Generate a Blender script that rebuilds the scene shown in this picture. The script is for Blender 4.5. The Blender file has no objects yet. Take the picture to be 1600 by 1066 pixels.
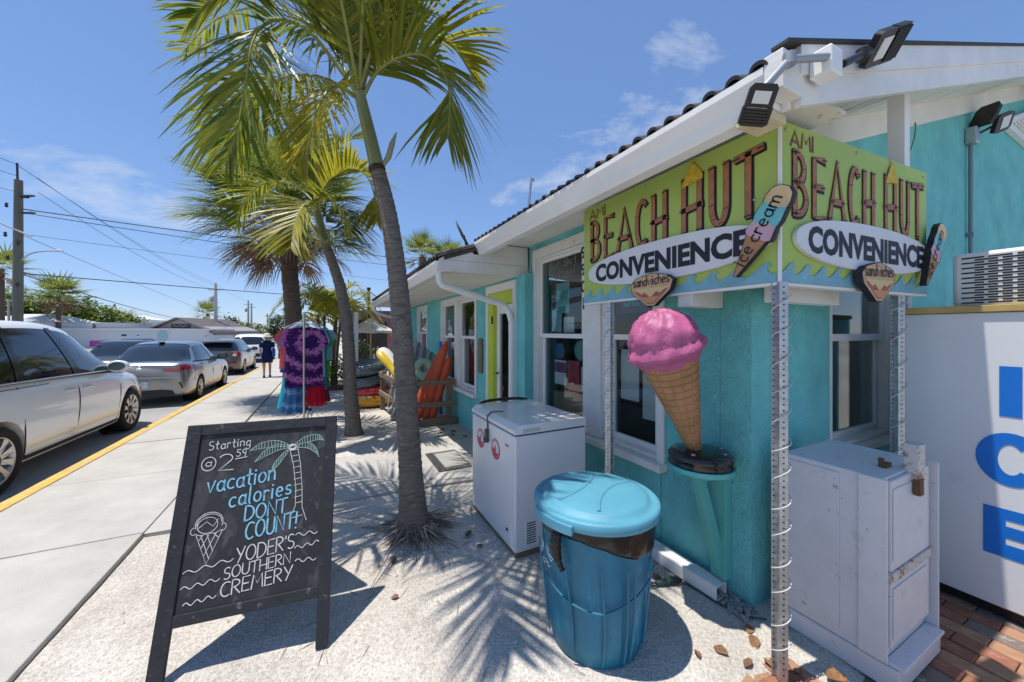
import bpy, bmesh, math, random
from mathutils import Vector, Matrix, Euler
rnd = random.Random(7)
SC = bpy.context.scene
COL = SC.collection
PI = math.pi
R = math.radians

# ------------------------------------------------------------ camera
cam_d = bpy.data.cameras.new('camera'); cam = bpy.data.objects.new('camera', cam_d); COL.objects.link(cam)
cam.location = (0, 0, 1.55); cam.rotation_euler = (R(90), 0, -math.atan(288/570))
cam_d.sensor_width = 36; cam_d.lens = 570/1600*36; cam_d.shift_y = -15/1600
cam_d.clip_start = 0.02; cam_d.clip_end = 3000
SC.camera = cam
# ------------------------------------------------------------ world: clear noon sky with a few thin clouds
SUN_TRAVEL = Vector((.25, -.055, -1)).normalized()
sun_dir = -SUN_TRAVEL
elev = math.asin(sun_dir.z)
world = bpy.data.worlds.new('World'); SC.world = world; world.use_nodes = True
wn = world.node_tree; wn.nodes.clear()
def wnode(t, **k):
    n = wn.nodes.new(t)
    for a, v in k.items(): setattr(n, a, v)
    return n
sky = wnode('ShaderNodeTexSky', sky_type='NISHITA', sun_disc=False)
sky.sun_elevation = elev
sky.sun_rotation = math.atan2(sun_dir.x, sun_dir.y)
sky.altitude = 0; sky.air_density = 1.0; sky.dust_density = 0; sky.ozone_density = 8
wtc = wnode('ShaderNodeTexCoord'); wmap = wnode('ShaderNodeMapping'); wmap.inputs['Scale'].default_value = (1, 1, 2.6); wmap.inputs['Location'].default_value = (7.67, 1.77, 2.67)
wno = wnode('ShaderNodeTexNoise'); wno.inputs['Scale'].default_value = 2.2; wno.inputs['Detail'].default_value = 7; wno.inputs['Roughness'].default_value = .62; wno.inputs['Distortion'].default_value = .4
wr = wnode('ShaderNodeValToRGB'); wr.color_ramp.elements[0].position = .61; wr.color_ramp.elements[1].position = .84
wmix = wnode('ShaderNodeMixRGB'); wmix.inputs['Color2'].default_value = (5.3, 5.5, 5.7, 1)
whsv = wnode('ShaderNodeHueSaturation'); whsv.inputs['Saturation'].default_value = 1.06
wgam = wnode('ShaderNodeGamma'); wgam.inputs['Gamma'].default_value = .6
wmul = wnode('ShaderNodeMixRGB', blend_type='MULTIPLY'); wmul.inputs['Fac'].default_value = 1; wmul.inputs['Color2'].default_value = (1.30, 1.46, 1.84, 1)
wbg = wnode('ShaderNodeBackground'); wbg.inputs['Strength'].default_value = .124
wout = wnode('ShaderNodeOutputWorld')
L = wn.links.new
L(wtc.outputs['Generated'], wmap.inputs['Vector']); L(wmap.outputs[0], wno.inputs['Vector']); L(wno.outputs['Fac'], wr.inputs[0])
L(sky.outputs[0], whsv.inputs['Color']); L(whsv.outputs[0], wgam.inputs[0]); L(wgam.outputs[0], wmul.inputs['Color1']); L(wmul.outputs[0], wmix.inputs['Color1']); L(wr.outputs[0], wmix.inputs['Fac']); L(wmix.outputs[0], wbg.inputs[0]); L(wbg.outputs[0], wout.inputs[0])
# ------------------------------------------------------------ sun and exposure
sun_d = bpy.data.lights.new('sun', 'SUN'); sun_d.energy = 4.2; sun_d.angle = R(.5); sun_d.color = (1, .95, .875)
sun = bpy.data.objects.new('sun', sun_d); COL.objects.link(sun); sun.location = (-4, 1, 20)
sun.rotation_euler = SUN_TRAVEL.to_track_quat('-Z', 'Y').to_euler()
SC.view_settings.view_transform = 'Standard'; SC.view_settings.look = 'None'
SC.view_settings.exposure = .42; SC.view_settings.gamma = 1; SC.view_settings.use_curve_mapping = False
SC.cycles.max_bounces = 6; SC.cycles.diffuse_bounces = 4; SC.cycles.glossy_bounces = 3; SC.cycles.transparent_max_bounces = 8

# ------------------------------------------------------------ materials
MATS = {}
def mat(name, col, rough=.6, metal=0., bump=None, var=None, spec=.5, coat=0., rust=None, stretch=None, trans=None, tint=None, sheen=0.):
    """procedural principled material; var=(scale, amount); bump=(scale, strength[, detail]); rust=(scale, threshold, colour)"""
    if name in MATS: return MATS[name]
    m = bpy.data.materials.new(name); m.use_nodes = True; MATS[name] = m
    nt = m.node_tree; b = nt.nodes['Principled BSDF']; lk = nt.links.new
    b.inputs['Roughness'].default_value = rough; b.inputs['Metallic'].default_value = metal
    b.inputs['Specular IOR Level'].default_value = spec
    if coat: b.inputs['Coat Weight'].default_value = coat; b.inputs['Coat Roughness'].default_value = .04
    if sheen: b.inputs['Sheen Weight'].default_value = sheen
    tc = nt.nodes.new('ShaderNodeTexCoord'); vec = tc.outputs['Object']
    if stretch:
        mp = nt.nodes.new('ShaderNodeMapping'); mp.inputs['Scale'].default_value = stretch; lk(vec, mp.inputs[0]); vec = mp.outputs[0]
    rgb = nt.nodes.new('ShaderNodeRGB'); rgb.outputs[0].default_value = (*col, 1); cur = rgb.outputs[0]
    if tint:                                   # second colour chosen leaf by leaf from the mesh attribute 'tint'
        at = nt.nodes.new('ShaderNodeAttribute'); at.attribute_name = 'tint'
        mx = nt.nodes.new('ShaderNodeMixRGB'); lk(at.outputs['Fac'], mx.inputs[0]); lk(cur, mx.inputs[1]); mx.inputs[2].default_value = (*tint, 1); cur = mx.outputs[0]
    if var:
        n = nt.nodes.new('ShaderNodeTexNoise'); n.inputs['Scale'].default_value = var[0]; n.inputs['Detail'].default_value = 6; n.inputs['Roughness'].default_value = .65; lk(vec, n.inputs['Vector'])
        mr = nt.nodes.new('ShaderNodeMapRange'); mr.inputs[1].default_value = .3; mr.inputs[2].default_value = .7; mr.inputs[3].default_value = 1-var[1]; mr.inputs[4].default_value = 1+var[1]*.6; lk(n.outputs['Fac'], mr.inputs[0])
        mx = nt.nodes.new('ShaderNodeMixRGB'); mx.blend_type = 'MULTIPLY'; mx.inputs[0].default_value = 1; lk(cur, mx.inputs[1]); lk(mr.outputs[0], mx.inputs[2]); cur = mx.outputs[0]
    if rust:
        for (sc_, th, rc) in (rust if isinstance(rust, list) else [rust]):
            n = nt.nodes.new('ShaderNodeTexNoise'); n.inputs['Scale'].default_value = sc_; n.inputs['Detail'].default_value = 8; n.inputs['Roughness'].default_value = .7; lk(vec, n.inputs['Vector'])
            cr = nt.nodes.new('ShaderNodeMapRange'); th = .5+(th-.5)*.62; cr.inputs[1].default_value = th; cr.inputs[2].default_value = th+.05; lk(n.outputs['Fac'], cr.inputs[0])
            mx = nt.nodes.new('ShaderNodeMixRGB'); lk(cr.outputs[0], mx.inputs[0]); lk(cur, mx.inputs[1]); mx.inputs[2].default_value = (*rc, 1); cur = mx.outputs[0]
    lk(cur, b.inputs['Base Color'])
    if bump:
        n = nt.nodes.new('ShaderNodeTexNoise'); n.inputs['Scale'].default_value = bump[0]; n.inputs['Detail'].default_value = bump[2] if len(bump) > 2 else 5; lk(vec, n.inputs['Vector'])
        bp = nt.nodes.new('ShaderNodeBump'); bp.inputs['Strength'].default_value = bump[1]; bp.inputs['Distance'].default_value = .02; lk(n.outputs['Fac'], bp.inputs['Height']); lk(bp.outputs[0], b.inputs['Normal'])
    if trans:
        tr = nt.nodes.new('ShaderNodeBsdfTranslucent'); lk(cur, tr.inputs[0])
        ms = nt.nodes.new('ShaderNodeMixShader'); ms.inputs[0].default_value = trans
        lk(b.outputs[0], ms.inputs[1]); lk(tr.outputs[0], ms.inputs[2]); lk(ms.outputs[0], nt.nodes['Material Output'].inputs[0])
    return m
def glass_mat(name, tint, refl=.12, rough=.02):
    if name in MATS: return MATS[name]
    m = bpy.data.materials.new(name); m.use_nodes = True; MATS[name] = m
    nt = m.node_tree; nt.nodes.remove(nt.nodes['Principled BSDF']); lk = nt.links.new
    t = nt.nodes.new('ShaderNodeBsdfTransparent'); t.inputs[0].default_value = (*tint, 1)
    g = nt.nodes.new('ShaderNodeBsdfGlossy'); g.inputs['Roughness'].default_value = rough
    lw = nt.nodes.new('ShaderNodeLayerWeight'); pw = nt.nodes.new('ShaderNodeMath'); pw.operation = 'POWER'; pw.inputs[1].default_value = 4.; lk(lw.outputs['Facing'], pw.inputs[0]); lw.inputs[0].default_value = .5
    ad = nt.nodes.new('ShaderNodeMath'); ad.operation = 'MULTIPLY_ADD'; ad.inputs[1].default_value = .9; ad.inputs[2].default_value = refl; ad.use_clamp = True; lk(pw.outputs[0], ad.inputs[0])
    ms = nt.nodes.new('ShaderNodeMixShader'); lk(ad.outputs[0], ms.inputs[0]); lk(t.outputs[0], ms.inputs[1]); lk(g.outputs[0], ms.inputs[2])
    lk(ms.outputs[0], nt.nodes['Material Output'].inputs[0])
    return m

# ------------------------------------------------------------ mesh helpers
class MB:
    def __init__(s): s.v = []; s.f = []; s.mi = []; s.t = []; s.sm = []
    def add(s, vs, fs, mi=0, tint=None, smooth=False):
        o = len(s.v); s.v += [tuple(p) for p in vs]
        for f in fs: s.f.append(tuple(i+o for i in f)); s.mi.append(mi); s.sm.append(smooth); s.t.append(0. if tint is None else tint)
        return s
    def box(s, x0, y0, z0, x1, y1, z1, mi=0, m=None):
        vs = [Vector((x, y, z)) for x in (x0, x1) for y in (y0, y1) for z in (z0, z1)]
        if m is not None: vs = [m @ p for p in vs]
        return s.add(vs, [(0, 1, 3, 2), (4, 6, 7, 5), (0, 4, 5, 1), (2, 3, 7, 6), (0, 2, 6, 4), (1, 5, 7, 3)], mi)
    def bar(s, a, b, w, h, up=(0, 0, 1), mi=0):
        a = Vector(a); b = Vector(b); d = (b-a); ln = d.length; d.normalize(); up = Vector(up)
        sx = d.cross(up)
        if sx.length < 1e-4: sx = d.cross(Vector((0, 1, 0)))
        sx.normalize(); uz = sx.cross(d)
        vs = [p + sx*(i*w/2) + uz*(j*h/2) for p in (a, b) for i in (-1, 1) for j in (-1, 1)]
        return s.add(vs, [(0, 1, 3, 2), (4, 6, 7, 5), (0, 4, 5, 1), (2, 3, 7, 6), (0, 2, 6, 4), (1, 5, 7, 3)], mi)
    def tube(s, path, rad, n=8, mi=0, cap=True, tint=None, smooth=True):
        path = [Vector(p) for p in path]
        rads = rad if isinstance(rad, (list, tuple)) else [rad]*len(path)
        rings = []; ref = None
        for i, p in enumerate(path):
            d = (path[min(i+1, len(path)-1)]-path[max(i-1, 0)])
            d = d.normalized() if d.length > 1e-9 else Vector((0, 0, 1))
            if ref is None: ref = d.orthogonal().normalized()
            ref = (ref - d*ref.dot(d)); ref = ref.normalized() if ref.length > 1e-6 else d.orthogonal().normalized()
            q = d.cross(ref)
            rings.append([p + (ref*math.cos(2*PI*k/n)+q*math.sin(2*PI*k/n))*rads[i] for k in range(n)])
        vs = [v for r in rings for v in r]; fs = []
        for i in range(len(path)-1):
            for k in range(n): fs.append((i*n+k, i*n+(k+1) % n, (i+1)*n+(k+1) % n, (i+1)*n+k))
        s.add(vs, fs, mi, tint, smooth)
        if cap: s.add(rings[0], [tuple(range(n))[::-1]], mi, tint); s.add(rings[-1], [tuple(range(n))], mi, tint)
        return s
    def lathe(s, prof, n=24, m=None, mi=0, smooth=True, wob=None, cap=True):
        vs = []; fs = []
        for j, (r, z) in enumerate(prof):
            for k in range(n):
                a = 2*PI*k/n; rr = r*(wob(a, z) if wob else 1)
                p = Vector((rr*math.cos(a), rr*math.sin(a), z)); vs.append(m @ p if m is not None else p)
        for j in range(len(prof)-1):
            for k in range(n): fs.append((j*n+k, j*n+(k+1) % n, (j+1)*n+(k+1) % n, (j+1)*n+k))
        s.add(vs, fs, mi, None, smooth)
        if cap and prof[0][0] > 1e-5: s.add(vs[:n], [tuple(range(n))[::-1]], mi)
        if cap and prof[-1][0] > 1e-5: s.add(vs[-n:], [tuple(range(n))], mi)
        return s
    def prism(s, pts, m, t, mi=0, smooth=False):
        """pts in the local xy plane of matrix m, extruded 0..t along local z"""
        n = len(pts); vs = [m @ Vector((x, y, 0)) for x, y in pts]+[m @ Vector((x, y, t)) for x, y in pts]
        s.add(vs, [tuple(range(n))[::-1], tuple(range(n, 2*n))], mi)
        return s.add(vs, [(k, (k+1) % n, n+(k+1) % n, n+k) for k in range(n)], mi, None, smooth)
    def ribbon(s, pts, w, m, lift, mi=0, th=0., tint=None):
        """flat stroke along 2-D pts in the local plane of m"""
        if len(pts) < 2: return s
        P = [Vector((x, y)) for x, y in pts]; vs = []; fs = []
        for i, p in enumerate(P):
            d = P[min(i+1, len(P)-1)]-P[max(i-1, 0)]
            d = d.normalized() if d.length > 1e-9 else Vector((1, 0)); nn = Vector((-d.y, d.x))*w/2
            e = d*w*.35 if i == len(P)-1 else (-d*w*.35 if i == 0 else Vector((0, 0)))
            for q in (p+nn+e, p-nn+e): vs.append(m @ Vector((q.x, q.y, lift+th)))
        for i in range(len(P)-1): fs.append((2*i, 2*i+1, 2*i+3, 2*i+2))
        s.add(vs, fs, mi, tint)
        if th:
            o = len(vs); vb = [v - (m.to_3x3() @ Vector((0, 0, 1)))*th for v in vs]; k = len(P)-1; sides = []
            for i in range(k): sides += [(2*i, 2*i+2, o+2*i+2, o+2*i), (2*i+1, o+2*i+1, o+2*i+3, 2*i+3)]
            sides += [(0, o, o+1, 1), (2*k, 2*k+1, o+2*k+1, o+2*k)]
            s.add(vs+vb, sides, mi, tint)
        return s
def mesh_of(mb, name):
    me = bpy.data.meshes.new(name); me.from_pydata(mb.v, [], mb.f); me.update()
    me.polygons.foreach_set('material_index', mb.mi); me.polygons.foreach_set('use_smooth', mb.sm)
    if any(mb.t):
        at = me.attributes.new('tint', 'FLOAT', 'FACE'); at.data.foreach_set('value', mb.t)
    return me
def tag(o, label=None, cat=None, group=None, kind=None):
    for k, v in (('label', label), ('category', cat), ('group', group), ('kind', kind)):
        if v: o[k] = v
    return o
def obj(name, mb, mats, parent=None, loc=None, rot=None, bevel=0, seg=2, subsurf=0, fix=True, weld=False, auto=False):
    """ONE mesh object; vertices are given in the parent's own space (or in world space minus loc)"""
    me = mesh_of(mb, name) if isinstance(mb, MB) else mb
    for m in (mats if isinstance(mats, (list, tuple)) else [mats]):
        if isinstance(mb, MB) or len(me.materials) < (len(mats) if isinstance(mats, (list, tuple)) else 1): me.materials.append(m)
    o = bpy.data.objects.new(name, me); COL.objects.link(o)
    if parent is not None: o.parent = parent
    if loc is not None: o.location = loc
    if rot is not None: o.rotation_euler = rot
    if weld or (fix and isinstance(mb, MB)):
        bm = bmesh.new(); bm.from_mesh(me)
        if weld: bmesh.ops.remove_doubles(bm, verts=bm.verts, dist=1e-5)
        bmesh.ops.recalc_face_normals(bm, faces=bm.faces); bm.to_mesh(me); bm.free()
    if bevel:
        md = o.modifiers.new('bevel', 'BEVEL'); md.width = bevel; md.segments = seg; md.limit_method = 'ANGLE'; md.angle_limit = R(40)
    if subsurf:
        md = o.modifiers.new('subdivision', 'SUBSURF'); md.levels = subsurf; md.render_levels = subsurf
    return o
def thing(name, label, cat, loc=(0, 0, 0), rotz=0, group=None, rot=None):
    o = bpy.data.objects.new(name, None); COL.objects.link(o); o.empty_display_size = .1
    o.location = loc; o.rotation_euler = rot if rot else (0, 0, rotz)
    return tag(o, label, cat, group)
def struct(o): o['kind'] = 'structure'; return o
def copy_tree(o, parent=None):
    c = o.copy(); COL.objects.link(c); c.parent = parent
    for ch in [x for x in bpy.data.objects if x.parent is o]: copy_tree(ch, c)
    return c
def frame_m(origin, xdir, ydir):
    x = Vector(xdir).normalized(); y = Vector(ydir); y = (y-x*y.dot(x)).normalized(); z = x.cross(y)
    m = Matrix((x, y, z)).transposed().to_4x4(); m.translation = Vector(origin); return m
def text_mb(txt, size, m, lift=.002, bold=0., th=.0, align='CENTER', sx=1., shear=0., mi=0, mbx=None, res=3):
    c = bpy.data.curves.new('t', 'FONT'); c.body = txt; c.size = size; c.align_x = align; c.offset = bold; c.shear = shear; c.resolution_u = res; c.extrude = th/2
    o = bpy.data.objects.new('t', c); COL.objects.link(o)
    dg = bpy.context.evaluated_depsgraph_get(); me = bpy.data.meshes.new_from_object(o.evaluated_get(dg))
    mbx = mbx or MB()
    mbx.add([m @ Vector((v.co.x*sx, v.co.y, v.co.z+lift+th/2)) for v in me.vertices], [tuple(p.vertices) for p in me.polygons], mi)
    bpy.data.objects.remove(o); bpy.data.curves.remove(c); bpy.data.meshes.remove(me)
    return mbx
def smooth_path(pts, n=8):
    P = [Vector(p) for p in pts]; out = []
    for i in range(len(P)-1):
        p0 = P[max(i-1, 0)]; p1 = P[i]; p2 = P[i+1]; p3 = P[min(i+2, len(P)-1)]
        for k in range(n):
            t = k/n; out.append(.5*((2*p1)+(p2-p0)*t+(2*p0-5*p1+4*p2-p3)*t*t+(3*p1-p0-3*p2+p3)*t**3))
    out.append(P[-1]); return out
# ------------------------------------------------------------ hand-drawn stroke letters (cap height 1)
def arc(cx, cy, rx, ry, a0, a1, n=12): return [(cx+rx*math.cos(R(a0+(a1-a0)*k/n)), cy+ry*math.sin(R(a0+(a1-a0)*k/n))) for k in range(n+1)]
GL = {
 'A': (.72, [[(0, 0), (.36, 1), (.72, 0)], [(.1, .3), (.62, .3)]]),
 'B': (.55, [[(0, 0), (0, 1)], [(0, 1)]+arc(.12, .76, .33, .24, 90, -90, 8)+[(0, .52)], [(0, .52)]+arc(.15, .26, .4, .26, 90, -90, 8)+[(0, 0)]]),
 'C': (.6, [arc(.38, .5, .38, .5, 55, 305)]),
 'D': (.65, [[(0, 0), (0, 1)], [(0, 1)]+arc(.15, .5, .5, .5, 90, -90)+[(0, 0)]]),
 'E': (.5, [[(.5, 1), (0, 1), (0, 0), (.5, 0)], [(0, .52), (.42, .52)]]),
 'H': (.6, [[(0, 0), (0, 1)], [(.6, 0), (.6, 1)], [(-.05, .42), (.66, .46)]]),
 'I': (.05, [[(0, 0), (0, 1)]]),
 'M': (.8, [[(0, 0), (.1, 1), (.4, .35), (.7, 1), (.8, 0)]]),
 'N': (.62, [[(0, 0), (0, 1), (.62, 0), (.62, 1)]]),
 'O': (.72, [arc(.36, .5, .36, .5, 95, 455, 18)]),
 'R': (.56, [[(0, 0), (0, 1)], [(0, 1)]+arc(.15, .75, .36, .25, 90, -90, 8)+[(0, .5)], [(.15, .5), (.56, 0)]]),
 'S': (.5, [arc(.25, .75, .24, .25, 40, 270, 9)+arc(.25, .25, .26, .25, 90, -140, 9)]),
 'T': (.62, [[(.31, 0), (.31, 1)], [(-.02, .98), (.66, 1.02)]]),
 'U': (.6, [[(0, 1), (0, .35)]+arc(.3, .32, .3, .32, 180, 360)+[(.6, 1)]]),
 'V': (.6, [[(0, 1), (.3, 0), (.6, 1)]]),
 'Y': (.6, [[(0, 1), (.3, .5)], [(.62, 1), (.18, 0)]]),
 'a': (.46, [arc(.22, .28, .22, .28, 50, 380, 14), [(.44, .58), (.44, .1), (.5, 0)]]),
 'c': (.4, [arc(.25, .28, .25, .28, 55, 305)]),
 'd': (.46, [arc(.22, .28, .22, .28, 50, 380, 14), [(.44, 1), (.44, 0)]]),
 'e': (.45, [[(.02, .3), (.43, .32)]+arc(.22, .29, .22, .29, 10, 310)]),
 'g': (.46, [arc(.22, .3, .22, .28, 50, 380, 14), [(.44, .58), (.44, -.15)]+arc(.22, -.18, .22, .2, 0, -160, 8)]),
 'h': (.44, [[(0, 0), (0, 1)], [(0, .38)]+arc(.22, .38, .2, .2, 150, 0, 7)+[(.43, 0)]]),
 'i': (.06, [[(0, 0), (0, .58)], [(.0, .78), (.02, .84)]]),
 'l': (.08, [[(.02, 1), (0, .1), (.08, 0)]]),
 'm': (.68, [[(0, 0), (0, .58)], [(0, .36)]+arc(.17, .38, .16, .19, 150, 0, 6)+[(.33, 0)], [(.33, .36)]+arc(.5, .38, .16, .19, 150, 0, 6)+[(.67, 0)]]),
 'n': (.44, [[(0, 0), (0, .58)], [(0, .36)]+arc(.22, .38, .2, .2, 150, 0, 7)+[(.43, 0)]]),
 'o': (.48, [arc(.24, .29, .24, .29, 90, 450, 16)]),
 'r': (.32, [[(0, 0), (0, .58)], [(0, .36)]+arc(.18, .38, .17, .2, 150, 40, 5)]),
 's': (.36, [arc(.18, .43, .16, .15, 40, 270, 7)+arc(.18, .15, .18, .14, 90, -150, 7)]),
 't': (.34, [[(.15, .95), (.14, .12), (.3, 0)], [(-.02, .6), (.34, .64)]]),
 'u': (.44, [[(0, .58), (0, .2)]+arc(.2, .2, .2, .2, 180, 340, 6)+[(.43, .58), (.43, 0)]]),
 'v': (.44, [[(0, .6), (.22, 0), (.46, .62)]]),
 'w': (.64, [[(0, .58), (.16, 0), (.32, .5), (.48, 0), (.64, .58)]]),
 'p': (.46, [[(0, .58), (0, -.35)], arc(.22, .29, .22, .28, 160, -160, 12)]),
 '2': (.5, [arc(.24, .74, .24, .26, 160, -30, 9)+[(.02, .02), (.55, .0)]]),
 '5': (.45, [[(.45, 1), (.06, 1), (.04, .58)]+arc(.2, .32, .26, .3, 110, -140, 10)]),
 '9': (.45, [arc(.22, .7, .22, .28, 20, 380, 14), [(.44, .75), (.36, 0)]]),
 '0': (.5, [arc(.25, .5, .25, .5, 90, 450, 16)]),
 '1': (.2, [[(0, .8), (.15, 1), (.15, 0)]]),
 '!': (.08, [[(.06, 1), (.02, .3)], [(0, .04), (.02, .0)]]),
 "'": (.06, [[(.03, 1), (0, .8)]]),
 ' ': (.35, []),
}
def stroke_text(mb, txt, x, y, h, w, m, lift, sx=1., slope=0., gap=.2, jit=0., mi=0, th=0., rng=None, width=None, slant=0.):
    """handwriting as ribbons; (x, y) start of the baseline, slope = rise per unit run; width = total width to fit"""
    tot = sum(GL[ch][0]+gap for ch in txt)-gap
    if width: sx = width/(tot*h)
    px = 0.
    for ch in txt:
        wd, st = GL[ch]; jy = (rng.uniform(-jit, jit) if rng else 0)
        for s in st:
            pts = [(x+(px+qx+slant*qy)*h*sx, y+(qy+jy)*h+slope*(px+qx)*h*sx) for qx, qy in s]
            mb.ribbon(pts, w, m, lift, mi, th)
        px += wd+gap
    return x+px*h*sx
# ============================================================ shared materials
def sand_material():
    m = bpy.data.materials.new('shell_sand'); m.use_nodes = True; MATS['shell_sand'] = m
    nt = m.node_tree; b = nt.nodes['Principled BSDF']; lk = nt.links.new; b.inputs['Roughness'].default_value = .95; b.inputs['Specular IOR Level'].default_value = .15
    tc = nt.nodes.new('ShaderNodeTexCoord')
    def noise(sc, det): n = nt.nodes.new('ShaderNodeTexNoise'); n.inputs['Scale'].default_value = sc; n.inputs['Detail'].default_value = det; n.inputs['Roughness'].default_value = .65; lk(tc.outputs['Object'], n.inputs['Vector']); return n
    n1 = noise(1.6, 6); n2 = noise(70, 3); vo = nt.nodes.new('ShaderNodeTexVoronoi'); vo.inputs['Scale'].default_value = 95; lk(tc.outputs['Object'], vo.inputs['Vector'])
    r1 = nt.nodes.new('ShaderNodeValToRGB'); r1.color_ramp.elements[0].position = .36; r1.color_ramp.elements[0].color = (.47, .442, .40, 1); r1.color_ramp.elements[1].position = .62; r1.color_ramp.elements[1].color = (.63, .60, .56, 1); lk(n1.outputs[0], r1.inputs[0])
    r2 = nt.nodes.new('ShaderNodeValToRGB'); r2.color_ramp.elements[0].position = .3; r2.color_ramp.elements[0].color = (.62, .58, .54, 1); r2.color_ramp.elements[1].position = .62; r2.color_ramp.elements[1].color = (1.08, 1.07, 1.05, 1); lk(n2.outputs[0], r2.inputs[0])
    mx = nt.nodes.new('ShaderNodeMixRGB'); mx.blend_type = 'MULTIPLY'; mx.inputs[0].default_value = .85; lk(r1.outputs[0], mx.inputs[1]); lk(r2.outputs[0], mx.inputs[2])
    r3 = nt.nodes.new('ShaderNodeValToRGB'); r3.color_ramp.elements[0].position = .0; r3.color_ramp.elements[0].color = (.75, .72, .70, 1); r3.color_ramp.elements[1].position = .5; r3.color_ramp.elements[1].color = (1, 1, 1, 1); lk(vo.outputs['Color'], r3.inputs[0])
    m2 = nt.nodes.new('ShaderNodeMixRGB'); m2.blend_type = 'MULTIPLY'; m2.inputs[0].default_value = .5; lk(mx.outputs[0], m2.inputs[1]); lk(r3.outputs[0], m2.inputs[2]); lk(m2.outputs[0], b.inputs['Base Color'])
    bp = nt.nodes.new('ShaderNodeBump'); bp.inputs['Strength'].default_value = .5; bp.inputs['Distance'].default_value = .012
    ad = nt.nodes.new('ShaderNodeMath'); ad.operation = 'ADD'; lk(n2.outputs[0], ad.inputs[0]); lk(vo.outputs['Distance'], ad.inputs[1]); n4 = noise(13, 3); a2 = nt.nodes.new('ShaderNodeMath'); a2.operation = 'MULTIPLY_ADD'; a2.inputs[1].default_value = 3.; lk(n4.outputs[0], a2.inputs[0]); lk(ad.outputs[0], a2.inputs[2]); lk(a2.outputs[0], bp.inputs['Height']); lk(bp.outputs[0], b.inputs['Normal'])
    return m
def stucco_material(name, col):
    m = bpy.data.materials.new(name); m.use_nodes = True; MATS[name] = m
    nt = m.node_tree; b = nt.nodes['Principled BSDF']; lk = nt.links.new; b.inputs['Roughness'].default_value = .75; b.inputs['Specular IOR Level'].default_value = .3
    tc = nt.nodes.new('ShaderNodeTexCoord')
    n = nt.nodes.new('ShaderNodeTexNoise'); n.inputs['Scale'].default_value = 38; n.inputs['Detail'].default_value = 4; n.inputs['Distortion'].default_value = 1.2; lk(tc.outputs['Object'], n.inputs['Vector'])
    n2 = nt.nodes.new('ShaderNodeTexNoise'); n2.inputs['Scale'].default_value = 2.6; n2.inputs['Detail'].default_value = 9; n2.inputs['Roughness'].default_value = .7; lk(tc.outputs['Object'], n2.inputs['Vector'])
    r = nt.nodes.new('ShaderNodeValToRGB'); r.color_ramp.elements[0].position = .3; r.color_ramp.elements[0].color = (*[c*.74 for c in col], 1); r.color_ramp.elements[1].position = .72; r.color_ramp.elements[1].color = (*[min(.9, c*1.12+.012) for c in col], 1); lk(n2.outputs[0], r.inputs[0]); lk(r.outputs[0], b.inputs['Base Color'])
    bp = nt.nodes.new('ShaderNodeBump'); bp.inputs['Strength'].default_value = .9; bp.inputs['Distance'].default_value = .017; lk(n.outputs[0], bp.inputs['Height']); lk(bp.outputs[0], b.inputs['Normal'])
    return m
SAND = sand_material()
TEAL = stucco_material('teal_stucco', (.18, .60, .59))
CONC = mat('pale_concrete', (.43, .41, .375), .9, bump=(90, .18), var=(2.2, .16), rust=[(3.2, .68, (.35, .34, .32)), (14, .76, (.22, .21, .20))])
CONC2 = mat('walk_concrete', (.43, .41, .375), .9, bump=(70, .2), var=(1.7, .15))
ASPH = mat('worn_road', (.33, .325, .315), .9, bump=(120, .25), var=(.8, .2))
FARG = mat('far_ground', (.34, .33, .29), .95, var=(.05, .3))
YELL = mat('kerb_yellow', (.62, .40, .10), .8, bump=(40, .4), var=(6, .25), rust=[(9, .60, (.45, .42, .36)), (3, .66, (.38, .30, .16))])
WHITE = mat('white_paint', (.82, .815, .79), .5, bump=(18, .06), var=(3, .07))
WHITE_OLD = mat('weathered_white_paint', (.79, .775, .735), .55, bump=(25, .12), var=(4, .1), rust=(14, .72, (.42, .36, .28)))
SOFF = mat('soffit_paint', (.78, .755, .69), .6, var=(2.5, .1), rust=(6, .73, (.45, .42, .36)))
GALV = mat('galvanised_steel', (.50, .52, .54), .42, .85, var=(30, .25), bump=(60, .06))
BLACKM = mat('black_metal', (.02, .02, .022), .42, .3)
BLACKP = mat('black_plastic', (.016, .016, .017), .38, bump=(30, .1))
LIME = mat('lime_paint', (.52, .62, .05), .5, var=(4, .08))
WOODW = mat('weathered_wood', (.24, .165, .10), .8, bump=(40, .35), var=(9, .35), stretch=(1, 1, 6))
ROOFT = mat('dark_roof_tile', (.075, .062, .055), .8, bump=(30, .4), var=(7, .4))
PANE = glass_mat('window_glass', (.80, .86, .86), .05)
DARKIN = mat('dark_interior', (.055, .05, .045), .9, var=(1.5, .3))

# ============================================================ ground, road, pavement
mb = MB(); mb.add([(-900, -300, -.135), (900, -300, -.135), (900, 1500, -.135), (-900, 1500, -.135)], [(0, 1, 2, 3)])
struct(obj('ground', mb, FARG))
mb = MB(); mb.add([(-13.2, -20, -.12), (-2.6, -20, -.12), (-2.6, 260, -.12), (-13.2, 260, -.12)], [(0, 1, 2, 3)])
struct(obj('road', mb, ASPH))
PARK = mat('parking_lot_asphalt', (.25, .245, .235), .9, var=(.3, .2))
mb = MB(); mb.add([(-45, -5, -.126), (-13.2, -5, -.126), (-13.2, 120, -.126), (-45, 120, -.126)], [(0, 1, 2, 3)])
struct(obj('parking_lot', mb, PARK))
kr = random.Random(3); mb = MB()
prof = [(-2.62, -.13), (-2.615, .008), (-2.59, .03), (-2.50, .032), (-2.475, .026), (-2.472, -.13)]
ys = [-4+.35*k for k in range(150)]; vs = []; fs = []
for y in ys:
    jx = kr.uniform(-.006, .006)
    vs += [(x+jx*(1 if x < -2.55 else .2), y, z) for x, z in prof]
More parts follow.
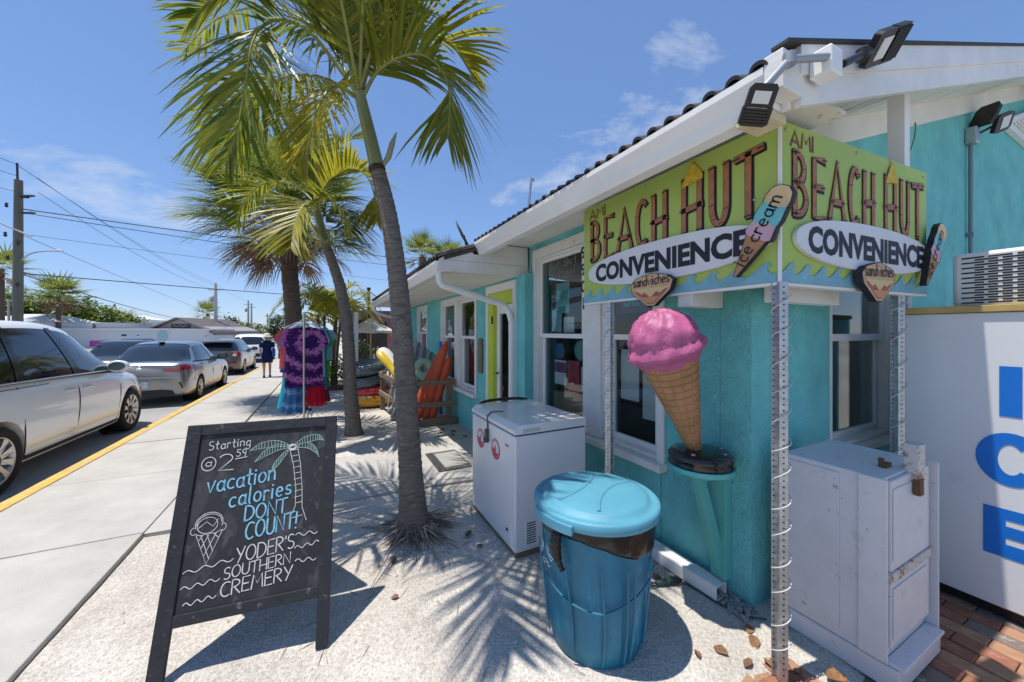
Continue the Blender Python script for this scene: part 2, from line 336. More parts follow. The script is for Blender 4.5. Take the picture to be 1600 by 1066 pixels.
for i in range(len(ys)-1):
    for k in range(5): fs.append((i*6+k, i*6+k+1, i*6+7+k, i*6+6+k))
mb.add(vs, fs); struct(obj('kerb', mb, YELL))
mb = MB(); mb.box(-2.468, -4, -.13, -1.245, 48, -.012)
side = struct(obj('sidewalk', mb, mat('joint_dirt', (.16, .14, .115), 1.)))
def slab_mesh(w, l, t):
    b = MB(); b.box(0, 0, -t, w, l, 0); return mesh_of(b, 'concrete_slab')
sm = slab_mesh(1.215, 1.508, .06)
y = 5.262-1.52*6
while y < 46:
    o = obj('concrete_slab', sm, CONC, side, (-2.464, y, .028+kr.uniform(-.003, .003))); o.rotation_euler = (kr.uniform(-.002, .002), kr.uniform(-.003, .003), 0)
    if not o.modifiers:
        md = o.modifiers.new('bevel', 'BEVEL'); md.width = .007; md.segments = 2
    y += 1.52
def nz(x, y, s=1.): return (math.sin(x*2.1*s+1.3)*math.cos(y*1.7*s+.4)+math.sin(x*5.3*s-y*4.1*s)*.5+math.sin(x*11.7*s+y*9.3*s+2)*.25)/1.75
def sand_z(x, y):
    z = .006*nz(x, y)+.004*nz(x, y, 4.3)-.004
    if x < -.6: z -= .004*min(1, (-.6-x)/.6)
    edge = (1.04 if x < 1.95 else .84)+.07*nz(x, y, 3)             # sand thins out over the bricks
    if x > 1.0:
        t = (edge-y)/.16-max(0, (1.35-x))*3
        z -= .03*max(0, min(1, t))
    dx, dy = x-.603, y-2.87; z += .035*math.exp(-(dx*dx+dy*dy)/.06)
    return z
mb = MB(); st = .045; nx = int((2.34+1.245)/st); ny = int(22/st); vs = []; fs = []
for j in range(ny+1):
    yy = -2+22*j/ny
    for i in range(nx+1):
        xx = -1.245+(2.34+1.245)*i/nx; vs.append((xx, yy, sand_z(xx, yy)))
for j in range(ny):
    for i in range(nx): a = j*(nx+1)+i; fs.append((a, a+1, a+nx+2, a+nx+1))
mb.add(vs, fs, 0, None, True); struct(obj('sand', mb, SAND))
mb = MB(); mb.add([(-1.245, 20, -.004), (30, 20, -.004), (30, 60, -.02), (-1.245, 60, -.02)], [(0, 1, 2, 3)])
mb.add([(2.34, 10, -.008), (30, 10, -.008), (30, 20, -.008), (2.34, 20, -.008)], [(0, 1, 2, 3)])
struct(obj('sand_lot', mb, SAND))
# shell fragments and pebbles strewn over the sand
gr = random.Random(11); mb = MB()
for k in range(5200):
    r_ = gr.random(); x = gr.uniform(-1.2, 2.1); yy = gr.uniform(.7, 4.2) if r_ < .85 else gr.uniform(4.2, 8)
    if 3.62 < yy < 4.95: continue
    s = gr.uniform(.0025, .0075)*(gr.uniform(1.5, 2.6) if gr.random() < .10 else 1); z = sand_z(x, yy); a = gr.uniform(0, PI)
    ca, sa = math.cos(a)*s, math.sin(a)*s; t = gr.uniform(.3, .7)*s
    mb.add([(x-ca, yy-sa, z), (x+sa*.7, yy-ca*.7, z), (x+ca, yy+sa, z), (x-sa*.7, yy+ca*.7, z), (x+gr.uniform(-.3, .3)*s, yy, z+t)], [(0, 1, 4), (1, 2, 4), (2, 3, 4), (3, 0, 4)], 0, gr.random())
o = obj('shell_gravel', mb, mat('shell_bits', (.66, .62, .56), .8, tint=(.36, .30, .24), var=(40, .2)))
tag(o, 'pale crushed shell scattered over the white sand', 'gravel', kind='stuff')
# brick paving beside the shop corner
mb = MB(); mb.add([(1.0, -1.2, -.028), (6.2, -1.2, -.028), (6.2, 1.22, -.028), (1.0, 1.22, -.028)], [(0, 1, 2, 3)])
pav = struct(obj('brick_paving', mb, mat('paving_sand', (.20, .17, .14), 1., bump=(60, .4))))
b = MB(); b.box(-.0485, -.0985, -.05, .0485, .0985, 0)
BR = [mat('paver_red', (.30, .125, .075), .85, bump=(45, .35), var=(20, .3), rust=(12, .66, (.42, .38, .33))), mat('paver_tan', (.38, .21, .125), .85, bump=(45, .35), var=(18, .3), rust=(12, .64, (.45, .41, .36))), mat('paver_grey', (.20, .155, .13), .85, bump=(45, .35), var=(22, .3), rust=(12, .62, (.40, .37, .33)))]
bmesh_list = []
for m_ in BR:
    me = mesh_of(b, 'brick'); me.materials.append(m_); bmesh_list.append(me)
nb = 0
for i in range(44):
    for j in range(14):
        x = 1.16+.1005*i; yy = -.62+.2005*j*.7+(.1 if i % 2 else 0) if False else -.95+.2005*j+(.1 if i % 2 else 0)
        d = .451*x+.8925*yy; l = .8925*x-.451*yy
        if d < .3 or yy > 1.08: continue
        u = l/d*570; v = 1.55/d*570
        if u > 900 or v > 640 or (x < 2.1 and yy > 1.12): continue
        o = bpy.data.objects.new('brick', bmesh_list[gr.choice((0, 0, 1, 1, 2))]); COL.objects.link(o); o.parent = pav
        o.location = (x, yy, -.012+gr.uniform(-.004, .004)); o.rotation_euler = (gr.uniform(-.02, .02), gr.uniform(-.02, .02), gr.uniform(-.012, .012))
        md = o.modifiers.new('bevel', 'BEVEL'); md.width = .006; md.segments = 2; nb += 1
# concrete walk from the pavement to the shop door
walk = MB(); walk.box(-1.24, 3.70, -.05, 1.97, 4.93, -.012); walk = struct(obj('walkway', walk, MATS['joint_dirt']))
for poly in ([(-1.243, 3.72), (.90, 3.60), (.94, 4.86), (-1.243, 5.02)], [(.91, 3.60), (1.96, 3.50), (1.96, 4.82), (.95, 4.86)]):
    mb = MB(); mb.prism(poly, Matrix.Translation((0, 0, -.05)), .068); obj('concrete_slab', mb, CONC2, walk, bevel=.012)

# ============================================================ the shop building
BX, BY = 2.12, 1.22
shop = thing('shop_building', 'turquoise stucco beach shop with white gutters, lime green door and dark tiled roof', 'building', (BX, BY, 0))
SH = (-BX, -BY, 0)
def bobj(name, mb, mats, parent=None, **k):                   # part of the shop, vertices given in world space
    mb.v = [(x-BX, y-BY, z) for x, y, z in mb.v]
    return obj(name, mb, mats, parent or shop, **k)
SL = .35; EX, EZ = 1.50, 2.53                                # roof slope and eave
def roof_z(x): return EZ+SL*(min(x, 16.4-x)-EX)
# front wall of the near wing with its double window opening
mb = MB()
mb.box(2.12, 1.40, -.1, 2.30, 1.85, 2.60); mb.box(2.12, 1.85, -.1, 2.30, 3.58, .62); mb.box(2.12, 1.85, 2.37, 2.30, 3.58, 2.60); mb.box(2.12, 3.58, -.1, 2.30, 3.75, 2.60)
bobj('front_wall', mb, TEAL, bevel=.02)
# far wing wall
mb = MB(); FX = 1.98
for y0, y1, z0, z1 in ((3.60, 3.86, -.1, 2.2), (3.86, 4.62, 2.06, 2.2), (4.62, 5.12, -.1, 2.2), (5.12, 6.88, -.1, .62), (5.12, 6.88, 2.1, 2.2), (6.88, 8.1, -.1, 2.2), (8.1, 9.0, -.1, .95), (8.1, 9.0, 2.1, 2.2), (9.0, 10.0, -.1, 2.2)):
    mb.box(FX, y0, z0, FX+.12 if y0 < 3.7 else FX+.2, y1, z1)
mb.box(FX+.2, 9.8, -.1, 14.3, 10, 2.2)
bobj('far_wall', mb, TEAL)
# gable wall (faces the camera side) with window openings
mb = MB()
def gable(x0, x1, z0, z1=None):
    m = Matrix(((1, 0, 0, 0), (0, 0, -1, 1.40), (0, 1, 0, 0), (0, 0, 0, 1)))
    a, b_ = (roof_z(x0)-.03, roof_z(x1)-.03) if z1 is None else (z1, z1)
    mb.prism([(x0, z0), (x1, z0), (x1, b_), (x0, a)], m, .18)
gable(2.12, 3.0, -.1); gable(3.0, 3.95, -.1, .75); gable(3.0, 3.95, 2.15); gable(3.95, 6.05, -.1); gable(6.05, 7.2, -.1, 1.2); gable(6.05, 7.2, 2.38); gable(7.2, 8.2, -.1); gable(8.2, 14.3, -.1)
bobj('gable_wall', mb, TEAL)
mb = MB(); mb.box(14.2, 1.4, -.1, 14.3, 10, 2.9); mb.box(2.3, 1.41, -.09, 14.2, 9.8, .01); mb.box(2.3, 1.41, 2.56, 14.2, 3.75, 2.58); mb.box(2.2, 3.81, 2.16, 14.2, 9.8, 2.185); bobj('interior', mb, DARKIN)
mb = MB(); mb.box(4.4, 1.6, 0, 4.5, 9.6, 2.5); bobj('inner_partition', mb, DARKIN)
# roofs
mb = MB()
for (xa, xb) in ((EX, 8.2), (8.2, 14.9)):
    for (y0, y1) in ((.74, 3.80),):
        za, zb = roof_z(xa), roof_z(xb)
        vs = [(xa, y0, za), (xb, y0, zb), (xb, y1, zb), (xa, y1, za)]
        mb.add(vs+[(x, y, z+.05) for x, y, z in vs], [(0, 1, 2, 3), (7, 6, 5, 4), (0, 4, 5, 1), (1, 5, 6, 2), (2, 6, 7, 3), (3, 7, 4, 0)])
roof = bobj('roof', mb, ROOFT)
t = MB(); n = 8
prof = [(-.05, 0)]+[(.036*math.cos(PI-PI*k/n), .006+.036*math.sin(PI*k/n)) for k in range(n+1)]+[(.05, 0)]
vs = []
for s in (0, 1): vs += [(s*.62, a, b_+.006*s+.004) for a, b_ in prof]+[(s*.62, a*.86, b_*.78-.002+.006*s) for a, b_ in prof]
k = len(prof)
fs = [(i, i+1, 2*k+i+1, 2*k+i) for i in range(k-1)]+[(i, k+i, k+i+1, i+1) for i in range(k-1)]
t.add(vs, fs, 0, None, False); tm = mesh_of(t, 'roof_tile'); tm.materials.append(ROOFT)
ang = -math.atan(SL)
for c in range(2):
    for q in range(30):
        o = bpy.data.objects.new('roof_tile', tm); COL.objects.link(o); o.parent = roof
        xx = EX-.055+c*.56; o.location = (xx-BX, .80+.101*q-BY+kr.uniform(-.006, .006), EZ+SL*(xx-EX)+.004+c*.05+kr.uniform(0, .004)); o.rotation_euler = (kr.uniform(-.05, .05), ang+kr.uniform(-.015, .015), kr.uniform(-.012, .012))
mb = MB(); E2X, E2Z = 1.10, 2.31
def roof2_z(x): return E2Z+SL*(x-E2X)
for (y0, y1) in ((3.765, 10.3),):
    vs = [(E2X, y0, E2Z), (4.6, y0, roof2_z(4.6)), (4.6, y1, roof2_z(4.6)), (E2X, y1, E2Z)]
    mb.add(vs+[(x, y, z+.04) for x, y, z in vs], [(0, 1, 2, 3), (7, 6, 5, 4), (0, 4, 5, 1), (1, 5, 6, 2), (2, 6, 7, 3), (3, 7, 4, 0)])
    vs = [(4.6, y0, roof2_z(4.6)), (14.3, y0, E2Z+.3), (14.3, y1, E2Z+.3), (4.6, y1, roof2_z(4.6))]
    mb.add(vs, [(0, 1, 2, 3)])
roof2 = bobj('lower_roof', mb, ROOFT)
for q in range(58):
    o = bpy.data.objects.new('roof_tile', tm); COL.objects.link(o); o.parent = roof2
    xx = E2X-.06; o.location = (xx-BX, 3.83+.11*q-BY, E2Z+SL*(xx-E2X)+.046); o.rotation_euler = (kr.uniform(-.05, .05), ang, 0)
# soffits, fascias, gutters
mb = MB(); mb.box(1.575, .80, 2.54, 2.118, 3.755, 2.555); bobj('eave_soffit', mb, SOFF)
mb = MB(); mb.box(1.555, .76, 2.395, 1.573, 3.76, 2.57); bobj('fascia', mb, WHITE)
def gutter(name, x, zt, y0, y1, h=.115):
    pr = [(x, zt-.02), (x, zt-h), (x-.055, zt-h), (x-.07, zt-h+.018), (x-.082, zt-h*.55), (x-.115, zt-.028), (x-.115, zt), (x-.109, zt), (x-.107, zt-.02), (x-.076, zt-h*.5), (x-.064, zt-h+.024), (x-.05, zt-h+.008), (x-.006, zt-h+.008), (x-.006, zt-.02)]
    m = Matrix(((1, 0, 0, 0), (0, 0, -1, y1), (0, 1, 0, 0), (0, 0, 0, 1)))
    mb = MB(); mb.prism(pr, m, y1-y0, 0)
    cap = [(a, b_) for a, b_ in pr[:7]]
    for yy in (y0, y1+.004): mb.prism(cap, Matrix(((1, 0, 0, 0), (0, 0, -1, yy), (0, 1, 0, 0), (0, 0, 0, 1))), .004)
    return bobj(name, mb, WHITE)
gutter('gutter', 1.553, 2.53, .79, 3.76, .135)
gutter('lower_gutter', 1.13, 2.30, 3.80, 10.2)
mb = MB(); mb.box(1.135, 3.82, 2.19, 1.978, 10.2, 2.205); bobj('lower_soffit', mb, SOFF)
mb = MB(); mb.box(1.12, 3.80, 2.185, 1.134, 10.2, 2.32); bobj('lower_fascia', mb, WHITE)
# white boards closing the step between the two roofs
m = Matrix(((1, 0, 0, 0), (0, 0, -1, 3.80), (0, 1, 0, 0), (0, 0, 0, 1)))
for pts in ([(1.02, 2.19), (2.118, 2.19), (2.118, 2.315), (1.05, 2.315)], [(1.05, 2.318), (2.118, 2.318), (2.118, 2.538), (1.57, 2.538), (1.57, 2.40), (1.44, 2.40), (1.40, 2.44), (1.10, 2.345)]):
    mb = MB(); mb.prism(pts, m, .022); bobj('closure_board', mb, WHITE_OLD, bevel=.003)
# rake: two fascia boards, soffit boards, frieze
def rake(name, y0, y1, dz0, dz1, x0, x1, mt, bev=.003):
    mb = MB(); m = Matrix(((1, 0, 0, 0), (0, 0, -1, y1), (0, 1, 0, 0), (0, 0, 0, 1)))
    mb.prism([(x0, roof_z(x0)+dz0), (x1, roof_z(x1)+dz0), (x1, roof_z(x1)+dz1), (x0, roof_z(x0)+dz1)], m, y1-y0); return bobj(name, mb, mt, bevel=bev)
rake('rake_board', .715, .738, -.055, .055, 1.55, 8.2, WHITE_OLD)
rake('rake_board', .728, .752, -.165, -.056, 1.58, 8.2, WHITE_OLD)
rake('roof_edge', .705, .76, .056, .072, 1.44, 8.2, mat('roof_felt_edge', (.05, .045, .042), .9))
mb = MB(); mb.box(1.44, .72, 2.42, 1.572, .785, 2.56); bobj('rake_return', mb, WHITE_OLD, bevel=.004)
mb = MB(); mb.box(1.46, .788, 2.36, 1.60, .90, 2.392); bobj('corner_box', mb, mat('yellowed_paint', (.66, .57, .36), .6, var=(4, .2)), bevel=.004)
x = 1.60
while x < 7.6:
    x1 = x+.128; mb = MB(); m = Matrix(((1, 0, 0, 0), (0, 0, -1, 1.235), (0, 1, 0, 0), (0, 0, 0, 1)))
    dz = -.10+kr.uniform(-.0035, .0035)
    mb.prism([(x, roof_z(x)+dz), (x1, roof_z(x1)+dz), (x1, roof_z(x1)+dz+.02), (x, roof_z(x)+dz+.02)], m, .48); bobj('soffit_board', mb, SOFF, bevel=.003); x += .1335
rake('frieze_board', 1.192, 1.219, -.27, -.085, 2.10, 8.2, SOFF)
# gable vent
mv = Matrix(((1, 0, 0, 0), (0, 0, -1, 1.219), (0, 1, 0, 0), (0, 0, 0, 1)))
mb = MB(); mb.prism([(7.0, 3.97), (9.4, 3.97), (8.2, 4.40)], mv, .012); vent = bobj('gable_vent', mb, SOFF)
mb = MB(); mb.bar((6.92, 1.19, 3.94), (8.2, 1.19, 4.42), .06, .07, (0, 1, 0)); mb.bar((8.2, 1.19, 4.42), (9.48, 1.19, 3.94), .06, .07, (0, 1, 0)); mb.bar((6.95, 1.19, 3.93), (9.45, 1.19, 3.93), .06, .05, (0, 1, 0)); bobj('vent_frame', mb, WHITE, vent)
for i in range(7):
    zz = 3.99+.055*i; hw = 1.2*(4.40-zz)/.43-.08; mb = MB(); mb.box(8.2-hw, 1.185, zz, 8.2+hw, 1.206, zz+.035); bobj('slat', mb, SOFF, vent)
# ---- windows
def window(parent, axis, a0, a1, z0, z1, plane, out, name='window', sash=.045, rail=None, deep=.05):
    """double-hung window: frame part with sash, panes and sill below it; axis 'y' on a wall of constant x, 'x' on constant y; out=+-1 outward direction"""
    def bx(mb, p0, p1, q0, q1, r0, r1):
        lo, hi = sorted((plane+out*r0, plane+out*r1))
        if axis == 'y': mb.box(lo, p0, q0, hi, p1, q1)
        else: mb.box(p0, lo, q0, p1, hi, q1)
    rail = rail or (z0+z1)/2
    mb = MB(); w = .03
    bx(mb, a0, a0+w, z0, z1, -.12, .004); bx(mb, a1-w, a1, z0, z1, -.12, .004); bx(mb, a0+w, a1-w, z1-w, z1, -.12, .004); bx(mb, a0+w, a1-w, z0, z0+w, -.12, .004)
    win = bobj(name, mb, WHITE_OLD, bevel=.004)
    for (q0, q1, r) in ((rail-.018, z1-w, -.055), (z0+w, rail+.018, -.095)):
        mb = MB(); s = sash; b0, b1 = a0+w+.002, a1-w-.002
        bx(mb, b0, b0+s, q0, q1, r, r+.035); bx(mb, b1-s, b1, q0, q1, r, r+.035); bx(mb, b0+s, b1-s, q0, q0+s, r, r+.035); bx(mb, b0+s, b1-s, q1-s*.7, q1, r, r+.035)
        o = bobj('sash', mb, WHITE, win, bevel=.004); 
        mb = MB(); bx(mb, b0+s-.004, b1-s+.004, q0+s-.004, q1-s*.7+.004, r+.014, r+.019); bobj('pane', mb, PANE, win)
    return win
def sheet(parent, name, mt, y0, z0, y1, z1, x, th=.002, lab=None):
    mb = MB(); mb.box(x, min(y0, y1), z0, x+th, max(y0, y1), z1); o = bobj(name, mb, mt, parent)
    if lab: o['label'] = lab
    return o
# casing round the near double window
mb = MB()
mb.box(2.095, 1.80, 2.37, 2.119, 3.63, 2.47); mb.box(2.095, 3.575, .60, 2.119, 3.63, 2.37); mb.box(2.095, 1.80, .60, 2.119, 1.86, 2.37)
mb.box(2.092, 2.46, .625, 2.25, 2.70, 2.37)
bobj('window_casing', mb, WHITE_OLD, bevel=.005)
mb = MB(); mb.box(2.04, 1.79, .565, 2.13, 3.64, .62); bobj('window_sill', mb, WHITE_OLD, bevel=.008)
wa = window(shop, 'y', 2.70, 3.575, .622, 2.37, 2.12, -1, rail=1.50)
wb = window(shop, 'y', 1.86, 2.46, .622, 2.37, 2.12, -1, rail=1.50)
PW = mat('paper_white', (.72, .72, .70), .7); PT = mat('paper_teal', (.10, .40, .40), .6); PR = mat('paper_red', (.55, .06, .08), .6, var=(12, .4)); PB = mat('paper_blue', (.03, .14, .34), .6); PK = mat('chalkboard_black', (.018, .018, .02), .7); PP = mat('paper_purple', (.20, .05, .13), .6); PLB = mat('paper_light_blue', (.25, .50, .62), .6, var=(10, .3)); GRN = mat('toy_green', (.04, .45, .09), .5); BLU = mat('toy_blue', (.02, .14, .45), .5); BRN = mat('cardboard', (.28, .19, .12), .8)
def ymat(y, z, x, rev=True):           # text plane on a wall facing -x: reads towards -y
    return frame_m((x, y, z), (0, -1, 0), (0, 0, 1))
# things shown behind the glass of the left window
sheet(wa, 'notice', PT, 3.30, 1.74, 3.06, 2.06, 2.20); sheet(wa, 'notice', PLB, 3.38, 1.54, 3.20, 1.78, 2.203); sheet(wa, 'notice', PW, 3.16, 1.54, 2.98, 1.70, 2.203)
o = MB(); o.lathe([(.085, 0), (.085, .002)], 20, frame_m((2.238, 3.28, 1.34), (0, -1, 0), (0, 0, 1))); bobj('round_sticker', o, PB, wa)
o = MB(); o.lathe([(.10, 0), (.10, .002)], 22, frame_m((2.238, 2.92, 1.36), (0, -1, 0), (0, 0, 1))); bobj('round_sticker', o, mat('sticker_green', (.16, .36, .32), .6), wa)
sheet(wa, 'notice', PW, 3.38, .98, 3.16, 1.24, 2.236); sheet(wa, 'notice', PP, 3.38, 1.11, 3.16, 1.22, 2.233); sheet(wa, 'notice', PR, 3.14, .90, 2.94, 1.25, 2.236); sheet(wa, 'notice', PW, 2.91, .96, 2.79, 1.20, 2.236)
mb = MB(); mb.box(2.30, 2.75, 0, 2.6, 3.5, .88); bobj('counter', mb, BRN)
mb = MB(); mb.box(2.7, 2.0, 0, 3.0, 3.5, 1.2); bobj('shelf_unit', mb, mat('dark_wood', (.05, .035, .025), .8))
LET = mat('window_lettering', (.70, .68, .60), .7); LETO = mat('window_lettering_tan', (.55, .40, .25), .7)
mb = MB(); M_ = ymat(3.42, 0, 2.168)
stroke_text(mb, 'Shirt', .02, 2.215, .075, .007, M_, 0, gap=.25); stroke_text(mb, 'Shirt', .32, 2.225, .075, .007, M_, 0, gap=.25)
bobj('window_lettering', mb, LET, wa)
mb = MB(); stroke_text(mb, 'putter!', .06, 2.10, .11, .009, M_, 0, gap=.25); bobj('window_lettering', mb, LETO, wa)
# right window: chalk board, poster, papers
sheet(wb, 'chalk_sign', PK, 2.42, 2.02, 1.88, 2.30, 2.20); sheet(wb, 'poster', PP, 2.40, 1.70, 2.02, 2.0, 2.20)
mb = MB(); stroke_text(mb, 'cream', .06, 2.10, .15, .009, ymat(2.42, 0, 2.198), 0, gap=.12, slant=.35); stroke_text(mb, 'i', 0.01, 2.10, .15, .009, ymat(2.42, 0, 2.198), 0); bobj('chalk_lettering', mb, LET, wb)
mb = MB(); text_mb('BLU', .17, ymat(2.30, 1.76, 2.198), align='LEFT', mbx=mb, bold=.006); bobj('poster_lettering', mb, mat('poster_blue', (.10, .45, .55), .6), wb)
sheet(wb, 'paper', PW, 2.36, .98, 2.16, 1.40, 2.236); sheet(wb, 'paper', PW, 2.12, .86, 1.93, 1.44, 2.236)
mb = MB(); mb.lathe([(.06, 0), (.07, .1), (.05, .2), (.0, .22)], 12, Matrix.Translation((2.36, 2.0, .66))); bobj('toy', mb, BLU)
mb = MB(); mb.lathe([(.05, 0), (.06, .08), (.045, .3), (.0, .33)], 12, Matrix.Translation((2.33, 1.92, .64))); bobj('toy', mb, GRN)
# house number down the mullion
for i, ch in enumerate('9901'):
    mb = text_mb(ch, .15, ymat(2.685, 2.22-.155*i, 2.0915), lift=.001, bold=.002, th=.004); bobj('house_number', mb, BLACKP)
# far double window, far small window
mb = MB(); mb.box(1.955, 5.06, 2.06, 1.979, 6.94, 2.14); mb.box(1.955, 5.06, .60, 1.979, 5.12, 2.06); mb.box(1.955, 6.88, .60, 1.979, 6.94, 2.06); mb.box(1.953, 5.92, .625, 2.1, 6.08, 2.06); bobj('window_casing', mb, WHITE_OLD, bevel=.005)
mb = MB(); mb.box(1.90, 5.04, .565, 1.99, 6.96, .62); bobj('window_sill', mb, WHITE_OLD, bevel=.008)
wc = window(shop, 'y', 6.08, 6.88, .622, 2.08, 1.98, -1, rail=1.45); wd = window(shop, 'y', 5.12, 5.92, .622, 2.08, 1.98, -1, rail=1.45)
sheet(wc, 'poster', PLB, 6.7, 1.55, 6.25, 1.98, 2.03)
mb = MB(); mb.box(1.958, 8.04, 2.06, 1.979, 9.06, 2.14); mb.box(1.958, 8.04, .93, 1.979, 8.1, 2.06); mb.box(1.958, 9.0, .93, 1.979, 9.06, 2.06); mb.box(1.93, 8.04, .88, 1.979, 9.06, .93); bobj('window_casing', mb, WHITE_OLD, bevel=.005)
we = window(shop, 'y', 8.1, 9.0, .95, 2.08, 1.98, -1)
sheet(we, 'poster', PR, 8.5, 1.2, 8.2, 1.7, 2.03)
# gable windows
wg = window(shop, 'x', 3.0, 3.95, .75, 2.15, 1.22, -1, rail=1.50, sash=.05)
mb = MB(); mb.box(3.945, 1.12, .72, 4.03, 1.219, 2.2); mb.box(2.97, 1.17, .70, 3.945, 1.219, .75); mb.box(2.97, 1.18, 2.15, 3.945, 1.219, 2.22); bobj('window_casing', mb, WHITE_OLD, bevel=.006)
wh = window(shop, 'x', 6.05, 7.2, 1.2, 2.38, 1.22, -1)
# door in the far wing
mb = MB(); mb.box(1.955, 3.80, 2.06, 2.0, 4.68, 2.16); mb.box(1.955, 4.62, 0, 2.06, 4.68, 2.06); mb.box(1.955, 3.80, 0, 2.06, 3.86, 2.06); bobj('door_casing', mb, WHITE, bevel=.004)
mb = MB(); mb.box(1.965, 3.862, 1.90, 2.08, 4.618, 2.058); mb.box(1.965, 4.46, .0, 2.08, 4.618, 1.90); bobj('door_frame', mb, LIME, bevel=.004)
mb = MB(); mb.box(2.02, 3.865, .03, 2.06, 3.96, 1.895); mb.box(2.02, 4.36, .03, 2.06, 4.455, 1.895); mb.box(2.02, 3.96, 1.78, 2.06, 4.36, 1.895); mb.box(2.02, 3.96, .03, 2.06, 4.36, .20)
door = bobj('door', mb, WHITE, bevel=.004)
mb = MB(); mb.box(2.035, 3.955, .195, 2.041, 4.365, 1.785); bobj('pane', mb, PANE, door)
mb = MB(); mb.tube([(2.02, 4.40, 1.0), (1.985, 4.40, 1.0), (1.985, 4.33, 1.0)], .011, 8); bobj('handle', mb, BLACKM, door)
for z in (.35, 1.65):
    mb = MB(); mb.box(1.955, 4.455, z, 1.966, 4.49, z+.1); bobj('hinge', mb, BLACKM, door)
mb = MB(); mb.box(1.94, 4.82, .95, 1.976, 4.95, 1.45); o = bobj('carved_plaque', mb, WOODW, bevel=.02); 
# downspouts
def round_spout(path, name='downspout', r=.036):
    p = smooth_path(path, 6); mb = MB(); mb.tube(p, [r*(1+(.06 if (i % 2) else 0)) for i in range(len(p))], 10); return bobj(name, mb, WHITE)
round_spout([(1.08, 3.88, 2.20), (1.08, 3.88, 2.12), (1.11, 3.88, 2.06), (1.22, 3.87, 2.02), (1.72, 3.85, 1.89), (1.86, 3.84, 1.83), (1.92, 3.83, 1.70), (1.93, 3.83, 1.5), (1.93, 3.83, .12)])
round_spout([(1.08, 9.9, 2.2), (1.08, 9.9, 2.10), (1.18, 9.9, 2.0), (1.75, 9.9, 1.85), (1.9, 9.9, 1.75), (1.92, 9.9, 1.5), (1.92, 9.9, .1)])
# ============================================================ shop sign at the corner (two boards)
SGREEN = mat('sign_green', (.40, .53, .12), .55, var=(2.5, .08), rust=(30, .76, (.40, .48, .25)))
SBROWN = mat('sign_brown', (.40, .155, .075), .55, var=(25, .3)); SBLACK = mat('sign_black', (.012, .012, .018), .55); SWHITE = mat('sign_white', (.70, .70, .71), .5, var=(6, .06)); SBLUE = mat('sign_blue', (.19, .43, .52), .55, var=(9, .2)); SYEL = mat('sign_thatch', (.62, .43, .03), .6, var=(40, .3))
CONEB = mat('painted_cone', (.40, .20, .09), .6, var=(20, .3)); PINK = mat('painted_pink', (.60, .36, .44), .55, var=(14, .15)); AQUA = mat('painted_aqua', (.16, .50, .52), .55, var=(14, .2)); CREAM = mat('painted_cream', (.66, .49, .26), .55, var=(14, .2)); BUN = mat('painted_bun', (.62, .40, .22), .55, var=(20, .3)); HAM = mat('painted_ham', (.45, .12, .10), .55, var=(30, .4)); CHEESE = mat('painted_cheese', (.68, .52, .24), .55)
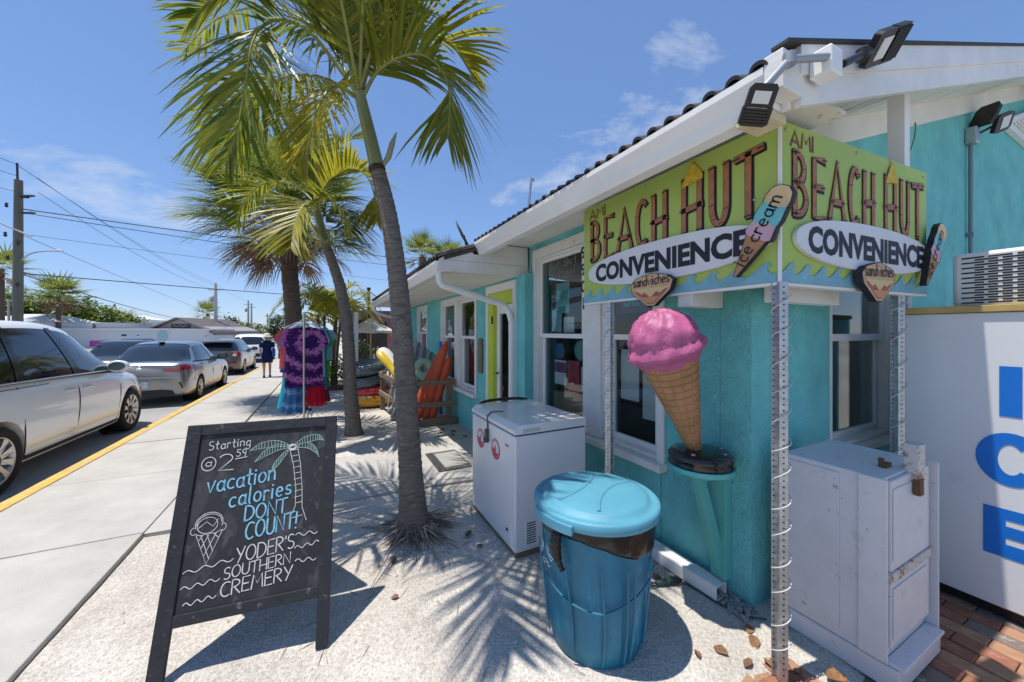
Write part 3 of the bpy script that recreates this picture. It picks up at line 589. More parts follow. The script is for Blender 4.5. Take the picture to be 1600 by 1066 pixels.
def make_sign(label, p0, p1, zb, zt):
    p0 = Vector((*p0, zb)); p1 = Vector((*p1, zb)); W = (p1-p0).length; Ht = zt-zb
    root = thing('sign_board', label, 'sign', tuple(p0), math.atan2((p1-p0).y, (p1-p0).x), 'green shop signs at the roof corner')
    M = Matrix(((1, 0, 0, 0), (0, 0, -1, 0), (0, 1, 0, 0), (0, 0, 0, 1)))       # local: x along, y up, z out of the face (-y)
    def part(name, mb, mt, par=None, **k): return obj(name, mb, mt, par or root, **k)
    mb = MB(); mb.box(0, 0, 0, W, .02, Ht); part('panel', mb, SGREEN, bevel=.002)
    mb = MB(); mb.box(-.006, .0, -.014, W, .045, -.001); part('bottom_trim', mb, WHITE)
    # wave band, one wave after another
    n = 11; unit = ((0, 0), (1, 0), (1, .055), (.88, .052), (.74, .066), (.68, .085), (.74, .102), (.86, .10), (.72, .128), (.50, .115), (.25, .078), (0, .055))
    bm = bmesh.new()
    for i in range(n):
        f = bm.faces.new([bm.verts.new(M @ Vector(((i+a)*W/n, Ht*b, .0045))) for a, b in unit]); f.normal_update(); bmesh.ops.triangulate(bm, faces=[f])
    me = bpy.data.meshes.new('waves'); bm.to_mesh(me); bm.free(); me.materials.append(SBLUE)
    o = bpy.data.objects.new('waves', me); COL.objects.link(o); o.parent = root
    # bamboo letters: black shadow strokes under brown strokes
    boxes = (('B', .072, .135), ('E', .180, .238), ('A', .272, .365), ('C', .40, .452), ('H', .498, .56), ('H', .655, .725), ('U', .776, .833), ('T', .872, .95))
    y0, hh = Ht*.455, Ht*.385
    for ch, a, b_ in boxes:
        wd = GL[ch][0]; hgt = hh*(1.06 if a > .6 else 1.0); mb = MB()
        for s in GL[ch][1]:
            pts = [((a+(b_-a)*(qx/wd))*W, y0+qy*hgt-(.012 if ch in 'EB' else 0)) for qx, qy in s]
            mb.ribbon([(x+.007, y-.007) for x, y in pts], .038, M, .0022, 0)
            mb.ribbon(pts, .036, M, .003, 0, 0.001)
            mb.ribbon(pts, .028, M, .0046, 1, .002)
            for q in (pts[0], pts[-1]): mb.ribbon([(q[0]-.017, q[1]-.002), (q[0]+.017, q[1]+.002)], .007, M, .0072, 0)
            for q in pts[1:-1][:: (4 if len(pts) > 6 else 1)]: mb.ribbon([(q[0]-.014, q[1]-.004), (q[0]+.014, q[1]+.003)], .004, M, .0072, 0)
        part('letter', mb, [SBLACK, SBROWN], fix=False)
    mb = MB(); xh = .695*W; yr = y0+hh*.98
    mb.add([M @ Vector(p) for p in ((xh-.072, yr-.02, .009), (xh+.062, yr-.005, .009), (xh+.066, yr+.016, .009), (xh+.02, yr+.085, .009), (xh+.004, yr+.10, .009), (xh-.02, yr+.075, .009))], [(0, 1, 2, 3, 4, 5)])
    for k in range(3): mb.ribbon([(xh+.003, yr+.095), (xh-.012+.014*k, yr+.12)], .005, M, .0092)
    part('thatch_roof', mb, SYEL, fix=False)
    mb = MB(); stroke_text(mb, 'AMI', .055*W, Ht*.865, .068, .013, M, .0025, width=.125*W); part('letter', mb, SBLACK, fix=False)
    mb = MB(); stroke_text(mb, 'AMI', .055*W, Ht*.865, .068, .008, M, .0032, width=.125*W); part('letter', mb, SBROWN, fix=False)
    # surfboard with the word
    cx, cy, a, b_ = W*.525, Ht*.285, W*.465, Ht*.165
    pts = [(cx+a*math.copysign(abs(math.cos(t))**.9, math.cos(t)), cy+b_*math.copysign(abs(math.sin(t))**.85, math.sin(t))) for t in [2*PI*k/56 for k in range(56)]]
    mb = MB(); mb.prism(pts, M @ Matrix.Translation((0, 0, .003)), .019); surf = part('surfboard', mb, [SWHITE], bevel=.004)
    mb = text_mb('CONVENIENCE', .163, M @ Matrix.Translation((cx-.005, cy-.058, 0)), lift=.0235, bold=.0075, sx=1.0)
    xs = [v[0] for v in mb.v]; sc = .80*W/(max(xs)-min(xs)); mb.v = [((v[0]-cx)*sc+cx, v[1], v[2]) for v in mb.v]
    part('lettering', mb, SBLACK, surf, fix=False)
    # sandwich cut-out hanging over the lower edge
    C = M @ Matrix.Translation((W*.515, Ht*.04, .024))
    hexa = [(x*1.38, y) for x, y in ((-.115, .04), (-.085, .075), (0, .10), (.085, .075), (.115, .045), (.10, -.01), (.02, -.095), (-.02, -.095), (-.105, -.01))]
    mb = MB(); mb.prism([(x*1.04, y*1.04) for x, y in hexa], C, .03); sw = part('sandwich_cutout', mb, SBLACK, bevel=.003)
    C2 = C @ Matrix.Translation((0, 0, .0302)); mb = MB()
    def flat(mb, pts, mi, l): mb.add([C2 @ Vector((x, y, l)) for x, y in pts], [tuple(range(len(pts)))], mi)
    flat(mb, hexa, 0, .0); flat(mb, [(-.13, .0), (.13, .0), (.026, -.085), (-.026, -.085)], 1, .0008); flat(mb, [(-.135, .012), (.135, .012), (.07, -.022), (.045, -.012), (0, -.045), (-.045, -.012), (-.07, -.022)], 2, .0016); flat(mb, [(-.075, -.042), (.075, -.042), (.024, -.078), (-.024, -.078)], 3, .002)
    part('painting', mb, [BUN, HAM, CHEESE, mat('painted_crust', (.58, .30, .12), .6)], sw, fix=False)
    mb = MB(); stroke_text(mb, 'sandwiches', -.135, .026, .058, .0065, C2, .003, width=.27, slope=.03); part('lettering', mb, SBLACK, sw, fix=False)
    # ice-cream cut-out at the reading end
    C = M @ Matrix.Translation((W*.885, Ht*.055, .026)) @ Matrix.Rotation(R(-31), 4, 'Z')
    out = [(-.008, 0), (.008, 0), (.052, .19), (.068, .20), (.064, .24), (.058, .25), (.065, .29), (.058, .34), (.060, .37), (.048, .405), (.02, .425), (-.02, .425), (-.048, .405), (-.060, .37), (-.056, .33), (-.064, .28), (-.055, .24), (-.068, .205), (-.052, .19)]
    mb = MB(); mb.prism(out, C, .028); ic = part('ice_cream_cutout', mb, SBLACK, bevel=.003)
    C2 = C @ Matrix.Translation((0, 0, .0283)); mb = MB(); i_ = lambda p: [(x*.93, y*.985+.003) for x, y in p]
    flat(mb, i_([(-.006, 0), (.006, 0), (.052, .19), (-.052, .19)]), 0, 0); flat(mb, i_([(-.052, .19), (.052, .19), (.068, .20), (.06, .255), (.02, .265), (-.03, .25), (-.057, .26), (-.068, .205)]), 1, .0003)
    flat(mb, i_([(-.057, .26), (-.03, .25), (.02, .265), (.06, .255), (.065, .29), (.058, .345), (.0, .335), (-.056, .345), (-.064, .28)]), 2, .0006); flat(mb, i_([(-.056, .345), (0, .335), (.058, .345), (.060, .37), (.048, .405), (.02, .425), (-.02, .425), (-.048, .405), (-.060, .37)]), 3, .0009)
    part('painting', mb, [CONEB, PINK, AQUA, CREAM], ic, fix=False)
    mb = MB(); CT = C2 @ Matrix.Translation((.016, .06, 0)) @ Matrix.Rotation(R(90), 4, 'Z'); stroke_text(mb, 'ice', .0, 0, .062, .007, CT, .002, gap=.25, width=.085); stroke_text(mb, 'cream', .115, 0, .062, .0075, CT, .002, gap=.2, width=.20); part('lettering', mb, SBLACK, ic, fix=False)
    # screws
    for (x, y) in ((.03, .95), (.45, .96), (.97, .95), (.93, .55), (.03, .07), (.5, .07), (.96, .3)):
        mb = MB(); mb.lathe([(.0075, 0), (.0075, .003), (.0, .005)], 8, M @ Matrix.Translation((x*W, y*Ht, .002))); part('screw', mb, GALV)
    return root
S0 = (1.80, .92)
make_sign('lime green shop sign facing the street, under the gutter', (1.795, 2.30), (1.795, .922), 1.772, 2.497)
make_sign('lime green shop sign on the gable side, above the white cabinet', (1.803, .915), (3.19, .828), 1.772, 2.497)
# white timber bracket under the signs and corner strip
mb = MB(); mb.box(1.83, 1.38, 1.69, 2.115, 1.47, 1.80); mb.box(2.02, 1.02, 1.70, 2.62, 1.1, 1.785)
tag(obj('sign_bracket', mb, WHITE_OLD, None, bevel=.004), 'white timber bracket holding the green signs to the wall', 'bracket')
mb = MB(); mb.bar((1.795, .911, 1.76), (1.795, .911, 2.50), .012, .012)
tag(obj('corner_strip', mb, WHITE), 'thin pale metal strip covering the joint between the two green signs', 'trim')
# perforated steel posts with cord light wound round them
def sign_post(x, y, z0, z1, label, rz, pitch, n):
    root = thing('sign_post', label, 'post', (x, y, 0), rz, 'perforated steel sign posts')
    mb = MB(); w = .036; d = .03; t = .0035
    mb.box(-w/2, -.004, z0, w/2, 0, z1); mb.box(-w/2, 0.0005, z0, -w/2+t, d, z1); mb.box(w/2-t, .0005, z0, w/2, d, z1)
    mb.box(-w/2-.014, d+.0005, z0, -w/2+t, d+t, z1); mb.box(w/2-t, d+.0005, z0, w/2+.014, d+t, z1)
    obj('channel', mb, GALV, root)
    hm = MB(); zz = z0+.03
    while zz < z1-.02:
        for xx in (-w/2-.006, w/2+.006): hm.lathe([(.0035, 0), (.0035, .0012)], 6, Matrix.Translation((xx, d-.0002, zz)) @ Matrix.Rotation(R(90), 4, 'X'))
        hm.lathe([(.004, 0), (.004, .0012)], 6, Matrix.Translation((0, -.0042, zz)) @ Matrix.Rotation(R(90), 4, 'X')); zz += .026
    o = obj('bolt_holes', hm, BLACKM, root); o['kind'] = 'stuff'
    path = []; pr = random.Random(int(x*100))
    for k in range(int(n*14)):
        a = 2*PI*k/14; z = z0+.05+(z1-z0-.1)*k/(n*14)+.01*math.sin(k*.21)
        path.append((.037*math.cos(a), .014+.03*math.sin(a), z))
    mb = MB(); mb.tube(path, .0028, 5); obj('cord', mb, mat('grey_cord', (.55, .54, .50), .6), root)
    return root
sign_post(1.80, .90, .0, 1.77, 'perforated steel post under the corner of the green signs, beside white cabinet', R(-35), .1, 13)
sign_post(1.80, 2.03, .0, 1.78, 'perforated steel post in front of the window, beside the giant cone', R(-60), .1, 12)
sign_post(3.0, .88, .0, 1.80, 'perforated steel post between the gable window and the ice freezer', R(-35), .1, 10)
mb = MB(); mb.box(2.985, .86, 1.80, 3.06, .935, 3.00); tag(obj('white_post', mb, WHITE, None, bevel=.003), 'white square post from roof overhang down behind the gable side sign', 'post')
# ============================================================ flood lights
LENS = mat('lamp_lens', (.62, .62, .58), .25); DBRZ = mat('dark_bronze', (.03, .027, .024), .45, .4)
def flood(label, base, elbow, head, aim, up, w=.115, l=.165, cat='lamp', cableend=None):
    base = Vector(base); head = Vector(head); root = thing('flood_light', label, cat, tuple(base), 0, 'flood lights on the shop')
    q = lambda p: Vector(p)-base
    mb = MB(); mb.tube([q(base), q(elbow), q(head)], .014, 8); mb.lathe([(.021, -.02), (.021, .02)], 10, Matrix.Translation(q(elbow))); obj('arm', mb, DBRZ if cat == 'lamp' and label.startswith('dark') else mat('grey_arm', (.32, .34, .36), .5, .4), root)
    z = Vector(aim).normalized(); y = Vector(up); y = (y-z*y.dot(z)).normalized(); x = y.cross(z)
    M = Matrix((x, y, z)).transposed().to_4x4(); M.translation = q(head)
    mb = MB()
    pl = [(-w/2, 0), (-w/2+.01, -.012), (w/2-.01, -.012), (w/2, 0), (w/2, l-.03), (w/2-.03, l), (-w/2+.03, l), (-w/2, l-.03)]
    pl = [(-w/2, 0), (-w/2+.01, -.012), (w/2-.01, -.012), (w/2, 0), (w/2, l*.50), (-w/2, l*.50)]; mb.prism(pl, M @ Matrix.Translation((0, 0, -.014)), .028); hd = obj('housing', mb, DBRZ, root, bevel=.004)
    for sg in (-1, 1):
        mb = MB(); mb.box(sg*w*.47-.006, l*.501, -.014, sg*w*.47+.006, l*.97, .014, 0, M); obj('rail', mb, DBRZ, hd)
    mb = MB(); mb.box(-w*.30, l*.10, .0145, w*.30, l*.43, .019, 0, M); obj('lens', mb, LENS, hd)
    for k in range(6):
        mb = MB(); yy = l*.545+k*l*.083; mb.box(-w*.445, yy, -.018, w*.445, yy+.0065, .020, 0, M); obj('fin', mb, DBRZ, hd)
    return root
mb = MB(); mb.box(1.60, .645, 2.485, 1.685, .714, 2.58); tag(obj('junction_box', mb, WHITE, None, bevel=.006), 'white square junction box on the roof corner, between the two flood lights', 'box')
flood('dark flood light on the roof corner, tilted up to the sky', (1.72, .66, 2.55), (1.88, .66, 2.64), (1.96, .66, 2.685), (.15, -.75, -.62), (.85, 0, .55), .125, .185)
flood('grey armed flood light on the roof corner, hanging down over the gutter', (1.60, .66, 2.535), (1.44, .70, 2.50), (1.36, .74, 2.40), (-.62, -.55, -.35), (-.15, .16, -.9), .088, .115)
# wall lamp on its conduit
root = thing('wall_lamp', 'dark twin flood lamp on a grey conduit high on the gable wall', 'lamp', (5.75, 1.19, 2.0))
mb = MB(); mb.tube([(0, 0, 0), (0, 0, 1.42)], .016, 8); mb.box(-.02, -.02, .5, .02, .025, .54); obj('conduit', mb, mat('conduit_grey', (.20, .26, .27), .5, .3), root)
mb = MB(); mb.box(-.055, -.05, 1.42, .055, .03, 1.58); obj('box', mb, GALV, root, bevel=.01)
def lamp_head(c, aim, up, nm='head'):
    z = Vector(aim).normalized(); y = Vector(up); y = (y-z*y.dot(z)).normalized(); x = y.cross(z); M = Matrix((x, y, z)).transposed().to_4x4(); M.translation = Vector(c)
    mb = MB(); mb.prism([(-.07, 0), (.07, 0), (.085, .05), (.085, .2), (.06, .24), (-.06, .24), (-.085, .2), (-.085, .05)], M, .035); h = obj(nm, mb, DBRZ, root, bevel=.006)
    mb = MB(); mb.box(-.055, .07, .0355, .055, .19, .038, 0, M); obj('lens', mb, LENS, h)
lamp_head((.16, -.1, 1.60), (-.1, -.85, -.35), (.9, -.05, .45)); lamp_head((.02, -.05, 1.60), (.9, -.2, -.5), (.5, -.2, .8))
mb = MB(); mb.tube([(.05, -.02, 1.52), (.12, -.06, 1.56), (.18, -.1, 1.60)], .012, 7); obj('arm', mb, DBRZ, root)
mb = MB(); mb.tube(smooth_path([(2.55, 1.17, 2.78), (2.9, 1.12, 2.66), (3.3, 1.10, 2.62), (3.75, 1.12, 2.72), (4.15, 1.15, 3.05), (4.35, 1.19, 3.28)], 6), .0045, 5); mb.tube(smooth_path([(2.52, 1.18, 2.80), (2.5, 1.16, 2.6), (2.51, 1.15, 2.45)], 4), .006, 5)
tag(obj('hanging_cable', mb, mat('cable_grey', (.16, .16, .15), .6)), 'thin loose cable drooping across the gable wall under the soffit', 'cable')
# roof mast and dish
mb = MB(); mb.tube([(2.89, 5.26, 2.9), (2.99, 5.21, 4.07)], .022, 7); mb.tube([(2.99, 5.21, 4.07), (3.02, 5.20, 4.06), (3.03, 5.2, 4.02)], .016, 6); tag(obj('vent_pipe', mb, GALV), 'tall leaning metal mast rising above the tiled roof', 'pipe')
mb = MB(); mb.tube([(3.1, 5.2, 2.9), (3.1, 5.2, 3.62)], .03, 7); mb.box(3.06, 5.16, 3.62, 3.14, 5.24, 3.66); tag(obj('vent_pipe', mb, GALV), 'short thick grey pipe beside the leaning mast on the roof', 'pipe')
mb = MB(); mb.lathe([(.0, -.03), (.14, -.018), (.21, .0), (.21, .006), (.13, -.01), (0, -.02)], 18, Matrix.Translation((1.55, 4.45, 2.78)) @ Matrix.Rotation(R(60), 4, 'Y') @ Matrix.Rotation(R(25), 4, 'X')); mb.tube([(1.56, 4.45, 2.78), (1.62, 4.45, 2.50)], .012, 6); tag(obj('satellite_dish', mb, mat('dish_green', (.06, .085, .06), .6), None), 'small dark dish on the lower roof beside the step in the gutter', 'dish')

# ============================================================ ice merchandiser
ice = thing('ice_freezer', 'tall white ice freezer with big blue lettering on its front', 'freezer', (3.24, -.9, 0))
def ip(name, mb, mt, par=None, **k): mb.v = [(x-3.24, y+.9, z) for x, y, z in mb.v]; return obj(name, mb, mt, par or ice, **k)
ICEW = mat('freezer_white', (.70, .71, .73), .35, var=(1.2, .05), bump=(3, .04), rust=[(4, .68, (.64, .64, .65)), (40, .80, (.35, .34, .33))])
mb = MB(); mb.box(3.24, -.9, .06, 4.25, .937, 1.655); ip('cabinet', mb, ICEW, bevel=.008)
mb = MB(); mb.box(3.28, -.86, .0, 4.2, .9, .059); ip('plinth', mb, BLACKM)
mb = MB(); mb.box(3.225, -.91, 1.657, 4.27, .945, 1.695); ip('top_trim', mb, mat('pine_trim', (.50, .35, .13), .6, var=(10, .2)), bevel=.003)
IB = mat('ice_blue', (.0, .155, .60), .4)
Ml = frame_m((3.2375, .535, 0), (0, -1, 0), (0, 0, 1))
ell_ = lambda rx, ry, a0, a1, n=26: [(rx*math.cos(R(a0+(a1-a0)*k/n)), .866+ry*math.sin(R(a0+(a1-a0)*k/n))) for k in range(n+1)]
for pts in ([(-.037, 1.094), (.037, 1.094), (.037, 1.363), (-.037, 1.363)], ell_(.118, .142, 38, 322)+ell_(.042, .081, 318, 42), [(-.091, .338), (.091, .338), (.091, .41), (-.016, .41), (-.016, .445), (.075, .445), (.075, .507), (-.016, .507), (-.016, .541), (.091, .541), (.091, .598), (-.091, .598)]):
    bm = bmesh.new(); f = bm.faces.new([bm.verts.new(Ml @ Vector((x, y, 0)) - Vector((3.24, -.9, 0))) for x, y in pts]); f.normal_update(); bmesh.ops.triangulate(bm, faces=[f]); me = bpy.data.meshes.new('letter'); bm.to_mesh(me); bm.free(); me.materials.append(IB); o = bpy.data.objects.new('letter', me); COL.objects.link(o); o.parent = ice
mb = MB(); mb.box(3.42, -.8, 1.70, 4.1, .78, 2.02); hs = ip('compressor_housing', mb, mat('housing_white', (.72, .73, .73), .4), bevel=.02)
slm = MB()
sb = MB(); sb.box(-.002, -.042, -.0042, .003, .042, .0042); sbm = mesh_of(sb, 'vent_slot'); sbm.materials.append(BLACKM)
for r_ in range(19):
    zz = 1.72+.0148*r_; nn = 13
    for c in range(nn):
        yy = .70-.1*c-(.05 if r_ % 2 else 0)
        o = bpy.data.objects.new('vent_slot', sbm); COL.objects.link(o); o.parent = hs; o.location = (3.4195-3.24, yy+.9, zz)
# ============================================================ white cabinet (old paper box)
cab = thing('newspaper_cabinet', 'battered white metal cabinet with rust streaks standing on the brick paving', 'cabinet', (2.405, .88, 0))
CW = mat('cabinet_white', (.64, .63, .645), .45, bump=(14, .08), var=(5, .08), rust=[(5, .64, (.55, .54, .55)), (24, .70, (.36, .35, .35)), (60, .74, (.33, .20, .12))])
CR = mat('cabinet_rust_edge', (.60, .57, .54), .6, var=(8, .2), rust=[(16, .56, (.30, .15, .07)), (40, .60, (.42, .30, .20))])
def cp(name, mb, mt, par=None, **k): mb.v = [(x-2.405, y-.88, z) for x, y, z in mb.v]; return obj(name, mb, mt, par or cab, **k)
mb = MB(); mb.box(2.17, .69, .10, 2.64, 1.09, .905); cp('body', mb, CW, bevel=.006)
mb = MB(); mb.box(2.163, .64, .0, 2.65, 1.095, .099); cp('base', mb, CW, bevel=.006)
mb = MB(); mb.box(2.164, .845, .135, 2.1695, 1.06, .88); cp('side_panel', mb, CW, bevel=.002)
mb = MB(); mb.box(2.158, .675, .105, 2.1695, .775, .905); cp('corner_post', mb, CW, bevel=.004)
mb = MB(); mb.box(2.641, .645, .02, 2.652, 1.09, .912); cp('side_flange', mb, CW, bevel=.003)
dr = MB(); dr.box(2.185, .672, .50, 2.625, .6895, .895); dr = cp('upper_door', dr, CW, bevel=.004)
mb = MB(); mb.box(2.20, .6675, .545, 2.585, .6715, .86); cp('panel', mb, CW, dr, bevel=.003)
mb = MB(); mb.box(2.18, .664, .455, 2.63, .6895, .498); cp('handle_rail', mb, CR, dr, bevel=.004)
mb = MB(); mb.box(2.185, .672, .17, 2.625, .6895, .452); d2 = cp('lower_door', mb, CW, bevel=.004)
mb = MB(); mb.box(2.20, .6675, .20, 2.585, .6715, .425); cp('panel', mb, CW, d2, bevel=.003)
mb = MB(); mb.box(2.175, .625, .10, 2.638, .688, .116); cp('front_ledge', mb, CW, bevel=.003)
mb = MB(); mb.box(2.40, .645, .86, 2.475, .70, 1.03); lt = cp('coin_slot', mb, CR, bevel=.005)
mb = MB(); mb.box(2.395, .640, .80, 2.44, .6635, .875); cp('hasp', mb, mat('rusty_iron', (.16, .08, .04), .9, var=(20, .4)), lt, bevel=.002)
mb = MB(); mb.box(2.34, .735, .907, 2.40, .765, .925); mb.lathe([(.012, 0), (.012, .02)], 8, Matrix.Translation((2.36, .76, .925))); cp('hinge', mb, MATS['rusty_iron'], bevel=.002)

# ============================================================ blue bin
can = thing('trash_can', 'turquoise blue plastic trash can with a domed lid and black liner', 'trash can', (1.235, 1.49, 0))
BINB = mat('bin_blue', (.008, .17, .28), .5, bump=(8, .08), var=(3, .3), rust=[(6, .64, (.03, .22, .33)), (12, .70, (.08, .28, .38)), (50, .74, (.17, .36, .45))], stretch=(1, 1, .35))
LIDB = mat('bin_lid_blue', (.085, .30, .40), .55, bump=(30, .06), var=(4, .12), rust=(26, .74, (.25, .48, .58)))
def ribs(a, z): return 1+.03*(1 if (math.cos(a*7+.6) > .62) else 0)*(1 if .02 < z < .50 else 0)
mb = MB(); mb.lathe([(.205, 0), (.222, .008), (.232, .10), (.248, .30), (.262, .50), (.268, .56), (.275, .60), (.280, .66), (.288, .672), (.276, .676), (.262, .60), (.22, .06), (0, .05)], 160, wob=ribs); obj('body', mb, BINB, can, bevel=0)
mb = MB()
def bagw(a, z): return 1+.010*math.sin(a*9+z*50)+.009*math.sin(a*17-z*70)+.003*math.sin(a*31)
mb.lathe([(.272, .60), (.281, .585), (.287, .60), (.292, .625), (.296, .645), (.297, .672), (.29, .684)], 130, wob=lambda a, z: bagw(a, z)+(.0 if z > .61 else .01*math.sin(a*4)))
mb.v = [(x, y, z-(.055*max(0, math.cos(math.atan2(y, x)+.95))**2+.02*math.sin(math.atan2(y, x)*3) if z < .61 else (.03*max(0, math.cos(math.atan2(y, x)+.95))**2 if z < .63 else 0))) for x, y, z in mb.v]
bag = obj('bin_liner', mb, mat('liner_black', (.008, .008, .009), .24, bump=(22, .35), spec=.35), can)
kp = [(-.285, -.080, .645), (-.300, -.085, .60), (-.302, -.088, .55), (-.292, -.095, .50), (-.278, -.105, .46)]
mb = MB(); mb.tube(smooth_path([(x*1.0, y*1.0, z) for x, y, z in kp], 5), [.012+.014*math.sin(PI*min(1, k/20+.15))+.003*math.sin(k*2.3) for k in range(21)], 9); obj('knot', mb, MATS['liner_black'], bag)
mb = MB()
mb.lathe([(.298, .655), (.312, .66), (.316, .672), (.316, .700), (.308, .708), (.298, .710), (.285, .706), (.268, .708), (.258, .722), (.243, .728), (.16, .736), (.08, .740), (0, .741)], 72)
lid = obj('lid', mb, LIDB, can)
# moulded ridges of the lid and its hand tabs
mb = MB(); zl = lambda r: .741-.013*(min(r, .25)/.25)**2
for sgn in (-1, 1):
    p = []
    for k in range(15):
        a = -.205+.41*k/14; b_ = sgn*(.055+.95*a*a*1.2); p.append((a, b_, zl(math.hypot(a, b_))-.004))
    mb.tube(p, .011, 8)
mb.v = [tuple(Matrix.Rotation(R(28), 3, 'Z') @ Vector(v)) for v in mb.v]
obj('moulded_ridge', mb, LIDB, lid)
for a0 in (170, 350):
    mb = MB()
    for k in range(9):
        a = R(a0+k*5); c_, s_ = math.cos(a), math.sin(a); mb.box(.308, -.0145, .648, .330, .0145, .688, 0, Matrix.Rotation(a, 4, 'Z'))
    obj('hand_tab', mb, LIDB, lid)
rl = lambda a, z, o=.005: ((.236+.066*z/.6+o)*math.cos(a), (.236+.066*z/.6+o)*math.sin(a), z)
mb = MB()
for tri in range(3):                           # three chasing arrows in outline
    t0 = R(90+120*tri)
    for rr in (.050, .034):
        pts = [(rr*math.cos(t0+R(q))*(1 if abs(q-60) > 10 else .62), rr*math.sin(t0+R(q))*(1 if abs(q-60) > 10 else .62)) for q in (14, 36, 60, 84)]
        mb.tube([rl(R(177)-x/.27, .475+y*1.2) for x, y in pts], .0016, 4)
    pts = [(.058*math.cos(t0+R(84)), .058*math.sin(t0+R(84))), (.045*math.cos(t0+R(106)), .045*math.sin(t0+R(106))), (.026*math.cos(t0+R(84)), .026*math.sin(t0+R(84)))]
    mb.tube([rl(R(177)-x/.27, .475+y*1.2) for x, y in pts], .0016, 4)
obj('recycling_mark', mb, mat('stamp_white', (.55, .66, .70), .6), can)
for a in (158, 205, 238, 262, 270, 296, 330, 20, 60, 100, 130):
    mb = MB(); mb.tube([rl(R(a+2*math.sin(z*9)), z, -.001) for z in (.03, .1, .2, .3, .4, .5)], [.003, .006, .006, .006, .006, .003], 6); obj('moulded_rib', mb, BINB, can)
mb = MB(); mb.tube([rl(R(170+t*1.15), .36-.07*math.sin(R(t*1.6)) if t < 60 else .36-.07*math.sin(R(96))+.0021*(t-60), -.001) for t in range(0, 125, 5)], .005, 6); obj('moulded_rib', mb, BINB, can)
# ============================================================ chest freezer
fz = thing('chest_freezer', 'white chest freezer with round red stickers and a strap over its lid', 'freezer', (1.42, 2.61, 0))
FW = mat('enamel_white', (.73, .735, .74), .3, var=(2, .05), coat=.2, rust=(20, .77, (.5, .48, .45)))
X0, X1, Y0, Y1 = 1.135, 1.735, 2.2, 3.02
def fp(name, mb, mt, par=None, **k): mb.v = [(x-1.42, y-2.61, z) for x, y, z in mb.v]; return obj(name, mb, mt, par or fz, **k)
mb = MB(); mb.box(X0, Y0, .035, X1, Y1, .832); fp('body', mb, FW, bevel=.012)
mb = MB(); mb.box(X0+.008, Y0+.008, .833, X1-.008, Y1-.008, .842); fp('gasket', mb, BLACKP)
mb = MB(); z0, z1 = .843, .905
pr = [(X0-.004, z0), (X0-.004, z0+.03), (X0+.035, z1), (X1-.01, z1), (X1, z1-.01), (X1, z0)]
mb.prism(pr, Matrix(((1, 0, 0, 0), (0, 0, -1, Y1), (0, 1, 0, 0), (0, 0, 0, 1))), Y1-Y0); ld = fp('lid', mb, FW, bevel=.008)
mb = MB(); mb.box(X0+.06, Y0-.0035, .852, X0+.20, Y0+.002, .878); fp('hand_grip', mb, mat('grip_grey', (.50, .50, .49), .4), ld, bevel=.003)
mb = MB(); mb.box(X0+.01, Y0+.01, .0, X1-.01, Y1-.01, .034); fp('timber_skid', mb, WOODW)
for yc, zc in ((2.52, .66), (2.82, .665)):
    Ms = frame_m((X0-.0015, yc, zc), (0, -1, 0), (0, 0, 1))
    def disc(r, l, mb, mi, sx=1): mb.add([Ms @ Vector((r*math.cos(2*PI*k/28), r*math.sin(2*PI*k/28), l)) for k in range(28)], [tuple(range(28))], mi)
    mb = MB(); disc(.083, .0, mb, 0); disc(.078, .0005, mb, 1); disc(.058, .001, mb, 0)
    half = [(.056*math.cos(R(a)), .056*math.sin(R(a))) for a in range(175, 345, 10)]+[(.02, -.02), (-.005, .0)]
    mb.add([Ms @ Vector((x, y, .0015)) for x, y in half], [tuple(range(len(half)))], 1)
    body = [(-.008, -.03), (.01, -.03), (.014, .0), (.011, .02), (.004, .032), (-.004, .032), (-.01, .02), (-.013, 0)]
    mb.add([Ms @ Vector((x, y, .002)) for x, y in body], [tuple(range(8))], 2)
    for k in range(16):
        a = R(20+k*10)
        mb.ribbon([(.063*math.cos(a), .063*math.sin(a)), (.073*math.cos(a), .073*math.sin(a))], .005, Ms, .0012, 0)
    fp('sticker', mb, [mat('sticker_white', (.70, .68, .67), .5), mat('sticker_red', (.55, .03, .07), .5), mat('sticker_grey', (.22, .20, .20), .5)], fix=False)
mb = MB(); mb.bar((X0+.13, 2.66, .9075), (X0+.035, 2.665, .9085), .02, .004); mb.bar((X0+.035, 2.665, .9085), (X0-.007, 2.668, .874), .02, .004, (0, 1, 0)); mb.bar((X0-.006, 2.668, .874), (X0-.006, 2.665, .76), .02, .004, (1, 0, 0)); st_ = fp('strap', mb, mat('strap_grey', (.10, .105, .10), .6))
mb = MB(); mb.box(X0-.024, 2.645, .705, X0-.002, 2.69, .775); mb.lathe([(.02, 0), (.025, .02), (.02, .03)], 10, Matrix.Translation((X0-.014, 2.667, .675))); fp('buckle', mb, mat('buckle_dark', (.06, .065, .07), .5), st_, bevel=.004)
mb = MB(); mb.box(X0+.075, Y0-.004, .06, X0+.205, Y0+.002, .255); gv = fp('vent_panel', mb, FW, bevel=.003)
for k in range(9):
    mb = MB(); mb.box(X0+.09, Y0-.0055, .085+k*.017, X0+.16, Y0-.003, .092+k*.017); fp('vent_slot', mb, BLACKM, gv)
mb = MB(); mb.box(X0-.003, 2.30, .735, X0+.001, 2.35, .748); fp('badge', mb, mat('badge', (.25, .22, .16), .4, .5))
mb = MB(); mb.lathe([(.012, 0), (.012, .006)], 10, frame_m((X0-.001, 2.32, .15), (0, -1, 0), (0, 0, 1))); fp('drain_plug', mb, BLACKP)
mb = MB(); mb.tube(smooth_path([(1.70, 3.03, .90), (1.62, 3.06, .915), (1.45, 3.07, .92), (1.3, 3.07, .915), (1.22, 3.05, .90)], 5), .014, 7); fp('lid_bracket', mb, BLACKP)

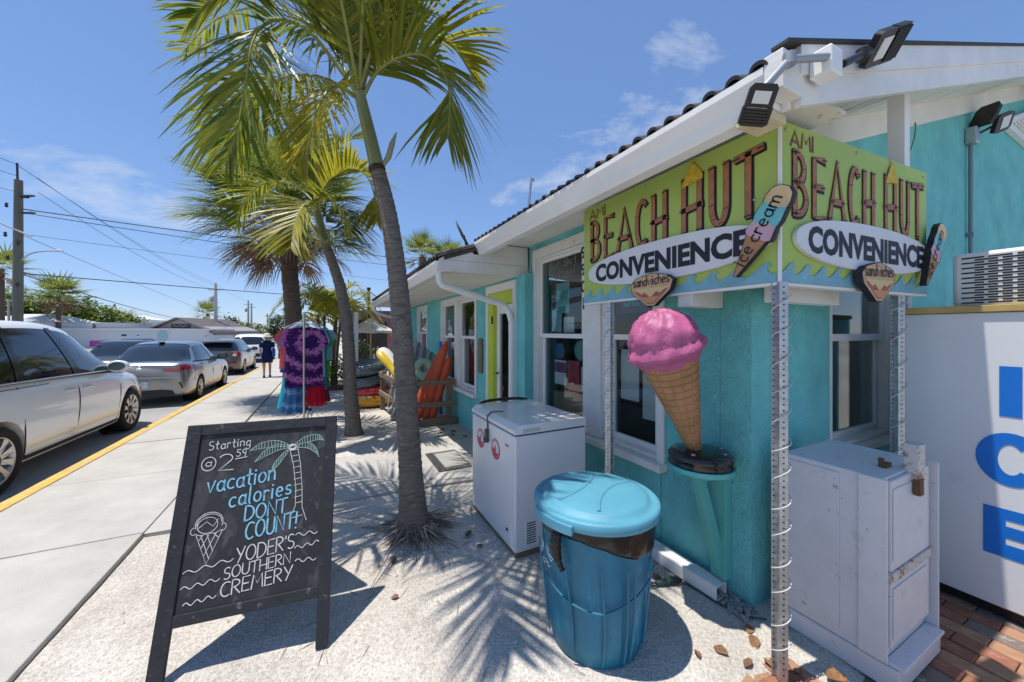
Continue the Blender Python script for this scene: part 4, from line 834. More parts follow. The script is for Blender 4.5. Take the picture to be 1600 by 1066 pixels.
# ============================================================ giant ice cream cone on a wall shelf
cone = thing('ice_cream_cone', 'giant pink ice cream cone sculpture leaning out over a round black base', 'sculpture', (1.90, 1.375, .80))
mb = MB(); mb.lathe([(.168, 0), (.172, .012), (.165, .028), (.172, .034), (.172, .05), (.155, .07), (.10, .082), (0, .085)], 36); bs = obj('base', mb, mat('gloss_black', (.012, .012, .012), .18, coat=.3), cone)
for a in (200, 290, 340, 60):
    mb = MB(); mb.lathe([(.012, 0), (.012, .006), (0, .009)], 8, Matrix.Translation((.125*math.cos(R(a)), .125*math.sin(R(a)), .072))); obj('bolt', mb, GALV, bs)
ax = Vector((1.632-1.868, 1.416-1.385, 1.543-.875)); La = ax.length; q = ax.to_track_quat('Z', 'X')
CM = Matrix.Translation((-.032, .01, .07)) @ q.to_matrix().to_4x4()
WAF = mat('waffle', (.40, .205, .09), .65, bump=(50, .2), var=(9, .25)); SCO = mat('strawberry_scoop', (.45, .105, .235), .52, bump=(26, .45, 8), var=(7, .25), rust=(18, .70, (.52, .22, .34)))
mb = MB(); lc = .56; mb.lathe([(.018, 0), (.03, .004)]+[(.028+.124*k/10, .56*k/10) for k in range(1, 11)], 40, CM); wf = obj('cone', mb, WAF, cone)
mb = MB()
for k in range(13):
    z = .02+.54*(k/12)**.86; r_ = .028+.124*z/.56+.002; mb.tube([CM @ Vector((r_*math.cos(2*PI*i/28), r_*math.sin(2*PI*i/28), z)) for i in range(29)], .0034, 5, cap=False)
for k in range(14):
    mb.tube([CM @ Vector(((.028+.124*z/.56+.002)*math.cos(2*PI*k/14+z*.55), (.028+.124*z/.56+.002)*math.sin(2*PI*k/14+z*.55), z)) for z in [.56*i/12 for i in range(13)]], .0034, 5, cap=False)
obj('waffle_ridges', mb, WAF, wf)
cr_ = random.Random(5); mb = MB(); nr, ns = 30, 56; vs = []; fs = []
for j in range(nr+1):
    ph = -PI/2*.55+(PI/2+PI/2*.55)*j/nr
    for i in range(ns):
        a = 2*PI*i/ns; r_ = .188+.003*math.sin(5*a+9*ph)+.004*math.sin(11*a-7*ph)+.003*math.sin(23*a+17*ph)
        if ph < .05: r_ += .026*math.exp(-((ph+.20)/.14)**2)*(1+.18*math.sin(7*a)+.16*math.sin(13*a+1)+.18*math.sin(29*a))
        r_ -= .010*math.exp(-((ph-.10+.05*math.sin(3*a))/.06)**2)
        vs.append(CM @ Vector((r_*math.cos(ph)*math.cos(a), r_*math.cos(ph)*math.sin(a), .655+r_*math.sin(ph)*.98)))
for j in range(nr):
    for i in range(ns): fs.append((j*ns+i, j*ns+(i+1) % ns, (j+1)*ns+(i+1) % ns, (j+1)*ns+i))
mb.add(vs, fs, 0, None, True); mb.add(vs[:ns], [tuple(range(ns))]); obj('scoop', mb, SCO, cone)
TEALP = mat('teal_gloss_paint', (.11, .45, .41), .5, var=(4, .1))
brk = thing('cone_bracket', 'teal painted timber shelf bracket fixed to the wall below the cone', 'bracket', (2.10, 1.375, .1))
mb = MB(); mb.lathe([(.178, .672), (.178, .698)], 36, Matrix.Translation((-.2, 0, 0))); obj('shelf', mb, TEALP, brk, bevel=.003)
mb = MB(); mb.box(-.045, -.045, .0, .018, .045, .67); obj('upright', mb, TEALP, brk, bevel=.003)
mb = MB(); mb.bar((-.24, 0, .66), (-.02, 0, .06), .07, .045, (0, 1, 0)); obj('brace', mb, TEALP, brk, bevel=.003)
mb = MB(); mb.box(-.2, -.035, .60, .0, .035, .668); obj('arm', mb, TEALP, brk, bevel=.003)
# downspout lying on the ground along the wall
mb = MB(); A = Vector((1.985, 2.3, .05)); B = Vector((2.03, 1.335, .045))
d = (B-A).normalized(); sx = d.cross(Vector((0, 0, 1))); up = sx.cross(d)
ring = [(-.05, -.036), (-.044, -.042), (.044, -.042), (.05, -.036), (.05, -.022), (.046, -.017), (.05, -.012), (.05, -.002), (.046, .003), (.05, .008), (.05, .018), (.046, .023), (.05, .03), (.05, .036), (.044, .042), (-.044, .042), (-.05, .036)]
inner = [(x*.9, y*.9) for x, y in ring]; n = len(ring)
vs = [A+sx*(-x)+up*y for x, y in ring]+[B+sx*(-x)+up*y for x, y in ring]+[B+sx*(-x)+up*y for x, y in inner]+[A+sx*(-x)+up*y for x, y in inner]
mb.add(vs, [(q*n+k, q*n+(k+1) % n, (q+1)*n+(k+1) % n, (q+1)*n+k) for q in range(3) for k in range(n)])
tag(obj('ground_downspout', mb, WHITE, None, fix=True), 'white rectangular downspout lying on the sand along the wall foot', 'downspout')

# ============================================================ chalk board
aL = Vector((-.69, 2.478, 1.05)); aR = Vector((.003, 2.418, 1.05)); fL = Vector((-.69, 2.105, 0)); fR = Vector((-.011, 2.018, 0))
ab = thing('chalkboard_sign', 'black wooden A-frame chalkboard with white and blue chalk lettering and drawings', 'sign', tuple((fL+fR)/2))
o0 = (fL+fR)/2
BKW = mat('black_stained_wood', (.018, .018, .02), .55, bump=(30, .3), var=(12, .3), rust=[(14, .69, (.10, .095, .09)), (60, .75, (.22, .17, .13))])
SLATE = mat('slate', (.022, .023, .025), .75, var=(3, .35), rust=[(4, .53, (.040, .041, .043)), (9, .60, (.055, .056, .058)), (60, .78, (.08, .08, .08))], stretch=(1.6, 1.6, .8))
X_ = (fR-fL).normalized(); U_ = ((aL+aR)/2-(fL+fR)/2); PH = U_.length
Mf = frame_m(tuple(fL-o0), tuple(X_), tuple(U_)); WD = (fR-fL).length+.012
def fbox(mb, x0, y0, x1, y1, z0, z1): mb.box(x0, y0, z0, x1, y1, z1, 0, Mf)
mb = MB(); fbox(mb, -.012, 0, .05, PH, -.012, .012); obj('leg', mb, BKW, ab, bevel=.003)
mb = MB(); fbox(mb, WD-.055, 0, WD, PH, -.012, .012); obj('leg', mb, BKW, ab, bevel=.003)
mb = MB(); fbox(mb, .05, PH-.055, WD-.055, PH, -.012, .011); obj('top_rail', mb, BKW, ab, bevel=.003)
mb = MB(); fbox(mb, .05, .215, WD-.055, .265, -.012, .011); obj('bottom_rail', mb, BKW, ab, bevel=.003)
mb = MB(); fbox(mb, .045, .26, WD-.05, PH-.05, -.006, .002); sl = obj('slate_panel', mb, SLATE, ab)
bkL = aL+(aL-fL)*Vector((1, 1, 0)); bkR = aR+(aR-fR)*Vector((1, 1, 0)); bkL.z = 0; bkR.z = 0
Ub = (aL+aR)/2-(bkL+bkR)/2; Mb = frame_m(tuple(bkR-o0), tuple((bkL-bkR)), tuple(Ub))
for (x0, x1, y0, y1, nm) in ((.035, .085, 0, PH-.05, 'leg'), (WD-.10, WD-.05, 0, PH-.05, 'leg'), (.085, WD-.10, .2, .25, 'bottom_rail'), (.085, WD-.10, PH-.105, PH-.05, 'top_rail'), (.085, WD-.10, .25, PH-.105, 'slate_panel')):
    mb = MB(); t = .012 if nm != 'slate_panel' else .004; mb.box(x0, y0, -t, x1, y1, t, 0, Mb); obj(nm, mb, BKW if nm != 'slate_panel' else SLATE, ab)
# chalk writing: panel coordinates, a 0..1 across and b 0..1 upwards
ax0, ax1, ay0, ay1 = .05, WD-.055, .265, PH-.055
def cx_(a): return ax0+(ax1-ax0)*a
def cy_(b): return ay0+(ay1-ay0)*b
CHW = mat('chalk_white', (.62, .62, .60), .9, var=(60, .35)); CHB = mat('chalk_blue', (.22, .50, .66), .9, var=(60, .4)); CHG = mat('chalk_green', (.33, .50, .44), .9, var=(60, .4))
hr = random.Random(9); LFT = .0042; pw = ax1-ax0; ph_ = ay1-ay0
def chalk(txt, a, b, hb, wa, mt, w=.006, slope=0., **k):
    mb = MB(); stroke_text(mb, txt, cx_(a), cy_(b), hb*ph_, w*.76, Mf, LFT, width=wa*pw, slope=slope, jit=.03, rng=hr, **k); obj('chalk_lettering', mb, mt, sl, fix=False)
def chalk_line(lines, mt, w=.004, name='chalk_drawing'):
    mb = MB()
    for l in lines: mb.ribbon([(cx_(a), cy_(b)) for a, b in l], w*.8, Mf, LFT)
    return obj(name, mb, mt, sl, fix=False)
chalk('Starting', .07, .90, .055, .31, CHW, .005, .05, gap=.25)
chalk_line([[(.085+.038*math.cos(t)*1.35, .815+.042*math.sin(t)) for t in [2*PI*k/20 for k in range(21)]]], CHW, .005)
chalk('a', .065, .80, .045, .04, CHW, .005); chalk('2', .16, .765, .10, .10, CHW, .006); chalk('59', .285, .845, .045, .07, CHW, .005, gap=.3); chalk_line([[(.28, .83), (.365, .838)]], CHW, .005)
chalk('vacation', .10, .635, .105, .50, CHB, .0105, .10); chalk('calories', .275, .535, .10, .46, CHB, .0105, .10, gap=.25); chalk('DONT', .40, .445, .085, .31, CHB, .010, .08, gap=.18); chalk('COUNT!', .42, .335, .095, .38, CHB, .0105, .09, gap=.2)
chalk("YODER'S", .37, .212, .082, .42, CHW, .007, .10, gap=.16); chalk('SOUTHERN', .30, .135, .062, .47, CHW, .006, .075, gap=.17); chalk('CREMERY', .29, .045, .075, .50, CHW, .007, .07, gap=.16)
def wavy(a0, a1, b, sl_, n=3): return [(a0+(a1-a0)*k/24, b+sl_*(k/24)+.010*math.sin(2*PI*n*k/24)) for k in range(25)]
chalk_line([wavy(.02, .35, .205, .035), wavy(.02, .27, .125, .02), wavy(.05, .26, .04, .02), wavy(.80, .97, .315, .0, 2), wavy(.80, .985, .24, .015, 2.5), wavy(.81, .97, .165, -.005, 2)], CHW, .005)
# cone drawing
C0 = (.15, .455)
ell = lambda cx, cy, rx, ry, a0=0, a1=360, n=20: [(cx+rx*math.cos(R(a0+(a1-a0)*k/n)), cy+ry*math.sin(R(a0+(a1-a0)*k/n))) for k in range(n+1)]
chalk_line([ell(.15, .46, .095, .062, -20, 200), ell(.15, .462, .085, .05, 0, 200), ell(.14, .45, .07, .045), ell(.05, .425, .022, .02, 90, 300), ell(.25, .43, .022, .02, 240, 450), [(.06, .41), (.10, .395), (.15, .405), (.20, .40), (.245, .415)], [(.07, .40), (.165, .235), (.245, .405)], [(.10, .40), (.18, .26)], [(.14, .405), (.20, .30)], [(.19, .40), (.23, .37)], [(.21, .405), (.14, .28)], [(.16, .40), (.115, .325)], [(.115, .395), (.09, .365)], [(.08, .44), (.13, .47), (.18, .44), (.21, .48)]], CHW, .0035)
# palm drawing
trunk = [[(.70, .865), (.745, .74), (.775, .60), (.78, .49), (.74, .415)], [(.765, .875), (.80, .75), (.825, .60), (.835, .48), (.875, .395)]]
for k in range(10):
    t = k/10; trunk.append([(.705+.075*t**.6, .85-.38*t), (.77+.065*t**.7, .855-.38*t)])
trunk.append([(.755, .42), (.84, .43)])
chalk_line(trunk, CHW, .0035); chalk_line([ell(.722, .873, .028, .015)], CHW, .014)
fronds = [[(.715, .88), (.60, .925), (.47, .92), (.38, .875)], [(.715, .88), (.60, .90), (.50, .865), (.43, .80)], [(.70, .87), (.64, .83), (.58, .77), (.57, .72)], [(.73, .885), (.82, .935), (.93, .945), (.985, .90)], [(.735, .88), (.85, .895), (.92, .855), (.95, .79)]]
fl = []
for f in fronds:
    p = [(v.x, v.y) for v in smooth_path([(a, b, 0) for a, b in f], 5)]; fl.append(p); lo = []
    for i, (a, b) in enumerate(p): lo.append((a+.004, b-.045*math.sin(PI*min(1, i/(len(p)-1)+.02))))
    fl.append(lo)
    for i in range(2, len(p)-1): fl.append([p[i], lo[i]])
chalk_line(fl, CHG, .0032)
# ============================================================ palms and other plants
LEAF = mat('palm_leaf', (.12, .195, .022), .40, tint=(.46, .41, .04), trans=.52, var=(3, .25), spec=.45)
LEAFY = mat('palm_leaf_yellow', (.24, .27, .025), .40, tint=(.58, .48, .04), trans=.54, var=(3, .25), spec=.4)
RACH = mat('leaf_stalk', (.26, .27, .07), .5, var=(8, .2))
FAN = mat('fan_leaf', (.12, .19, .028), .45, tint=(.36, .36, .07), trans=.45, var=(3, .25))
DEAD = mat('dead_leaf', (.25, .14, .075), .8, tint=(.42, .29, .17), trans=.15, var=(5, .3))
BARK = mat('palm_bark', (.185, .158, .135), .9, bump=(7, 1.), var=(5, .5), rust=[(8, .70, (.36, .34, .31)), (5, .66, (.085, .07, .058))], stretch=(2.2, 2.2, 9))
BARKD = mat('sabal_bark', (.135, .095, .068), .95, bump=(28, .9), var=(7, .4), stretch=(1, 1, 3))
SHAFT = mat('crownshaft', (.24, .27, .12), .45, var=(6, .25), stretch=(1, 1, .25))
def leaflet(mb, base, d, n, ln, w, droop, rng, tint, seg=4):
    """one folded narrow leaf blade that bends under its weight"""
    p = Vector(base); d = Vector(d).normalized(); sw = d.cross(n)
    sw = sw.normalized() if sw.length > 1e-4 else d.orthogonal().normalized(); vs = []
    prof = (.45, 1., .86, .55, .06) if seg == 4 else (.5, 1., .6, .06)
    for k in range(seg+1):
        ww = w*prof[k]; vs += [p-sw*ww, p+sw*ww]
        d = (d+Vector((0, 0, -1))*droop*(.4+.8*k/seg)).normalized(); p = p+d*(ln/seg)
        sw = (sw-d*sw.dot(d)).normalized()
    mb.add(vs, [(2*k, 2*k+1, 2*k+3, 2*k+2) for k in range(seg)], 0, tint)
def frond(path, nl, lmax, w, droop, rng, parent, org, mt, rad=.012, vup=.35, t0=.13, ybase=.3):
    P = smooth_path([Vector(p)-Vector(org) for p in path], 8); N = len(P); mb = MB()
    cum = [0.]
    for i in range(1, N): cum.append(cum[-1]+(P[i]-P[i-1]).length)
    def at(t):
        s = t*cum[-1]
        for i in range(1, N):
            if cum[i] >= s: k = (s-cum[i-1])/max(1e-6, cum[i]-cum[i-1]); return P[i-1].lerp(P[i], k), (P[i]-P[i-1]).normalized()
        return P[-1], (P[-1]-P[-2]).normalized()
    for i in range(nl):
        t = t0+(1-t0)*(i+.5)/nl; p, T = at(t); S = T.cross(Vector((0, 0, 1)))
        S = S.normalized() if S.length > .15 else Vector((1, .2, 0)).normalized()
        Nn = S.cross(T).normalized(); L_ = lmax*(.45+.55*math.sin(PI*min(1, .12+.80*t))**.8)*(1 if t < .8 else 1-.55*(t-.8)/.2)
        for sg in (-1, 1):
            a = R(58-26*t+rng.uniform(-7, 7)); d = T*math.cos(a)+S*sg*math.sin(a)+Nn*(vup+rng.uniform(-.12, .12))
            leaflet(mb, p, d, Nn+T*.2*sg, L_*rng.uniform(.82, 1.1), w*rng.uniform(.8, 1.15), droop*rng.uniform(.7, 1.35), rng, min(1, max(0, rng.gauss(ybase, .25))))
    f = obj('frond', mb, mt, parent, fix=False)
    mb = MB(); mb.tube(P, [rad*(1-.8*i/(N-1)) for i in range(N)], 6); obj('rachis', mb, RACH, f, fix=False)
    return f
def ringed_trunk(path, radii, org, parent, mt, ring=.05, name='trunk'):
    P = smooth_path([Vector(p)-Vector(org) for p in path], 18); n = len(P); mb = MB(); rr = []; Q = []
    m_ = len(path)-1
    for i, p in enumerate(P):
        t = i/(n-1)*m_; k = min(int(t), m_-1); r0 = radii[k]+(radii[k+1]-radii[k])*(t-k)
        Q.append(p); rr.append(r0*(1+(.05 if i % 2 else -.015)+.015*math.sin(i*1.7)))
    mb.tube(Q, rr, 16); return obj(name, mb, mt, parent)
pr_ = random.Random(21)
F1 = {'f1': [(0.21, 3.06, 3.38), (-0.08, 3.12, 3.76), (-0.27, 3.16, 3.85), (-0.4, 3.12, 3.74), (-0.46, 3.03, 3.52), (-0.49, 2.99, 3.22), (-0.53, 2.96, 2.89), (-0.6, 2.99, 2.66)],
'f2': [(0.25, 3.04, 3.38), (0.34, 2.96, 3.54), (0.49, 2.83, 3.62), (0.63, 2.71, 3.6), (0.74, 2.6, 3.45), (0.79, 2.57, 3.26), (0.78, 2.58, 2.96)],
'f3': [(0.18, 3.1, 3.39), (-0.02, 3.31, 3.59), (-0.27, 3.56, 3.69), (-0.48, 3.72, 3.61), (-0.65, 3.86, 3.42), (-0.79, 3.98, 3.17)],
'f4': [(0.2, 3.07, 3.37), (0.05, 2.89, 3.3), (-0.05, 2.77, 3.07), (-0.1, 2.74, 2.85), (-0.16, 2.77, 2.68)],
'f5': [(0.21, 3.06, 3.4), (0.08, 3.1, 3.8), (-0.14, 3.15, 4.1), (-0.39, 3.22, 4.19), (-0.67, 3.31, 4.05), (-0.86, 3.35, 3.78)],
'f6': [(0.22, 3.06, 3.43), (0.18, 3.16, 3.98), (0.11, 3.25, 4.54), (-0.01, 3.37, 4.96)],
'f7': [(0.24, 3.05, 3.43), (0.35, 3.02, 3.84), (0.5, 2.94, 4.14), (0.69, 2.79, 4.29), (0.91, 2.68, 4.24)],
'f8': [(0.22, 3.08, 3.44), (0.31, 3.32, 4.2), (0.47, 3.57, 5.06)],
'f9': [(0.25, 3.04, 3.39), (0.44, 3.14, 3.83), (0.67, 3.13, 4.07), (0.94, 3.11, 4.09), (1.14, 3.07, 3.88)],
'f10': [(0.2, 3.09, 3.42), (-0.06, 3.5, 4.09), (-0.49, 4.06, 4.58), (-0.97, 4.52, 4.63), (-1.31, 4.81, 4.39)],
'f11': [(0.22, 3.08, 3.42), (0.25, 3.57, 4.09), (0.32, 4.21, 4.82), (0.41, 4.83, 5.17)],
'f12': [(0.22, 3.03, 3.41), (0.22, 2.69, 3.83), (0.25, 2.3, 4.1), (.3, 1.9, 3.95)],
'f13': [(0.21, 3.02, 3.41), (0.05, 2.65, 3.88), (-.1, 2.25, 4.1), (-.2, 1.8, 4.0)], 'f14': [(0.22, 3.02, 3.41), (0.4, 2.7, 3.95), (.65, 2.3, 4.2), (.95, 1.95, 4.05)]}
P1 = (.603, 2.87, 0)
palm = thing('palm_tree', 'nearest slender palm with ringed grey trunk leaning over the white sand', 'palm tree', P1, 0, 'palms beside the pavement')
ringed_trunk([(.603, 2.866, -.03), (.598, 2.87, .06), (.59, 2.872, .16), (.576, 2.88, .45), (.549, 2.893, .944), (.523, 2.907, 1.441), (.487, 2.924, 1.937), (.425, 2.956, 2.434), (.346, 2.996, 2.806)], [.14, .125, .105, .088, .082, .078, .072, .064, .055], P1, palm, BARK)
P = smooth_path([Vector(p)-Vector(P1) for p in ((.346, 2.996, 2.80), (.33, 3.004, 2.88), (.284, 3.027, 3.104), (.235, 3.052, 3.33), (.225, 3.057, 3.40))], 5)
mb = MB(); mb.tube(P, [.060-.022*i/(len(P)-1) for i in range(len(P))], 14); obj('crownshaft', mb, SHAFT, palm)
mb = MB(); mb.lathe([(.058, 0), (.065, .01), (.063, .03), (.057, .045)], 16, Matrix.Translation(Vector((.346, 2.996, 2.79))-Vector(P1)) @ Matrix.Rotation(R(-14), 4, 'Y')); obj('scar_ring', mb, mat('dark_scar', (.05, .03, .02), .9), palm)
mb = MB(); mb.tube([Vector(p)-Vector(P1) for p in ((.375, 2.98, 2.82), (.42, 2.95, 2.90), (.445, 2.93, 3.0), (.475, 2.92, 3.09))], [.012, .022, .02, .004], 8); obj('flower_bud', mb, mat('bud_green', (.30, .31, .19), .6), palm)
for k, p in F1.items():
    up = k in ('f6', 'f8', 'f11', 'f12'); yl = k in ('f4',)
    frond(p, 72 if k != 'f4' else 50, .70 if k not in ('f4',) else .50, .0125, .18 if not up else .11, pr_, palm, P1, LEAFY if yl or k in ('f9', 'f7') else LEAF, .016, vup=.45 if k not in ('f1', 'f2', 'f3', 'f4') else .15, ybase=.62 if yl else .36)
# loose hanging dry leaflet strands
# roots and dry litter round the foot
mb = MB()
for k in range(300):
    a = pr_.uniform(0, 2*PI); r0 = pr_.uniform(.09, .14); r1 = r0+abs(pr_.gauss(.0, .11))+.03; da = pr_.uniform(-.5, .5)
    w = Vector((math.cos(a+da)*r1, math.sin(a+da)*r1, 0)); z1 = sand_z(P1[0]+w.x, P1[1]+w.y)+pr_.uniform(.003, .012)
    mb.tube([(math.cos(a)*r0, math.sin(a)*r0, pr_.uniform(.03, .09)), ((math.cos(a)*r0+w.x)/2, (math.sin(a)*r0+w.y)/2, pr_.uniform(.025, .05)), (w.x, w.y, z1)], [pr_.uniform(.004, .009), .005, .002], 5, tint=pr_.random())
o = obj('root_fibres', mb, mat('dry_roots', (.13, .10, .075), .95, tint=(.46, .38, .29), var=(20, .4)), palm); o['kind'] = 'stuff'
# second slim palm
S1 = {'s1': [(-0.15, 5.9, 3.38), (0.02, 5.81, 3.68), (0.27, 5.64, 3.84), (0.46, 5.48, 3.75), (0.57, 5.43, 3.5), (0.61, 5.41, 3.1)],
's2': [(-0.16, 5.91, 3.38), (-0.43, 6.16, 3.67), (-0.78, 6.44, 3.76), (-1.09, 6.71, 3.56), (-1.22, 6.78, 3.17)],
's3': [(-0.15, 5.9, 3.39), (-0.18, 6.03, 4.04), (-0.35, 6.23, 4.56), (-0.62, 6.47, 4.81)],
's4': [(-0.15, 5.9, 3.39), (-0.02, 6.06, 3.99), (0.2, 6.17, 4.43), (0.48, 6.25, 4.63)],
's5': [(-0.15, 5.9, 3.38), (-0.28, 5.63, 3.25), (-0.38, 5.46, 2.94), (-0.41, 5.36, 2.62)],
's6': [(-0.15, 5.9, 3.38), (-0.28, 6.42, 4.08), (-0.58, 7.02, 4.48), (-0.96, 7.54, 4.51)],
's7': [(-0.15, 5.9, 3.38), (0.02, 5.55, 3.35), (0.17, 5.35, 3.15), (0.27, 5.25, 2.86)]}
P2 = (.354, 6.0, 0)
palm2 = thing('palm_tree', 'second slender palm, its curved trunk rising behind the clothes rack', 'palm tree', P2, 0, 'palms beside the pavement')
ringed_trunk([(.354, 6.006, -.03), (.345, 6.0, .12), (.301, 6.0, .759), (.265, 5.972, 1.531), (.169, 5.965, 2.194), (-.02, 5.955, 2.80)], [.15, .115, .09, .085, .075, .06], P2, palm2, BARK)
P = smooth_path([Vector(p)-Vector(P2) for p in ((-.02, 5.955, 2.78), (-.06, 5.94, 2.95), (-.12, 5.91, 3.2), (-.15, 5.90, 3.42))], 5)
mb = MB(); mb.tube(P, [.075-.035*i/(len(P)-1) for i in range(len(P))], 12); obj('crownshaft', mb, SHAFT, palm2)
mb = MB()
for k in range(60):
    a = pr_.uniform(0, 2*PI); r_ = pr_.uniform(.08, .34); mb.tube([(-.40, -.05, 2.82), (-.40+math.cos(a)*r_*.6, -.05+math.sin(a)*r_*.6, 2.86+pr_.uniform(-.05, .12)), (-.40+math.cos(a)*r_, -.05+math.sin(a)*r_, 2.78+pr_.uniform(-.12, .1))], [.006, .004, .002], 4)
o = obj('flower_strands', mb, mat('flower_strand', (.33, .33, .15), .7), palm2); o['kind'] = 'stuff'
mb = MB(); mb.tube([(-.36, -.06, 2.80), (-.50, -.2, 2.95), (-.60, -.28, 3.10)], [.02, .045, .008], 8); obj('flower_bud', mb, mat('bud_green2', (.33, .34, .16), .6), palm2)
for k, p in S1.items(): frond(p, 54, .66, .019, .16, pr_, palm2, P2, LEAFY if k in ('s5', 's1') else LEAF, .017, vup=.35, ybase=.42)
# fan palms
def fan_leaf(mb, base, d, pet, rad, nseg, droop, rng, tint, spread=2.5, w=.02, cost=.25, pet_r=.009):
    base = Vector(base); d = Vector(d).normalized(); tip = base+d*pet+Vector((0, 0, -.10*pet))
    S = d.cross(Vector((0, 0, 1))); S = S.normalized() if S.length > .1 else Vector((1, 0, 0)); N = S.cross(d).normalized()
    for k in range(nseg):
        a = spread*(k/(nseg-1)-.5)*1.0; st = tip+d*cost*rad*math.cos(a)*.6
        dd = d*math.cos(a)+S*math.sin(a)+N*(.10+.22*abs(math.sin(a)))
        leaflet(mb, st if abs(a) < 1 else tip, dd, N, rad*(.75+.25*math.cos(a))*rng.uniform(.9, 1.08), w, droop*rng.uniform(.7, 1.4), rng, min(1, max(0, tint+rng.gauss(0, .15))), 3)
    mb.tube([base, base+d*pet*.6, tip], [pet_r, pet_r*.8, pet_r*.5], 5, 1)
def fan_palm(label, base, lean, h, r0, nlv, ndead, rad, pet, rng, group, lod=20, crownshift=(0, 0, 0), boots=True, w=.02):
    root = thing('fan_palm', label, 'palm tree', base, 0, group)
    top = Vector((lean[0], lean[1], h)); ringed_trunk([(0, 0, -.05), (top.x*.4, top.y*.4, h*.4), (top.x*.8, top.y*.8, h*.75), tuple(top)], [r0*1.12, r0, r0*.95, r0*.95], (0, 0, 0), root, BARKD)
    for i in range(nlv):
        a = i*2.39996+rng.uniform(-.3, .3); el = math.asin(-.25+1.22*((i+.5)/nlv))+rng.uniform(-.12, .12); d = Vector((math.cos(a)*math.cos(el), math.sin(a)*math.cos(el), math.sin(el)))
        mb = MB(); fan_leaf(mb, top+Vector((0, 0, .05*i/nlv)), d, pet*rng.uniform(.8, 1.15), rad*rng.uniform(.85, 1.1), lod, .16+.10*(1-el), rng, rng.uniform(.1, .6), w=w)
        obj('fan_leaf', mb, [FAN, RACH], root, fix=False)
    for i in range(ndead):
        a = i*2.39996+rng.uniform(-.4, .4); el = rng.uniform(-1.1, .05); d = Vector((math.cos(a)*math.cos(el), math.sin(a)*math.cos(el), math.sin(el)))
        mb = MB(); fan_leaf(mb, top-Vector((0, 0, .1)), d, pet*rng.uniform(.35, 1.0), rad*rng.uniform(.5, .95), lod, rng.uniform(.3, .6), rng, rng.uniform(0, .8), spread=2.9, w=w*.9)
        obj('dead_leaf', mb, [DEAD, DEAD], root, fix=False)
    return root
fr_ = random.Random(33)
fan_palm('bushy fan palm with a thick trunk and a brown skirt of dead leaves', (-.57, 9.6, 0), (-.26, .1), 4.05, .17, 84, 32, 1.0, 1.05, fr_, None, 24)
fan_palm('fan palm rising behind the lower roof, left of the pair', (3.02, 13.05, 0), (.0, .0), 4.2, .14, 24, 5, .55, .5, fr_, 'pair of fan palms behind the roof', 15)
fan_palm('fan palm rising behind the lower roof, right of the pair', (3.75, 12.7, 0), (.0, .0), 4.0, .14, 24, 5, .5, .5, fr_, 'pair of fan palms behind the roof', 15)
fan_palm('fan palm standing before the green trees across the street', (-23.7, 52.3, -.13), (.0, .0), 5.1, .18, 26, 8, 1.7, 1.1, fr_, None, 13, w=.07)
fan_palm('fan palm at the left edge behind the wooden utility pole', (-20.2, 38.6, -.13), (.0, .0), 6.0, .13, 20, 4, 1.2, .8, fr_, None, 13, w=.05)
fan_palm('small far palm behind the grey gabled building', (-17.6, 76.1, -.13), (0, 0), 4.6, .25, 20, 3, 1.6, 1.0, fr_, None, 11, w=.07)
fan_palm('low palm in front of the white three storey house', (-24.5, 66, -.13), (0, 0), 2.6, .25, 18, 0, 1.7, 1.0, fr_, None, 11, w=.07)
# golden clumping palm
ar = thing('clumping_palm', 'golden yellow clumping palm behind the second slender palm', 'palm tree', (.05, 11.7, 0))
for i in range(6):
    a = i*1.05; mb = MB(); mb.tube([(.14*math.cos(a), .14*math.sin(a), 0), (.2*math.cos(a), .2*math.sin(a), 1.1), (.3*math.cos(a), .3*math.sin(a), 2.0)], [.05, .045, .035], 8); obj('stem', mb, BARKD, ar)
for i in range(30):
    a = i*2.4; el = R(fr_.uniform(25, 85)); r_ = fr_.uniform(.75, 1.15); z0 = fr_.uniform(1.5, 2.3)
    c_, s_ = math.cos(a), math.sin(a); p0 = Vector((.2*c_, .2*s_, z0)); hh = r_*math.sin(el)*.9
    frond([p0, p0+Vector((c_*r_*.35, s_*r_*.35, hh*.75)), p0+Vector((c_*r_*.75, s_*r_*.75, hh*.85)), p0+Vector((c_*r_*1.1, s_*r_*1.1, hh*.25))], 22, .42, .022, .2, fr_, ar, (0, 0, 0), LEAFY, .012, ybase=.35)
